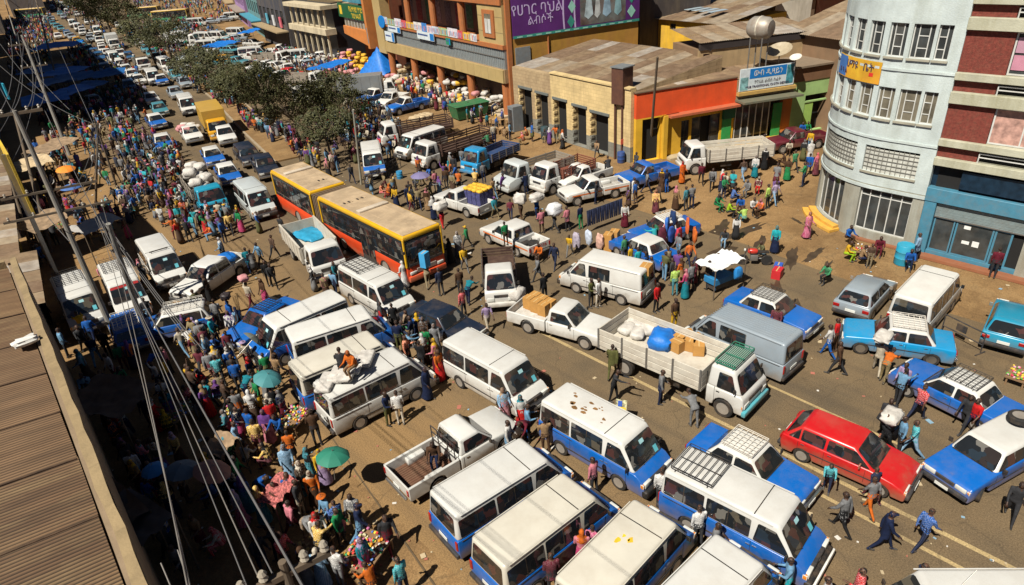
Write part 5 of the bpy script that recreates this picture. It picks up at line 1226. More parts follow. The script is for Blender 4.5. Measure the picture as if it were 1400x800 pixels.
    sg = B.part('sign_board', F.slab(MB(), .1, L-.25, 4.25, 5.95, .1, .18, mat('sign_white', (.56, .62, .63), .5, dirt=.25)).mesh('s', .01, 1))
    B.part('sign_band', F.slab(MB(), .95, L-1.05, 5.15, 5.90, .18, .19, mat('sign_blue', (.01, .16, .45), .5)), sg)
    B.part('sign_picture', F.slab(MB(), L-1.0, L-.35, 4.4, 5.85, .18, .19, mat('sign_teal', (.06, .26, .30), .5, var=.6, scale=3)), sg); B.part('sign_picture', F.slab(MB(), .16, .85, 4.32, 5.3, .18, .19, mat('sign_teal2', (.20, .38, .38), .5, var=.6, scale=3)), sg)
    letter(B, F, L/2-.05, 5.50, .195, 'ውብ ዲዛይን', .58, WPAINT, sg); letter(B, F, L/2-.05, 4.86, .195, 'የባህል ልብስ ስፌት', .34, mat('ink_grey', (.2, .2, .2), .7), sg); letter(B, F, L/2-.05, 4.52, .195, 'WUB TRADITIONAL CLOTH DESIGN', .24, mat('ink', (.05, .03, .06), .7), sg)
    B.part('ledge', F.slab(MB(), 0, L-.05, 3.95, 4.2, .002, .35, mat('ledge_ochre', (.45, .28, .08), .8, dirt=.4))); B.part('canopy', F.slab(MB(), -.05, L, 3.5, 3.65, .002, 1.3, mat('canopy', (.12, .12, .08), .7, dirt=.5)))
    for i in range(6):
        u = .15+i*.62; B.part('shop_mullion', F.slab(MB(), u, u+.07, .3, 3.3, -.2, -.1, WPAINT))
        if i < 5: B.part('display_pane', F.slab(MB(), u+.08, u+.61, .5, 3.2, -.16, -.15, W_GLASS))
    B.part('shutter_door', F.slab(MB(), L-1.75, L-.95, .2, 2.9, .02, .10, gr)); B.part('step', F.slab(MB(), -.1, L, 0, .22, .0, 1.1, mat('yellow_step', (.62, .34, .05), .8)))
    B.part('body', MB().hexa([F.pt(0.02, 0, -1.7), F.pt(L, 0, -1.7), F.pt(L, 0, -8), F.pt(.02, 0, -8), F.pt(0.02, 5.0, -1.7), F.pt(L, 5.0, -1.7), F.pt(L, 5.0, -8), F.pt(.02, 5.0, -8)], tan))
    n_ = Vector((F.n.x, F.n.y, 0)); d = Vector((F.d.x, F.d.y, 0)); tin_roof(B, F.pt(0, 5.2, -.2), d*L, -n_*8+Vector((0, 0, .3)), 5, 3, .16, .022, 6)
    OBST.append((54, 30, 4, 5, R(-24)))
    F = line_facade(P2, P3); L = F.L
    B = Bld('green_shop', 'pale green shop with a dark doorway beside the tailor', (58.6, 22.8, 0))
    grn = plaster('pale_green', (.30, .46, .17), .35, (.22, .28, .12)); brn = plaster('brown_fascia', (.17, .085, .04), .4)
    holes = [(1.3, 3.7, .1, 3.1)]
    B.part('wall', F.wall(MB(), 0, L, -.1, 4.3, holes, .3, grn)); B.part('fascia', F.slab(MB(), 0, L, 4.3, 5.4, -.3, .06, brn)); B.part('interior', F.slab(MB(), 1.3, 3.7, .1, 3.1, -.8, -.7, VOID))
    B.part('door_leaf', F.slab(MB(), 1.35, 2.2, .1, 2.5, -.12, -.04, mat('leaf_green', (.28, .44, .10), .6))); B.part('transom', F.slab(MB(), 1.3, 3.7, 2.5, 2.62, -.15, .02, grn))
    B.part('roof', F.slab(MB(), -.1, L, 5.4, 5.55, -9, .25, mat('roof_dull', (.20, .15, .10), .8, dirt=.6)))
    B.part('body', MB().hexa([F.pt(0.02, 0, -1), F.pt(L, 0, -1), F.pt(L, 0, -8.8), F.pt(.02, 0, -8.8), F.pt(0.02, 5.3, -1), F.pt(L, 5.3, -1), F.pt(L, 5.3, -8.8), F.pt(.02, 5.3, -8.8)], tan))
    OBST.append((60, 27, 6, 4, R(-24)))
    # satellite dishes on the roof
    for (px, py, r_, cc) in ((1066, 72, 1.0, (.36, .30, .20)), (1088, 80, .45, (.62, .58, .50))):
        p = at(px, py, 6.4); D = Bld('satellite_dish', ('large rusty mesh' if r_ > .9 else 'small white')+' satellite dish on the flat roof', (p.x, p.y, 5.55), 'dish', 'roof dishes')
        dm = MB().lathe([(.02, 0), (r_*.4, .05*r_), (r_*.75, .17*r_), (r_, .33*r_), (r_*.98, .34*r_), (r_*.74, .19*r_), (.02, .03)], mat('dish_%d' % int(r_*10), cc, .6, dirt=.4), 18)
        o = D.part('dish', dm); o.matrix_basis = Matrix.Translation(p) @ Matrix.Rotation(R(-24), 4, 'Y'); D.part('mast', MB().tube((p.x, p.y, 5.5), p, .05, STEEL, 6))
shops()
# ---- yards and houses behind the shops
def box_house(name, label, a, b, depth, z, wallm, roofm=None, over=.35, wins=(), pitch=0, group=None):
    """house on facade line a-b; wins: (s0, s1, z0, z1) on the street face"""
    F = line_facade(a, b); L = F.L; mid = F.pt(L/2, 0, -depth/2); B = Bld(name, label, (mid.x, mid.y, 0), 'building', group)
    B.part('wall', F.wall(MB(), 0, L, -.1, z, [(w_[0], w_[1], w_[2], w_[3]) for w_ in wins], .3, wallm))
    m = MB(); m.hexa([F.pt(0, -.1, -.3), F.pt(L, -.1, -.3), F.pt(L, -.1, -depth), F.pt(0, -.1, -depth), F.pt(0, z, -.3), F.pt(L, z, -.3), F.pt(L, z, -depth), F.pt(0, z, -depth)], wallm); B.part('side_walls', m)
    for w_ in wins:
        B.part('recess', F.slab(MB(), w_[0], w_[1], w_[2], w_[3], -.28, -.26, VOID)); B.window(F, w_[0], w_[1], w_[2], w_[3], WPAINT if w_[-1] == 'w' else DARKGREY, (0, .5, 1), None, d=-.15)
    n_ = Vector((F.n.x, F.n.y, 0)); d = Vector((F.d.x, F.d.y, 0))
    if roofm == 'tin': tin_roof(B, F.pt(-over, z+.02, over), d*(L+2*over), -n_*(depth+2*over)+Vector((0, 0, pitch)), max(3, int(L/1.2)), max(2, int(depth/3)), .2, .025, len(label) % 9)
    elif roofm: B.part('roof', F.slab(MB(), -over, L+over, z, z+.22, -depth-over, over, roofm))
    return B, F
tanw = plaster('tan_wall', (.34, .235, .12), .5); brw = plaster('brown_wall', (.20, .12, .065), .5)
yel2 = plaster('house_yellow', (.62, .36, .025), .45, (.36, .22, .07))
def back_lots():
    a, b = at(955, 92, 5.6), at(1112, 73, 5.6)
    F = line_facade(a, b); L = F.L; c = F.pt(L/2, 5, -2)
    B = Bld('rooftop_house', 'brown rooftop house with a zigzag shadow painted under its eave and a purple door', (c.x, c.y, 0))
    B.part('wall', F.wall(MB(), 0, L, 0, 6.9, [(.35, .95, 5.7, 6.6)], .3, tanw)); B.part('side_walls', MB().hexa([F.pt(0, 0, -.3), F.pt(L, 0, -.3), F.pt(L, 0, -5), F.pt(0, 0, -5), F.pt(0, 6.9, -.3), F.pt(L, 6.9, -.3), F.pt(L, 6.9, -5), F.pt(0, 6.9, -5)], brw))
    B.part('door', F.slab(MB(), .35, .95, 5.7, 6.6, -.2, -.15, mat('door_purple', (.09, .03, .05), .7)))
    dk = mat('eave_shade', (.03, .022, .02), .9)  # shadow band and zigzag under the eave, built as dark pieces
    for s0, s1, sm in ((0, 1.25, .95), (1.25, 2.6, 1.35)): B.part('zigzag_shade', MB().prism([(s0, 7.35), (sm, 6.75 if s0 == 0 else 7.3), (s1, 7.35)], lambda u, z: F.pt(u, z, .02), lambda u, z: F.pt(u, z, .12), dk))
    B.part('eave', F.slab(MB(), 0, L+.3, 6.9, 7.5, -.2, .12, dk))
    n_ = Vector((F.n.x, F.n.y, 0)); d = Vector((F.d.x, F.d.y, 0)); tin_roof(B, F.pt(-.1, 7.5, .2), d*(L+.3), -n_*5.5+Vector((0, 0, .4)), 8, 2, .2, .025, 4)
    # water tank on a stand
    p = at(1040, 38, 8.6); W = Bld('water_tank', 'round rusty steel water tank on a stand above the roofs', (p.x, p.y, 0), 'tank'); tm = mat('tank_steel', (.33, .30, .25), .5, .3, dirt=.6, dirtcol=(.2, .1, .05))
    W.part('tank', MB().lathe([(.01, -.95), (.6, -.9), (.82, -.6), (.86, 0), (.82, .6), (.6, .9), (.01, .95)], tm, 18, 'Y', (p.x, p.y, 8.6)), smooth=40)
    W.part('hoop', MB().lathe([(.87, -.05), (.89, 0), (.87, .05)], mat('hoop', (.5, .45, .35), .5), 18, 'Y', (p.x, p.y, 8.6)))
    for dx in (-.5, .5):
        for dy in (-.5, .5): W.part('leg', MB().tube((p.x+dx, p.y+dy, 0), (p.x+dx, p.y+dy, 8.1), .05, STEEL, 6))
    a, b = at(897, 66, 3.8), at(984, 78, 3.8)
    B, F = box_house('yellow_house', 'bright yellow house with brown tin roof and skylights behind the shops', a, b, 10, 6.9, yel2, 'tin', .5, ((1.9, 2.8, 5.9, 6.5),), 1.2)
    for i in range(4): B.part('skylight', F.slab(MB(), 1.4+i*1.5, 2.1+i*1.5, 7.52+.06*i, 7.56+.06*i, -5.0+.5*i, -2.6+.5*i, mat('skylight', (.34, .42, .46), .3)))
    a, b = at(996, 50, 4.5), at(1112, 26, 4.5)
    box_house('brown_house', 'dark brown shed behind the water tank', a, b, 6, 7.2, brw, 'tin', .4, (), .8)
    a, b = at(1078, 48, 7.0), at(1170, 62, 7.0)
    box_house('tin_shed', 'shed with rust-striped sloping tin roof beside the round building', a, b, 8, 7.3, brw, 'tin', .6, (), 2.2)
    a, b = at(1060, 12, 7.0), at(1110, 6, 7.0)
    box_house('pale_house', 'small pale house with yellow band beyond the sheds', a, b, 6, 8.8, plaster('pale_wall', (.5, .45, .36)), mat('roof_bluegrey', (.25, .33, .36), .6), .5, ())
    a, b = at(1115, 18, 5.0), at(1180, 2, 5.0)
    box_house('brick_house', 'low red-brown house far behind the round building', a, b, 8, 7.2, plaster('redbrown', (.22, .08, .04)), 'tin', .5, (), 1.5)
    a, b = (62, 47), (70, 43.5)
    box_house('gap_shade_block', 'dark wall in the gap beside the yellow house', a, b, 10, 10.5, plaster('gap_shade', (.05, .04, .035)), mat('roof_dull', (.20, .15, .10), .8), .2, ())  # dark block put where the gap is only in shadow
back_lots()
def arcade():
    F = line_facade((45.2, 50.0), (51.4, 81.5)); L = F.L
    B = Bld('arcade_building', 'tan tiled building with orange columns, banners and a purple billboard', (48, 66, 0))
    tile = mat('ochre_tile', (.40, .29, .12), .6, dirt=.45, scale=.8, dirtcol=(.28, .2, .1)); org = mat('orange_column', (.36, .12, .035), .7, dirt=.45); gl = mat('grey_louvre', (.22, .24, .24), .5, .2, dirt=.4)
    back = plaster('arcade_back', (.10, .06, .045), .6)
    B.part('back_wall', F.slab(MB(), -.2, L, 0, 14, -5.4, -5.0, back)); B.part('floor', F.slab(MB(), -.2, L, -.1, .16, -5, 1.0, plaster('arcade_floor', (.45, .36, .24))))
    for i in range(5): u = .5+i*7.3; B.part('column', MB().lathe([(.42, 0), (.42, 3.35)], org, 14, 'Z', F.pt(u, 0, .05)))
    n = 22
    for i in range(n): B.part('tile_panel', F.slab(MB(), L*i/n+.015, L*(i+1)/n-.015, 3.32, 4.55, .45, .62, tile))
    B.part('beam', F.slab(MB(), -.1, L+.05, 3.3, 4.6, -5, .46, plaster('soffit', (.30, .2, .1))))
    B.part('louvre_wall', F.slab(MB(), -.05, L, 4.6, 6.45, -.3, .30, gl))
    lv = MB()
    for i in range(90): u = L*(i+.5)/90; F.slab(lv, u-.025, u+.025, 4.66, 6.4, .31, .36, mat('louvre_fin', (.30, .33, .33), .5, .2))
    B.part('louvre_fins', lv); B.part('louvre_rail', F.slab(MB(), 0, L, 5.6, 5.68, .37, .40, STEEL))
    B.part('balcony_slab', F.slab(MB(), -.1, L+.05, 6.45, 6.85, -5, .5, org))
    B.part('end_pier', F.slab(MB(), -.1, 4.6, 6.85, 14, -.6, .35, tile)); B.part('end_pier', F.slab(MB(), L-2.4, L+.1, 3.0, 14, -.6, .66, tile))
    for (z0, z1) in ((7.4, 9.9), (11.2, 13.4)):
        B.part('window_surround', F.slab(MB(), 1.3, 3.5, z0, z1, .35, .5, org)); B.part('framed_window', F.slab(MB(), 1.8, 3.0, z0+.35, z1-.35, .5, .52, W_GLASS2))
        for k in (0, 1): B.part('framed_window', F.slab(MB(), 1.85+.6*k, 2.35+.6*k, z0+.4, z1-.8, .52, .535, WPAINT))
    for z0 in (7.9, 9.3, 10.7, 12.1): B.part('tile_joint', F.slab(MB(), -.1, 4.6, z0, z0+.03, .35, .355, DARKGREY))
    for i in range(3): u = 8.6+i*6.9; B.part('column', MB().lathe([(.38, 6.85), (.38, 10.4)], org, 12, 'Z', F.pt(u, 0, .0)))
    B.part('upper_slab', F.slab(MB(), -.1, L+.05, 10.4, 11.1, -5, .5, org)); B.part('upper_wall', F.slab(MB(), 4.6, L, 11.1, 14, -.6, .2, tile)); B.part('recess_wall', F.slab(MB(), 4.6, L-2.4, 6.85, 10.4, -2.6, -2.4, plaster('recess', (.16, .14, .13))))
    rnd = random.Random(4)
    for i in range(9):
        u = 5.4+i*2.6; B.part('shop_poster', F.slab(MB(), u, u+1.4, 7.2, 9.6, -2.4, -2.36, mat('post_%d' % (i % 4), [(.10, .10, .12), (.2, .17, .17), (.03, .12, .07), (.15, .03, .04)][i % 4], .7, var=.6, scale=4)))
    bc = [(.62, .58, .54), (.66, .40, .03), (.55, .08, .08), (.60, .56, .58), (.30, .42, .2), (.45, .5, .55), (.62, .5, .5), (.05, .2, .5)]
    u = 4.8; k = 0
    while u < L-3:
        wd = rnd.uniform(1.0, 2.4); bb = B.part('banner', F.slab(MB(), u, u+wd, 6.75, 7.55+rnd.uniform(-.1, .15), .52, .56, mat('ban_%d' % (k % 8), bc[k % 8], .7, var=.35, scale=3)))
        for j in range(int(wd/.34)): B.part('banner_figure', F.slab(MB(), u+.1+j*.34, u+.26+j*.34, 6.85, 7.35, .56, .57, mat('fig_%d' % ((k+j) % 3), [(.3, .25, .4), (.15, .25, .4), (.45, .12, .12)][(k+j) % 3], .7, var=.5, scale=8)), bb)
        u += wd+.05; k += 1
    sg = mat('sign_white', (.56, .62, .63), .5); blu = mat('sign_blue', (.01, .16, .45), .5)
    for s0, s1, z0, z1, c in ((26.3, 29.2, 4.75, 5.9, sg), (24.0, 27.8, 6.0, 6.7, sg), (14.6, 19.0, 5.9, 6.75, sg), (10.6, 11.6, 5.9, 6.6, mat('sign_green', (.02, .2, .10), .5))):
        o = B.part('sign_board', F.slab(MB(), s0, s1, z0, z1, .62, .70, c)); B.part('sign_band', F.slab(MB(), s0, s0+(s1-s0)*.22, z0+.05, z1-.05, .70, .71, blu), o)
        B.part('sign_band', F.slab(MB(), s0+(s1-s0)*.35, s1-.2, (z0+z1)/2, (z0+z1)/2+.18, .70, .71, mat('ink_blue', (.05, .08, .2), .7)), o)
    B.part('round_sign', MB().lathe([(.75, 0), (.75, .12)], blu, 18, 'X', F.pt(29.6, 7.0, .8)))
    # side wall with the billboard
    G = line_facade((45.15, 49.7), (59.4, 45.2)); M_ = G.L; och = plaster('ochre_wall', (.38, .20, .03), .5, (.3, .12, .045))
    B.part('side_wall', G.wall(MB(), .353, M_, -.1, 14, [], .4, och)); B.part('corner_pier', G.slab(MB(), -.1, .35, -.1, 14, -.5, .10, org))
    B.part('side_louvre', G.slab(MB(), .7, 2.3, 4.6, 6.5, .002, .10, gl)); B.part('drain_pipe', MB().tube(G.pt(4.3, 3, .1), G.pt(4.3, 7.3, .1), .07, org, 8))
    bo = B.part('billboard', G.slab(MB(), .5, M_-.05, 7.35, 13.2, .10, .22, mat('billboard_purple', (.085, .018, .13), .5, var=.3, scale=.5)))
    lil = mat('lilac_line', (.45, .36, .55), .6); tgr = mat('teal_green', (.03, .22, .17), .6)
    for i in range(13): B.part('border_mark', G.slab(MB(), .9+i*1.04, 1.5+i*1.04, 7.4, 7.52, .22, .235, mat('mint', (.25, .5, .4), .6)), bo)
    B.part('border_band', G.slab(MB(), .5, M_-.05, 7.36, 7.6, .22, .226, tgr), bo)
    for s0 in (6.0, 7.25):
        pts = [(s0+.9*(t*t-.6*t), 7.6+5.6*t) for t in [i/8 for i in range(9)]]
        poly = [(a+.0, z) for a, z in pts]+[(a+.16, z) for a, z in reversed(pts)]
        B.part('lilac_band', MB().prism(poly, lambda u, z: G.pt(u, z, .22), lambda u, z: G.pt(u, z, .24), lil), bo)
    for i in range(4): c_ = (6.85+.12*i, 8.2+1.35*i); B.part('diamond', MB().prism([(c_[0]-.42, c_[1]), (c_[0], c_[1]-.6), (c_[0]+.42, c_[1]), (c_[0], c_[1]+.6)], lambda u, z: G.pt(u, z, .225), lambda u, z: G.pt(u, z, .245), tgr if i % 2 == 0 else mat('mint', (.25, .5, .4), .6)), bo)
    for i in range(4): c_ = (13.9, 8.4+1.35*i); B.part('diamond', MB().prism([(c_[0]-.5, c_[1]), (c_[0], c_[1]-.6), (c_[0]+.5, c_[1]), (c_[0], c_[1]+.6)], lambda u, z: G.pt(u, z, .225), lambda u, z: G.pt(u, z, .245), tgr if i % 2 else mat('mint', (.25, .5, .4), .6)), bo)
    B.part('picture', G.slab(MB(), 7.9, 13.2, 7.7, 13.1, .22, .23, mat('picture_ground', (.12, .13, .12), .6, var=.8, scale=.7, dirt=.8, dirtcol=(.16, .05, .03))), bo)
    for u, z1, cc, wd in ((8.9, 11.5, (.36, .44, .46), .8), (9.9, 11.2, (.46, .48, .46), .55), (11.0, 11.8, (.26, .38, .46), .8), (12.3, 11.5, (.20, .34, .36), .7)):
        B.part('printed_gown', MB().prism([(u-wd*.65, 8.5), (u-wd*.1, 8.2), (u+wd*.6, 8.6), (u+wd*.3, 10.4), (u+wd*.25, z1), (u-wd*.25, z1), (u-wd*.3, 10.2)], lambda s_, z: G.pt(s_, z, .23), lambda s_, z: G.pt(s_, z, .245), mat('gown_%d' % int(u*10), cc, .7, var=.4, scale=1.5)), bo)
    letter(B, G, 3.2, 9.75, .235, 'የሀገር ባህል', 1.25, lil, bo); letter(B, G, 3.5, 8.75, .235, 'ልብሶች', 1.0, lil, bo)
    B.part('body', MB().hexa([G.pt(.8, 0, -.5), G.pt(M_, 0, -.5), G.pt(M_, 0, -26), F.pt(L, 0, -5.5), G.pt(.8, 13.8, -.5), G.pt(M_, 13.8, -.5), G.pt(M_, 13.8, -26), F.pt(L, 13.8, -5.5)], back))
    OBST.append((57, 64, 5.5, 18, R(-11)))
    # brick-orange bay building beside it
    F = line_facade((52.0, 83.0), (54.4, 95.0)); L = F.L; B = Bld('orange_bay_building', 'orange-brown building with projecting bay and green lettered sign', (56, 89, 0))
    br = mat('brick_orange', (.50, .17, .035), .8, dirt=.35, scale=1.); bd = plaster('brick_dark', (.20, .055, .025), .4)
    B.part('body', MB().hexa([F.pt(0, 0, -2), F.pt(L, 0, -2), F.pt(L, 0, -14), F.pt(0, 0, -14), F.pt(0, 14, -2), F.pt(L, 14, -2), F.pt(L, 14, -14), F.pt(0, 14, -14)], bd))
    B.part('bay', MB().hexa([F.pt(.6, 3.5, 1.4), F.pt(L-.5, 4.3, 1.0), F.pt(L-.5, 4.3, -2.1), F.pt(.6, 3.5, -2.1), F.pt(.6, 5.4, 1.4), F.pt(L-.5, 5.4, 1.0), F.pt(L-.5, 5.4, -2.1), F.pt(.6, 5.4, -2.1)], br))
    B.part('bay_pier', F.slab(MB(), .0, .75, 3.3, 12, -2.1, 1.6, br)); B.part('bay_glazing', F.slab(MB(), .8, L-.6, 5.4, 6.5, -2.05, .7, W_GLASS2))
    for i in range(9): B.part('mullion', F.slab(MB(), 1+i*1.25, 1.1+i*1.25, 5.4, 6.5, .7, .76, WPAINT))
    sb = B.part('sign_board', F.slab(MB(), 1.0, L+.4, 6.6, 8.5, .9, 1.05, mat('sign_dkgreen', (.01, .085, .03), .5)))
    yl = mat('sign_yellow', (.62, .42, .03), .6)
    B.part('sign_emblem', F.slab(MB(), L-1.3, L-.3, 7.0, 8.2, 1.05, 1.07, yl), sb); letter(B, F, 5.2, 7.85, 1.06, 'የኢትዮጵያ ንግድ', .95, yl, sb); letter(B, F, 5.2, 7.0, 1.06, 'ገበያ አዳራሽ', .85, yl, sb)
    B.part('side_window', F.slab(MB(), .2, .5, 4, 6, 1.6, 1.62, gl)); B.part('upper_glazing', F.slab(MB(), .8, L, 8.6, 14, -2, .3, mat('glaze_teal', (.06, .24, .32), .3, var=.6, scale=.5)))
    OBST.append((60, 89, 7, 6, R(-11)))
    F = line_facade((52.4, 97.5), (54.0, 112.0)); L = F.L; B = Bld('balcony_building', 'cream building with deep flat eaves and dark balcony windows', (57, 105, 0))
    crm = plaster('cream_eave', (.50, .42, .28), .4)
    B.part('body', MB().hexa([F.pt(0, 0, -1), F.pt(L, 0, -1), F.pt(L, 0, -12), F.pt(0, 0, -12), F.pt(0, 8.4, -1), F.pt(L, 8.4, -1), F.pt(L, 8.4, -12), F.pt(0, 8.4, -12)], mat('dark_glazing', (.03, .03, .035), .3)))
    B.part('roof', F.slab(MB(), -.5, L+.5, 7.6, 8.2, -12, 1.0, crm).mesh('r', .03, 1)); B.part('balcony', F.slab(MB(), -.4, L+.4, 4.0, 4.9, -1, .8, crm).mesh('r', .03, 1))
    for i in range(7): B.part('post', F.slab(MB(), .2+i*2.3, .5+i*2.3, 0, 7.6, .1, .35, crm))
    B.part('penthouse', F.slab(MB(), 0, L, 8.2, 10.5, -12, -3, plaster('ochre2', (.42, .28, .10))))
    OBST.append((59, 105, 6.5, 7.5, R(-6)))
    for i, (a, b, z, c, lab) in enumerate((((54.2, 115), (58.5, 135), 11, (.05, .05, .06), 'dark grey block with round signs along the street'), ((60, 138), (66, 158), 9, (.10, .22, .22), 'teal fronted block down the street'), ((67, 162), (74, 184), 10, (.30, .18, .36), 'lilac painted block down the street'),
                                         ((76, 190), (90, 230), 8, (.34, .25, .14), 'tan block far down the street'), ((92, 236), (112, 300), 9, (.22, .20, .18), 'grey block at the far end'), ((116, 310), (150, 420), 9, (.30, .22, .14), 'brown block beyond the far stalls'))):
        wn = [(1.5+k*3.2, 3.6+k*3.2, 4.2, 6.4) for k in range(int((Vector(b)-Vector(a)).length/3.3))]
        B, F = box_house('street_block', lab, a, b, 14, z, plaster('blockwall_%d' % i, c, .5), mat('roof_dull', (.20, .15, .10), .8, dirt=.6), .4, wn if i < 3 else (), group='blocks down the street')
        B.part('awning', F.slab(MB(), 0, F.L, 3.2, 3.4, 0, 2.0, mat('awn_%d' % (i % 3), [(.30, .22, .12), (.05, .22, .3), (.25, .2, .16)][i % 3], .8)))
        if i == 0:
            for k in range(3): B.part('sign', F.slab(MB(), 3+k*5, 4.2+k*5, 3.7, 5.4, .1, .3, mat('sgn_%d' % k, [(.55, .12, .15), (.55, .55, .55), (.1, .35, .45)][k], .6)))
        mid = F.pt(F.L/2, 0, -7); OBST.append((mid.x, mid.y, 7, F.L/2, math.atan2(F.d.y, F.d.x)-math.pi/2))
arcade()
# ---- left: the corrugated roof next to the camera, and the yellow shops beyond it
def left_roof():
    B = Bld('corrugated_shed', 'long shed with rusty corrugated roof behind a mud-plastered parapet', (-3, 15, 0))
    a, b = Vector((-.95, -6, 0)), Vector((1.45, 34.2, 0)); d = (b-a).normalized(); n_ = Vector((d.y, -d.x, 0)); L = (b-a).length; Z = 6.0
    wallm = plaster('mud_parapet', (.27, .195, .10), .6, (.13, .095, .05)); dark = plaster('shed_wall', (.22, .16, .10), .5)
    q = lambda s_, t, z: a+d*s_-n_*t+Vector((0, 0, z))
    B.part('wall', MB().hexa([q(0, 0, -.1), q(L, 0, -.1), q(L, .35, -.1), q(0, .35, -.1), q(0, 0, Z-.2), q(L, 0, Z-.2), q(L, .35, Z-.2), q(0, .35, Z-.2)], dark))
    k = 44; rj = random.Random(5); edge = [(rj.uniform(-.025, .02), .24+rj.uniform(-.03, .03), rj.uniform(-.03, .02)) for _ in range(k+1)]
    for i in range(k):
        (o0, w0, z0), (o1, w1, z1) = edge[i], edge[i+1]; s0, s1 = L*i/k, L*(i+1)/k
        B.part('parapet_block', MB().hexa([q(s0, o0, Z-.2), q(s1, o1, Z-.2), q(s1, w1, Z-.2), q(s0, w0, Z-.2), q(s0, o0, Z+z0), q(s1, o1, Z+z1), q(s1, w1, Z+z1-.02), q(s0, w0, Z+z0-.02)], wallm))
    B.part('end_parapet', MB().hexa([q(L-.35, .42, 0), q(L-.02, .42, 0), q(L-.02, 14, 0), q(L-.35, 14, 0), q(L-.35, .42, Z+.02), q(L-.02, .42, Z+.02), q(L-.02, 14, Z+.5), q(L-.35, 14, Z+.5)], wallm))
    RB = [mat('shed_tin_%d' % i, c, .7, .1, var=.3, scale=2.2, dirt=.7, dirtcol=d_, bump=.1) for i, (c, d_) in enumerate((((.20, .115, .055), (.36, .24, .11)), ((.15, .080, .038), (.07, .035, .016)), ((.22, .13, .065), (.10, .05, .022)), ((.17, .095, .046), (.38, .27, .13))))]
    for m_ in RB:          # rust sits in the valleys of the sheets
        n, l = m_.node_tree.nodes, m_.node_tree.links; bs = n['Principled BSDF']; src = bs.inputs['Base Color'].links[0].from_socket; tc = n.new('ShaderNodeTexCoord'); sx = n.new('ShaderNodeSeparateXYZ'); l.new(tc.outputs['Object'], sx.inputs[0])
        for nd in n:
            if nd.type == 'TEX_NOISE': mp = n.new('ShaderNodeMapping'); mp.inputs['Scale'].default_value = (1, .16, 1); l.new(nd.inputs['Vector'].links[0].from_socket, mp.inputs['Vector']); l.new(mp.outputs[0], nd.inputs['Vector'])
        mu = n.new('ShaderNodeMath'); mu.operation = 'MULTIPLY'; l.new(sx.outputs['X'], mu.inputs[0]); mu.inputs[1].default_value = 2*math.pi/.12; si = n.new('ShaderNodeMath'); si.operation = 'SINE'; l.new(mu.outputs[0], si.inputs[0])
        mr = n.new('ShaderNodeMapRange'); mr.inputs['From Min'].default_value = -1; mr.inputs['From Max'].default_value = .6; mr.inputs['To Min'].default_value = .18; mr.inputs['To Max'].default_value = .95; l.new(si.outputs[0], mr.inputs['Value']); sc_ = n.new('ShaderNodeVectorMath'); sc_.operation = 'SCALE'; l.new(src, sc_.inputs[0]); l.new(mr.outputs[0], sc_.inputs['Scale']); l.new(sc_.outputs[0], bs.inputs['Base Color'])
    tin_roof(B, q(0, .40, Z-.30), d*(L-.45), -n_*12+Vector((0, 0, 1.3)), 15, 2, .12, .022, 8, RB)
    for i in range(1, 15): u = (L-.45)*i/15; B.part('sheet_lap', MB().hexa([q(u-.02, .42, Z-.285), q(u+.02, .42, Z-.285), q(u+.02, 12.3, Z+1.005), q(u-.02, 12.3, Z+1.005), q(u-.02, .42, Z-.255), q(u+.02, .42, Z-.255), q(u+.02, 12.3, Z+1.035), q(u-.02, 12.3, Z+1.035)], mat('lap_rust', (.07, .038, .02), .9, var=.5, scale=4)))
    B.part('gutter', MB().hexa([q(0, .36, Z-.6), q(L-.4, .36, Z-.6), q(L-.4, .9, Z-.6), q(0, .9, Z-.6), q(0, .36, Z-.5), q(L-.4, .36, Z-.5), q(L-.4, .9, Z-.5), q(0, .9, Z-.5)], mat('gutter_dark', (.05, .035, .02), .95)))
    OBST.append(((a.x+b.x)/2-6, (a.y+b.y)/2, 6.1, L/2, math.atan2(d.y, d.x)-math.pi/2))
    # plastic bag and a tin on the roof
    o = obj('plastic_bag', MB().blob((0, 0, .15), (.9, .55, .3), mat('bag_white', (.62, .60, .55), .5), 3, 12, 8, .22).mesh('bag')); p = at(36, 470, 5.95); o.location = p; tag(o, 'crumpled white plastic bag lying on the corrugated roof', 'bag'); o.scale = (.8, .8, .8)
    # yellow shops and stalls further along
    yw = plaster('shop_yellow', (.60, .40, .03), .35, (.3, .2, .06))
    B2 = Bld('yellow_hoarding', 'yellow hoarding printed with rows of dark lettering above the kiosks', (3, 50, 0), 'hoarding'); G = Facade(lambda u: (3.55+u*.06, 43.5+u), lambda u: (1, 0))
    B2.part('board', G.slab(MB(), 0, 10, 4.9, 8.3, -.12, 0, yw))
    for u in (.6, 5, 9.4): B2.part('post', G.slab(MB(), u, u+.15, 0, 8.2, -.3, -.124, STEEL))
    ik = mat('ink', (.05, .03, .06), .7)
    for z in (7.7, 7.2, 6.7, 5.9, 5.4): letter(B2, G, 5.2, z, .004, 'አገልግሎት ንግድ', .6, ik)
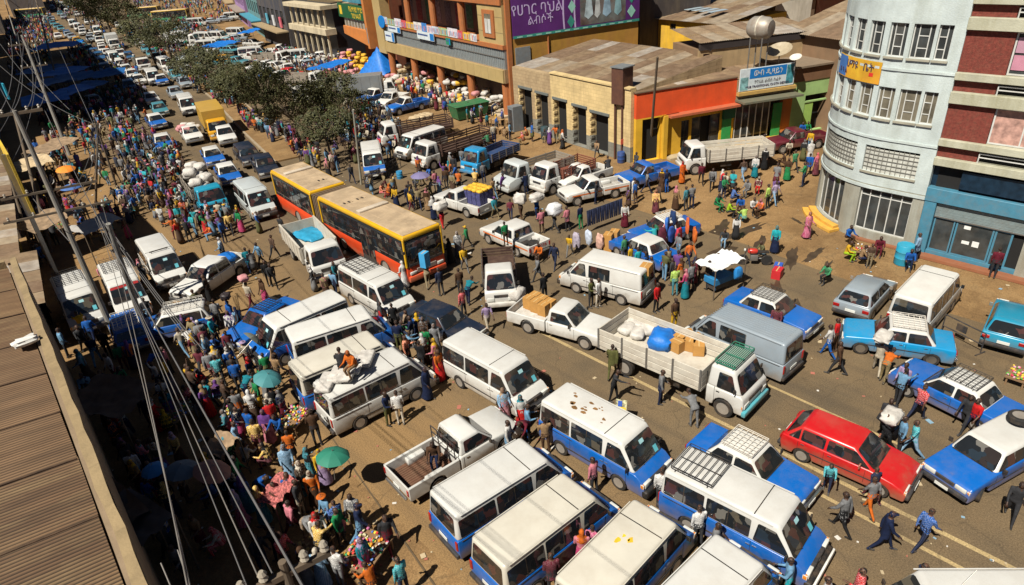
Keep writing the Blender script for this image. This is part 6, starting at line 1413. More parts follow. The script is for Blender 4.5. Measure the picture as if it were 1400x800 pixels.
    for i, (y0, y1, x, z, c) in enumerate(((36.5, 43, 1.3, 2.9, (.34, .26, .16)), (44, 54, 1.5, 2.8, (.50, .36, .04)), (56, 70, 3.2, 3.2, (.16, .13, .10)), (72, 98, 4.6, 3.4, (.14, .13, .13)), (176, 230, 19, 8, (.12, .12, .13)), (234, 290, 30, 8, (.16, .14, .12)), (296, 380, 42, 9, (.15, .13, .12)))):
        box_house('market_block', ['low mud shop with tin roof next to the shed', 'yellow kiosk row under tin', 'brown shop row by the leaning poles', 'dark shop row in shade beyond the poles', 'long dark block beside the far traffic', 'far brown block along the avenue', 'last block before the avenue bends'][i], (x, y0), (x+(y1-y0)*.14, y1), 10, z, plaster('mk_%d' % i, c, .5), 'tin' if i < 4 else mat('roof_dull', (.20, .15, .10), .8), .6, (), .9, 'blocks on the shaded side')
        OBST.append((x-5, (y0+y1)/2, 5.3, (y1-y0)/2, R(-8)))
    # the taller block out of view that shades the tarpaulins
    box_house('tall_block', 'tall concrete block beyond the left edge that shades the market', (4.6, 89), (14.5, 171), 14, 26, CONC, mat('roof_dull', (.20, .15, .10), .8), .3, ())
    bs = at(5, 125, 5.0); o = obj('shop_sign', MB().box((0, 0, 0), (.15, 4.2, 1.6), mat('sign_cyan', (.03, .30, .42), .5)), None, (bs.x, bs.y, 5.2)); tag(o, 'cyan blank sign board above the shaded stalls', 'sign')
left_roof()
# ------------------------------------------------------------------ trees
LEAF = mat('leaf', (.048, .052, .014), .7, var=.6, scale=1.1, dirt=.6, dirtcol=(.11, .085, .026)); BARK = mat('bark', (.13, .095, .06), .9, bump=.3)
def tree_meshes(seed, h=5.2, rx=3.1, rz=2.0, leaves=4300):
    rnd = random.Random(seed); tr = MB(); top = Vector((rnd.uniform(-.3, .3), rnd.uniform(-.3, .3), h-rz*1.15)); tr.tube((0, 0, -.1), top, .15, BARK, 8, .10)
    clumps = []
    for i in range(62):
        a, u = rnd.uniform(0, 2*math.pi), rnd.uniform(-.75, 1); q = math.sqrt(max(0, 1-u*u))*rnd.uniform(.55, 1.0)
        c = Vector((rx*q*math.cos(a), rx*q*math.sin(a), h-rz*.6+rz*u*rnd.uniform(.6, 1.0))); clumps.append((c, rnd.uniform(.35, .8)))
        if i % 3 == 0: mid = top+(c-top)*.5+Vector((rnd.uniform(-.2, .2), rnd.uniform(-.2, .2), .1)); tr.tube(top-Vector((0, 0, rnd.uniform(0, .8))), mid, .055, BARK, 5, .035); tr.tube(mid, c, .035, BARK, 4, .012)
    lv = MB(); vs_, fs = [], []
    for k in range(leaves):
        c, r_ = rnd.choice(clumps); d = Vector((rnd.gauss(0, 1), rnd.gauss(0, 1), rnd.gauss(0, .8))).normalized()*r_*rnd.uniform(.3, 1.1); p = c+d
        s_ = rnd.uniform(.07, .15); u = Vector((rnd.gauss(0, 1), rnd.gauss(0, 1), rnd.gauss(0, .6))).normalized(); v = u.orthogonal().normalized()
        o = len(vs_); vs_ += [p-u*s_, p+v*s_*.55, p+u*s_, p-v*s_*.55]; fs.append((o, o+1, o+2, o+3))
    lv.add(vs_, fs, LEAF); me = bpy.data.meshes.new('crown'); me.from_pydata([tuple(q) for q in vs_], [], fs); me.materials.append(LEAF)
    return tr.mesh('trunk'), me
TM = [tree_meshes(11), tree_meshes(12, 4.9, 2.8, 1.9), tree_meshes(13, 5.6, 3.0, 2.2)]
for i, (px, py, s_, lab) in enumerate(((285, 98, 1.05, 'olive tree on the median beside the yellow box truck'), (320, 116, 1.0, 'spreading tree on the median behind the yellow box truck'), (362, 128, 1.0, 'dark tree on the median above the seated crowd'), (398, 148, 1.0, 'broad dark tree nearest the articulated bus roof'), (455, 122, .95, 'tree standing before the grey covered lorry'), (446, 178, .80, 'low tree at the end of the median railing'), (342, 116, 1.0, 'brownish tree in the middle of the median row'), (424, 140, .95, 'round tree between the lorry and the bus'), (474, 150, .8, 'thin tree beside the slim concrete pole'), (264, 88, 1.0, 'tree before the pale far minibus'),
                                    (197, 41, 1.5, 'large tree far along the median'), (226, 53, 1.25, 'yellowish tree beside the white box lorry'), (140, 12, 1.8, 'big dark tree at the far end of the median'), (165, 20, 1.5, 'dark tree between the far traffic and old buses'), (113, 3, 1.8, 'tree beyond the last traffic'))):
    p = at(px, py, 3.7*s_); t = thing('street_tree', lab, 'tree', (p.x, p.y, .1 if i < 4 else 0), i*1.3, 'trees along the median'); t.scale = (s_,)*3
    a, b = TM[i % 3]; o = obj('trunk', a, t); obj('crown', b, t)
p0 = at(478, 205)
for k, (bx, tx, h) in enumerate((((494, 252), (483, 150), 0),)):
    p, q = at(*bx), at(*tx, 6.2); o = obj('lamp_pole', MB().tube(p-Vector((0, 0, .1)), q, .09, CONC, 8, .07)); tag(o, 'slim grey concrete pole rising through the tree by the bus', 'pole')
# railing along the end of the median
r0, r1 = at(500, 258), at(548, 228); rl = thing('median_railing', 'low dark steel railing at the end of the median', 'railing', (r0.x, r0.y, 0))
for i in range(6):
    p = r0+(r1-r0)*i/5; obj('post', MB().tube((0, 0, 0), (0, 0, .95), .03, DARKGREY, 5), rl, p-r0)
for z in (.35, .65, .93): obj('rail', MB().tube((0, 0, z), Vector((0, 0, z))+(r1-r0), .022, DARKGREY, 5), rl)
# ------------------------------------------------------------------ poles, cross-arms and cables
WOOD = mat('pole_wood', (.10, .075, .05), .9, dirt=.4, scale=2.); PCON = mat('pole_concrete', (.20, .19, .165), .85, dirt=.4)
def pole(base, top, r0, r1, m, name, label, arms=()):
    t = thing(name, label, 'pole', base); d = Vector(top)-Vector(base)
    obj('shaft', MB().tube((0, 0, -.1), d, r0, m, 10, r1), t)
    for (f, half, dirv, th) in arms:
        c = d*f; dv = Vector(dirv).normalized(); o = obj('cross_arm', MB().box((0, 0, 0), (2*half, th, th*1.2), WOOD), t, c, math.atan2(dv.y, dv.x))
        for k in (-.9, -.45, .45, .9): obj('insulator', MB().lathe([(.03, 0), (.06, .05), (.035, .09), (.06, .13), (.03, .18)], mat('insulator', (.30, .26, .20), .3), 8), o, (k*half, 0, th*.6))
    return t
pA = Vector((3.9, 35.5, 0)); pC = Vector((5.1, 34.6, 0)); acr = (1, -.25, 0)
pole(pA, pA+Vector((-.15, .1, 11.6)), .15, .09, PCON, 'power_pole', 'tall grey concrete power pole leaning over the shed roof', [(.99, 1.0, acr, .10), (.60, 2.2, acr, .08), (.69, 1.9, acr, .08)])
pole(at(888, 212), at(899, 78, 8.2), .11, .08, WOOD, 'wooden_pole', 'tall timber pole before the orange shop'); pole(pC, at(148, 306, 6.9), .14, .10, PCON, 'power_pole', 'shorter concrete pole paired with the tall power pole')
pole(at(95, 212), at(30, 48, 11), .18, .12, PCON, 'power_pole', 'grey power pole beside the orange umbrella', [(.93, 1.4, (1, -.2, 0), .12), (.75, 1.1, (1, -.2, 0), .10)])
pole(at(130, 284), at(134, 168, 6.8), .09, .06, WOOD, 'wooden_pole', 'dark upright wooden pole of the leaning pair'); pole(at(167, 278), at(128, 160, 6.9), .09, .06, WOOD, 'wooden_pole', 'dark slanting wooden pole of the leaning pair')
pole(at(86, 142), at(46, -12, 11), .16, .12, WOOD, 'wooden_pole', 'dark timber pole above the blue tarpaulins'); pole(at(40, 110), at(0, -20, 9), .12, .10, PCON, 'power_pole', 'thin pale pole at the edge of the shaded stalls')
pole(at(46, 352), at(8, 225, 5.4), .10, .07, WOOD, 'wooden_pole', 'brown timber pole beside the yellow hoarding'); pole(at(70, 345), at(18, 150, 8), .12, .08, WOOD, 'wooden_pole', 'second brown timber pole behind the yellow hoarding')
N1, N0 = at(366, 766, 10.8), at(296, 800, 10.8)
nb = Vector((N1.x+.12, N1.y-.1, 0)); pole(nb, nb+Vector((0, 0, 10.75)), .07, .05, WOOD, 'power_pole', 'timber pole with cross-arm below the camera', [(.98, .55, (N0-N1), .07)])
CAB = mat('cable', (.10, .095, .09), .6); CABL = mat('cable_pale', (.20, .18, .155), .5, .3)
def cable(a, b, sag, r_, m, label='', cat='cable'):
    a, b = Vector(a), Vector(b); pts = [a+(b-a)*t+Vector((0, 0, -sag*4*t*(1-t))) for t in [i/14 for i in range(15)]]
    return tag(obj('overhead_cable', MB().path(pts, r_, m, 5)), label, cat, 'overhead cables')
cl = ['overhead cable running past the shaded market to the cross-arm pole', 'overhead cable strung between the power poles above the crowd', 'overhead cable dropping over the shed side of the street']
for i in range(3): cable(pC+Vector((-.2+.12*i, 0, 6.75-.1*i)), N1+Vector((-.15*i, .02*i, -.25-.04*i)), .5+.25*(i % 2), .011, CABL if i % 2 else CAB, cl[0])
for i in range(2): cable(pA+Vector((1.6-.35*i, -.3, 6.9)), at(262+4*i, 830, 12), .6+.2*i, .010, CABL, cl[2])
cable(pA+Vector((.9, 0, 11.4)), at(430, 830, 13.2), 1.0, .012, CAB, cl[0])
for i in range(4): cable(pA+Vector((-.8+.5*i, .2, 11.5)), at(30, 48, 11)+Vector((-.9+.6*i, 0, .1)), .9+.2*i, .02, CAB, cl[1])
for i in range(3): cable(pA+Vector((.3*i, 0, 7.2)), at(132, 168, 6.8), .6+.25*i, .016, CAB, cl[1])
for i in range(3): cable(at(30, 48, 11)+Vector((.5*i-.5, 0, 0)), at(40, -14, 11)+Vector((.5*i, 0, 0)), 1.0, .03, CAB, cl[1])
for (a, b) in (((0, 60, 10), (62, 130, 7)), ((0, 120, 9), (40, 190, 7)), ((60, 20, 10), (130, 175, 6.9)), ((5, 215, 5.5), (95, 330, 6.9))): cable(at(*a), at(*b), .5, .02, CAB, cl[1])
for (a, b) in (((243, 752, 8), (268, 830, 8)), ((220, 770, 8), (245, 830, 8))): cable(at(*a), at(*b), .05, .014, CABL, cl[2])
for i in range(3): cable(pC+Vector((.1*i, -.2, 6.5-.3*i)), at(255+12*i, 462+i*9, 3.6), .3, .018, CAB, cl[1])
# ------------------------------------------------------------------ umbrellas
def umbrella(px, py, col, r_=.62, z=2.05, tilt=(0, 0), label='', cat='umbrella'):
    p = at(px, py, z); t = thing('umbrella', label, cat, (p.x, p.y, z-1.05), 0, 'umbrellas in the market'); t.rotation_euler = (tilt[0], tilt[1], 0)
    m = mat('umb_%02x%02x%02x' % tuple(int(c*255) for c in col), col, .7, var=.1); n = 8
    for i in range(n):
        a0, a1 = 2*math.pi*i/n, 2*math.pi*(i+1)/n; rows = [(0, 1.10), (r_*.5, 1.05), (r_*.85, .94), (r_, .85)]; vs_, fs = [], []
        for rr, zz in rows:
            for a in (a0, (a0+a1)/2, a1): k = 1 if a != (a0+a1)/2 else .955; vs_.append((rr*k*math.cos(a), rr*k*math.sin(a), zz))
        for j in range(3):
            for q in range(2): fs.append((j*3+q, j*3+q+1, j*3+q+4, j*3+q+3))
        obj('canopy_panel', MB().add(vs_, fs, m), t)
    obj('shaft', MB().tube((0, 0, -.1), (0, 0, 1.16), .015, STEEL, 6), t)
umbrella(355, 511, (.05, .20, .21), .56, 2.15, (R(14), R(12)), 'teal umbrella over the packet sellers'); umbrella(449, 621, (.02, .17, .11), .58, 2.1, (0, R(8)), 'dark green umbrella over a woman in yellow')
umbrella(273, 640, (.30, .14, .10), .62, 2.1, (R(10), R(20)), 'faded pink umbrella in the shaded market'); umbrella(208, 637, (.03, .18, .42), .42, 1.9, (0, 0), 'bright blue umbrella in the shaded market'); umbrella(88, 228, (.70, .22, .02), .75, 2.2, (R(8), 0), 'orange umbrella by the power pole')
umbrella(96, 253, (.05, .12, .32), .75, 2.1, (0, 0), 'blue umbrella beside the orange umbrella'); umbrella(574, 237, (.16, .14, .26), .7, 2.1, (0, 0), 'grey-purple umbrella by the median railing'); umbrella(240, 640, (.10, .14, .17), .6, 2.0, (0, R(10)), 'grey umbrella in the shaded market'); umbrella(318, 458, (.16, .17, .14), .5, 2.2, (0, R(60)), 'grey umbrella held sideways by the blue taxi')
# ------------------------------------------------------------------ loads, stalls and goods
CART = mat('carton', (.42, .21, .05), .8, dirt=.3); SACK_W = mat('sack_white', (.52, .49, .44), .8, var=.3, bump=.8, bscale=5, dirt=.3); SACK_P = mat('sack_pink', (.50, .22, .22), .8, var=.3, bump=.3); SACK_Y = mat('sack_yellow', (.62, .36, .03), .8, var=.3, bump=.3); SACK_C = mat('sack_cream', (.45, .34, .20), .85, var=.3, bump=.3)
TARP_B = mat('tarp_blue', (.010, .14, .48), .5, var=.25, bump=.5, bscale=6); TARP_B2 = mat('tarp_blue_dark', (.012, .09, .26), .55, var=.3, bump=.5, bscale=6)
_crate = {}
def crate(p, d, m, rot, label, name='carton_box', cat='box', group=None):
    k = (tuple(d), m.name)
    if k not in _crate: _crate[k] = MB().box((0, 0, d[2]/2), d, m).box((0, 0, d[2]+.003), (d[0]*.98, .06, .006), mat('box_tape', (.5, .34, .14), .5)).mesh(name, .012, 1)
    o = obj(name, _crate[k], None, p, rot); return tag(o, label, cat, group)
_sk = {}
def sack(p, d, m, rot, label, group=None, seed=0):
    k = (tuple(d), m.name, seed % 3)
    if k not in _sk: _sk[k] = MB().blob((0, 0, d[2]/2), d, m, seed % 3, 10, 6, .10).mesh('sack', smooth=60)
    return tag(obj('sack', _sk[k], None, p, rot), label, 'sack', group)
rnd = random.Random(21)
p = at(737, 413, 1.0)
for i in range(2):
    for j in range(3): crate(p+Vector((.45*i-.2, .5*j-.5, -.42)), (.42, .46, .62), CART, .15, 'yellow carton stacked in the white pickup bed', group='cartons in the white pickup')
sack(at(712, 404, .9)+Vector((0, .3, -.3)), (1.0, .7, .6), SACK_W, .3, 'white sack behind the cartons in the pickup bed')
tb = at(905, 466, 1.2); o = obj('tarpaulin_bundle', MB().blob((0, 0, .3), (1.3, 1.0, .75), TARP_B, 5, 14, 8, .12).mesh('t', smooth=60), None, tb-Vector((0, 0, .2)), .3); tag(o, 'blue tarpaulin bundle in the loaded white truck', 'tarpaulin')
for i, (px, py) in enumerate(((930, 466), (944, 472), (955, 478), (940, 462), (953, 468), (926, 474))): q = at(px, py, 1.2); crate(Vector((q.x, q.y, 1.02)), (.5, .45, .5), CART, .3*i, 'yellow carton in the loaded white truck', group='cartons in the loaded truck')
for i, (px, py) in enumerate(((858, 452), (872, 458), (885, 452), (868, 446))): q = at(px, py, 1.1); sack(Vector((q.x, q.y, 1.02)), (.95, .65, .38), SACK_W, .5*i, 'white sack in the loaded white truck', 'sacks in the loaded truck', i)
for i, (px, py, a) in enumerate(((446, 522, .5), (462, 512, .5), (486, 500, .5), (500, 493, .5), (476, 512, .5))): q = at(px, py, 2.1); o = obj('mattress', MB().box((0, 0, .11), (1.25-.15*(i % 2), .62, .20), SACK_W).mesh('m', .08, 3), None, (q.x, q.y, 1.97+.04*i), a+R(15)); tag(o, 'white wrapped mattress on the minibus roof', 'mattress', 'mattresses on the minibus roof')
q = at(424, 318, 1.2); o = obj('tarpaulin_sheet', MB().blob((0, 0, .12), (1.5, 2.2, .35), mat('tarp_cyan', (.02, .24, .40), .5, var=.3), 2, 16, 6, .2).mesh('t', smooth=60), None, (q.x, q.y, 1.0), 0); tag(o, 'crumpled cyan sheet in the tipper bed', 'tarpaulin')
base = at(652, 266, 1.1); hd = Vector((at(674, 285, .8)-at(594, 262, .8))); ha = math.atan2(hd.y, hd.x); ux, uy = Vector((math.cos(ha), math.sin(ha), 0)), Vector((-math.sin(ha), math.cos(ha), 0))
for i in range(4):
    for j in range(3): crate(Vector((base.x, base.y, .62))+ux*(.42*i-.5)+uy*(.45*j-.45), (.38, .40, .85+.08*((i+j) % 2)), mat('bundle_blue', (.06, .06, .16), .7, var=.5, scale=8), ha, 'blue bundle in the yellow-topped pickup load', 'bundle', 'bundle', 'bundles in the pickup'); sack(Vector((base.x, base.y, 1.5))+ux*(.42*i-.5)+uy*(.45*j-.45), (.42, .42, .22), SACK_Y, 0, 'yellow bag topping the bundles in the pickup', 'yellow bags on the bundles', i+j)
hd = at(293, 268, 2)-at(258, 228, 2); ha = math.atan2(hd.y, hd.x)
for i in range(13): q = at(271, 240, 2.0); sack(Vector((q.x, q.y, 1.15+.42*(i//5)))+Vector((math.cos(ha), math.sin(ha), 0))*(.8*(i % 5)-2.0)+Vector((-math.sin(ha), math.cos(ha), 0))*(.45*(i % 3)-.45), (1.0, .85, .6), SACK_W, i, 'white sack heaped on the teal truck', 'sacks on the teal truck', i)
for i in range(12): q = at(256, 174, 1.2); sack(Vector((q.x+.5*(i % 3)-.5, q.y-.7*(i//3)+.8, .75+.3*(i % 2))), (.85, .75, .5), SACK_W if i % 3 else SACK_P, i, 'sack heaped on the pickup ahead of the taxi', 'sacks on the far pickup', i)
for i in range(8): q = at(572, 158, 1.5); sack(Vector((q.x+.5*(i % 4)-.6, q.y-.5*(i//4), 1.1)), (.9, .8, .5), SACK_C, i, 'pale sack on the railed truck', 'sacks on the railed truck', i)
q = at(308, 350, 1.0); o = obj('tarpaulin_bundle', MB().blob((0, 0, .15), (1.1, 1.1, .45), TARP_B, 7, 12, 6, .15).mesh('t', smooth=60), None, (q.x, q.y, .72)); tag(o, 'blue tarpaulin in the double-cab pickup bed', 'tarpaulin')
tyr, rm_ = wheel_mesh(.34, .2)
for i, (px, py) in enumerate(((716, 330), (722, 322), (729, 330))): q = at(px, py, .8); o = obj('loose_tyre', tyr, None, (q.x, q.y, .68), (0, math.pi/2, 0)); tag(o, 'loose tyre in the lettered pickup bed', 'tyre', 'tyres in the pickup')
q = at(617, 612, .7); o = obj('loose_tyre', tyr, None, (q.x, q.y, .72), (0, math.pi/2, 0)); tag(o, 'loose tyre in the ribbed pickup bed', 'tyre')
if True:
    me = text_mesh('TOYOTA', .26, mat('letter_red', (.35, .02, .02), .5), .003); o = obj('lettering', me, r_toy, (0, -2.315, .77), (math.pi/2, 0, 0))
# bales under the arcade and the heaps beside the blue tent
FA = line_facade((45.2, 50.0), (51.4, 81.5))
for i in range(150):
    u, d_ = rnd.uniform(2.5, 30), rnd.uniform(-3.5, 2.6); q = FA.pt(u, .16, d_); m = rnd.choice([SACK_W, SACK_W, SACK_W, SACK_C, SACK_C, SACK_P, SACK_Y]); k = rnd.choice([0, 0, .7, 1.4]) if d_ < .5 else 0; nm = {'sack_white': 'white', 'sack_cream': 'cream', 'sack_pink': 'pink', 'sack_yellow': 'yellow'}[m.name]
    sack(Vector((q.x, q.y, (.16 if d_ < 1 else 0)+k*.7)), (.95, .7, .5), m, rnd.uniform(0, 3), nm+' bale stacked under the columned arcade', 'bales under the arcade', i)
for i in range(130):
    a = rnd.uniform(0, 1); c = at(482, 92, 0)+Vector((rnd.gauss(0, 2.4), rnd.gauss(0, 2.6), 0)); m = [SACK_P, SACK_Y, SACK_W][min(2, int(max(0, (c.x-at(482, 92).x)*.25+1.2+rnd.uniform(-.6, .6))))]; nm = {'sack_white': 'white', 'sack_pink': 'pink', 'sack_yellow': 'yellow'}[m.name]
    sack(Vector((c.x, c.y, max(0, 2.6-.7*((c-at(482, 92)).length))*rnd.uniform(.3, 1))), (.9, .7, .5), m, rnd.uniform(0, 3), nm+' bale in the heap beside the blue tent', 'bales beside the blue tent', i)
def tarp(name, c, sx, sy, h0, h1, m, label, seed=0, rot=0, peak=0, posts=True):
    """sagging cloth with folds on four poles; peak lifts its middle"""
    rn = random.Random(seed); n = 10; vs_, fs = [], []
    for j in range(n+1):
        for i in range(n+1):
            x, y = sx*(i/n-.5), sy*(j/n-.5); e = max(abs(i/n-.5), abs(j/n-.5))*2
            z = h0+(h1-h0)*i/n+peak*(1-e)**1.0-(.22*(1-e) if not peak else 0)+rn.uniform(-.05, .05)+.06*math.sin(i*1.7+j*.6)
            vs_.append((x, y, z))
    for j in range(n):
        for i in range(n): fs.append((j*(n+1)+i, j*(n+1)+i+1, (j+1)*(n+1)+i+1, (j+1)*(n+1)+i))
    t = thing(name, label, 'awning' if 'awning' in name else 'tarpaulin', c, rot); k = MB().add(vs_, fs, m); obj('cloth', k.mesh('cloth', smooth=50), t)
    if posts:
        for i, j in ((0, 0), (n, 0), (n, n), (0, n)): v = vs_[j*(n+1)+i]; obj('post', MB().tube((v[0], v[1], 0), (v[0], v[1], v[2]+.03), .035, WOOD, 5), t)
    return t
c = at(521, 102); tarp('blue_tent', (c.x, c.y, 0), 4.0, 4.6, .4, 1.2, TARP_B, 'tall bright blue tarpaulin tent beside the arcade', 3, .3, 2.9, False)
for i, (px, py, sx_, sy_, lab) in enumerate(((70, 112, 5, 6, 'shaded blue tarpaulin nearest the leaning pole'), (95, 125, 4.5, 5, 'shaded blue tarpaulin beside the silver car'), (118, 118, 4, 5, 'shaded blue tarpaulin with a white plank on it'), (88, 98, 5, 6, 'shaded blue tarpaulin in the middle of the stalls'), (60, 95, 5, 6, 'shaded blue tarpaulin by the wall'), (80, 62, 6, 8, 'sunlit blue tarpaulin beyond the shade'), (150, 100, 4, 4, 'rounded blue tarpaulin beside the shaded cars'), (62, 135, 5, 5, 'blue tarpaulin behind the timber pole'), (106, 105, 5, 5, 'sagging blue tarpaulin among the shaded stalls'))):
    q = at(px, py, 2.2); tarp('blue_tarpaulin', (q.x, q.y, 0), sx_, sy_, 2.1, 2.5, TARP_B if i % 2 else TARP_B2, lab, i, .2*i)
for px, py, sx_, sy_, h, m_, lab in ((150, 540, 2.0, 3.0, 2.3, mat('awn_brown', (.13, .085, .055), .9, var=.3), 'brown cloth awning in the shade beside the shed'), (175, 712, 1.6, 2.4, 2.3, mat('awn_grey', (.10, .085, .075), .9, var=.3), 'grey cloth awning in the shade beside the shed'), (378, 668, 1.1, .9, 1.4, mat('cloth_dotted', (.36, .10, .09), .85, var=.9, scale=14), 'red patterned cloth shade at the edge of the market'), (300, 606, .9, 1.0, 1.7, mat('awn_tan', (.25, .17, .10), .9, var=.4), 'tan cloth awning among the fruit sellers'), (130, 700, 2, 3, 2.3, mat('awn_brown', (.13, .085, .055), .9), 'dark brown awning against the shed wall'), (60, 300, 3, 3, 2.5, mat('awn_tan', (.25, .17, .10), .9), 'tan awning by the yellow hoarding'), (130, 305, 2.4, 2.4, 2.4, mat('awn_pale', (.35, .33, .30), .9), 'pale awning below the pole platform'), (40, 222, 3, 4, 2.6, SACK_C, 'cream awning beside the hoarding'), (72, 198, 4, 3, 2.4, mat('awn_tan', (.25, .17, .10), .9), 'tan awning near the power pole'), (300, 60, 5, 5, 2.6, TARP_B, 'blue tarpaulin among the far parked cars'), (342, 42, 4, 3, 2.8, TARP_B, 'blue tarpaulin in front of the far shops'), (452, 88, 5.5, 3.0, 3.0, TARP_B, 'blue tarpaulin over a lorry load by the bales')):
    q = at(px, py, h); tarp('cloth_awning', (q.x, q.y, 0), sx_, sy_, h-.15, h+.1, m_, lab, px, R(px % 40))
def stall(px, py, sx_, sy_, rot, pal, label, n=110, h=.55):
    p = at(px, py, h); t = thing('market_stall', label, 'stall', (p.x, p.y, 0), rot, 'stalls of small goods'); tm_ = mat('table_wood', (.20, .12, .06), .85)
    obj('table_top', MB().box((0, 0, h-.03), (sx_, sy_, .06), tm_), t)
    for a in (-1, 1):
        for b in (-1, 1): obj('leg', MB().box((a*(sx_/2-.08), b*(sy_/2-.08), h/2-.03), (.06, .06, h-.06), tm_), t)
    g = MB(); rn = random.Random(px)
    for i in range(n): c_ = pal[i % len(pal)]; s_ = rn.uniform(.04, .09); g.blob((rn.uniform(-.48, .48)*sx_, rn.uniform(-.48, .48)*sy_, h+s_*.4+rn.uniform(0, .06)), (s_*1.3, s_, s_), mat('good_%02x%02x%02x' % tuple(int(q*255) for q in c_), c_, .6), i, 6, 3)
    o = obj('goods', g.mesh('goods', smooth=60), t); o['kind'] = 'stuff'
BRT = [(.65, .5, .05), (.6, .05, .04), (.62, .6, .55), (.05, .3, .12), (.65, .25, .02), (.5, .15, .3), (.1, .2, .5), (.55, .5, .3)]
stall(500, 752, 1.5, 1.1, .4, BRT, 'stall heaped with bright toys and packets beside the green-coated man', 160); stall(400, 570, 1.2, 1.0, .5, BRT, 'stall of bright packets behind the white minibus', 110); stall(1393, 512, .9, .7, 0, [(.6, .05, .1), (.65, .45, .05), (.1, .3, .05), (.6, .3, .4)], 'small stall of red and yellow flowers by the boxy taxi', 80, .4)
stall(320, 565, 1.2, .9, .8, BRT, 'stall of coloured goods in the market crowd', 90); stall(430, 740, 1.0, .8, .2, [(.3, .2, .1), (.45, .3, .1), (.2, .12, .06)], 'stall of brown goods beside the seated sellers', 60, .4); stall(1180, 340, 1.0, .7, .3, [(.62, .6, .55), (.6, .35, .05), (.5, .05, .05)], 'tray of food beside the curved shopfront', 40, .35); stall(70, 312, 2.0, 1.6, .2, [(.5, .25, .05), (.45, .35, .2), (.1, .4, .1)], 'stall of woven baskets under the poles', 70); stall(245, 560, 1.4, 1.2, .3, BRT, 'stall of goods deep in the shade', 70)
# clothes rails, cart with white canopy, motorcycle, barrier, crates
q = at(827, 310); rk = thing('jeans_rail', 'rail hung with dark blue jeans among the clothes sellers', 'clothes rail', (q.x, q.y, 0), R(-8)); jn = mat('denim', (.018, .024, .06), .9, var=.5, scale=6)
obj('rail', MB().tube((-1.5, 0, 1.5), (1.5, 0, 1.5), .02, STEEL, 6), rk)
for x in (-1.45, 1.45): obj('post', MB().tube((x, 0, 0), (x, 0, 1.5), .02, STEEL, 6), rk)
jm = MB().hexa([(-.15, -.03, .45), (-.02, -.03, .45), (-.02, .03, .45), (-.15, .03, .45), (-.17, -.05, 1.48), (0, -.05, 1.48), (0, .05, 1.48), (-.17, .05, 1.48)], jn).hexa([(.02, -.03, .45), (.15, -.03, .45), (.15, .03, .45), (.02, .03, .45), (0, -.05, 1.48), (.17, -.05, 1.48), (.17, .05, 1.48), (0, .05, 1.48)], jn).mesh('jeans', .02, 1)
for i in range(8): obj('jeans', jm, rk, (-1.3+i*.37, 0, 0))
for i, (px, py, z, col, lab) in enumerate(((905, 322, 1.0, (.10, .015, .03), 'maroon garment hung on the blue taxi'), (918, 320, 1.0, (.02, .07, .30), 'blue garment hung on the blue taxi'), (928, 322, 1.0, (.45, .03, .05), 'red garment hung on the blue taxi'), (912, 308, 1.45, (.03, .12, .4), 'blue jacket laid on the taxi roof'), (940, 308, 1.2, (.6, .12, .03), 'orange jacket laid over the taxi boot'), (950, 322, .9, (.62, .14, .02), 'orange garment hung on the taxi boot'), (897, 318, 1.0, (.02, .12, .06), 'green garment hung on the blue taxi'), (920, 299, 1.5, (.01, .03, .1), 'navy garment on the taxi roof'), (805, 325, .75, (.45, .5, .58), 'pale patterned sheet held up for sale'), (820, 330, .7, (.55, .33, .26), 'peach patterned sheet held up for sale'), (788, 328, .7, (.34, .3, .36), 'lilac sheet held up for sale'))):
    q = at(px, py, z); o = obj('hanging_garment', MB().blob((0, 0, 0), (.5, .22, .95), mat('garm_%d' % i, col, .9, var=.4, scale=5), i, 10, 7, .15).mesh('g', smooth=50), None, q, R(-20+i*13)); tag(o, lab, 'garment')
for i, (px, py) in enumerate(((840, 328), (832, 332))): q = at(px, py, .5); crate(Vector((q.x, q.y, 0)), (.6, .5, 1.1), CART, .4, 'tall orange carton beside the clothes sellers', group='cartons by the clothes sellers')
c = at(985, 356, 1.65); ct = tarp('cart_canopy', (c.x, c.y, 0), 2.1, 1.4, 1.62, 1.72, mat('canopy_white', (.66, .66, .64), .7), 'vendor cart under a sagging white canopy', 9, R(-12)); obj('cart_body', MB().box((0, 0, .7), (1.3, .8, .35), mat('cart_blue', (.02, .16, .34), .6)).box((0, 0, .35), (1.1, .6, .3), DARKGREY).mesh('cart', .02, 1), ct)
obj('hanging_bag', MB().blob((.5, -.75, 1.1), (.55, .3, .7), mat('bag_blue', (.02, .2, .5), .6), 1).mesh('bag', smooth=60), ct)
def motorcycle(px, py, rot, label):
    p = at(px, py); t = thing('motorcycle', label, 'motorcycle', (p.x, p.y, 0), rot); ty, rm2 = wheel_mesh(.30, .10)
    for y in (.62, -.62): w2 = obj('wheel', ty, t, (0, y, .30)); obj('rim', rm2, w2)
    obj('tank', MB().blob((0, .15, .82), (.30, .55, .28), paint((.42, .03, .02)), 1, 10, 6, .03).mesh('t', smooth=60), t); obj('seat', MB().box((0, -.35, .80), (.26, .70, .10), BLACK).mesh('s', .04, 2), t)
    obj('engine', MB().box((0, .05, .45), (.26, .40, .34), STEEL).mesh('e', .04, 2), t); obj('fork', MB().tube((-.07, .62, .3), (-.09, .42, .98), .022, CHROME, 6).tube((.07, .62, .3), (.09, .42, .98), .022, CHROME, 6), t); obj('handlebar', MB().tube((-.34, .36, 1.02), (.34, .36, 1.02), .016, BLACK, 6), t); obj('headlight', MB().lathe([(.08, 0), (.09, .08), (.01, .10)], LAMP, 10, 'Y', (0, .52, .88)), t); obj('exhaust', MB().tube((.14, .1, .30), (.14, -.75, .36), .035, CHROME, 6), t)
motorcycle(1031, 362, R(35), 'red motorcycle with a rider beside the white-canopied cart')
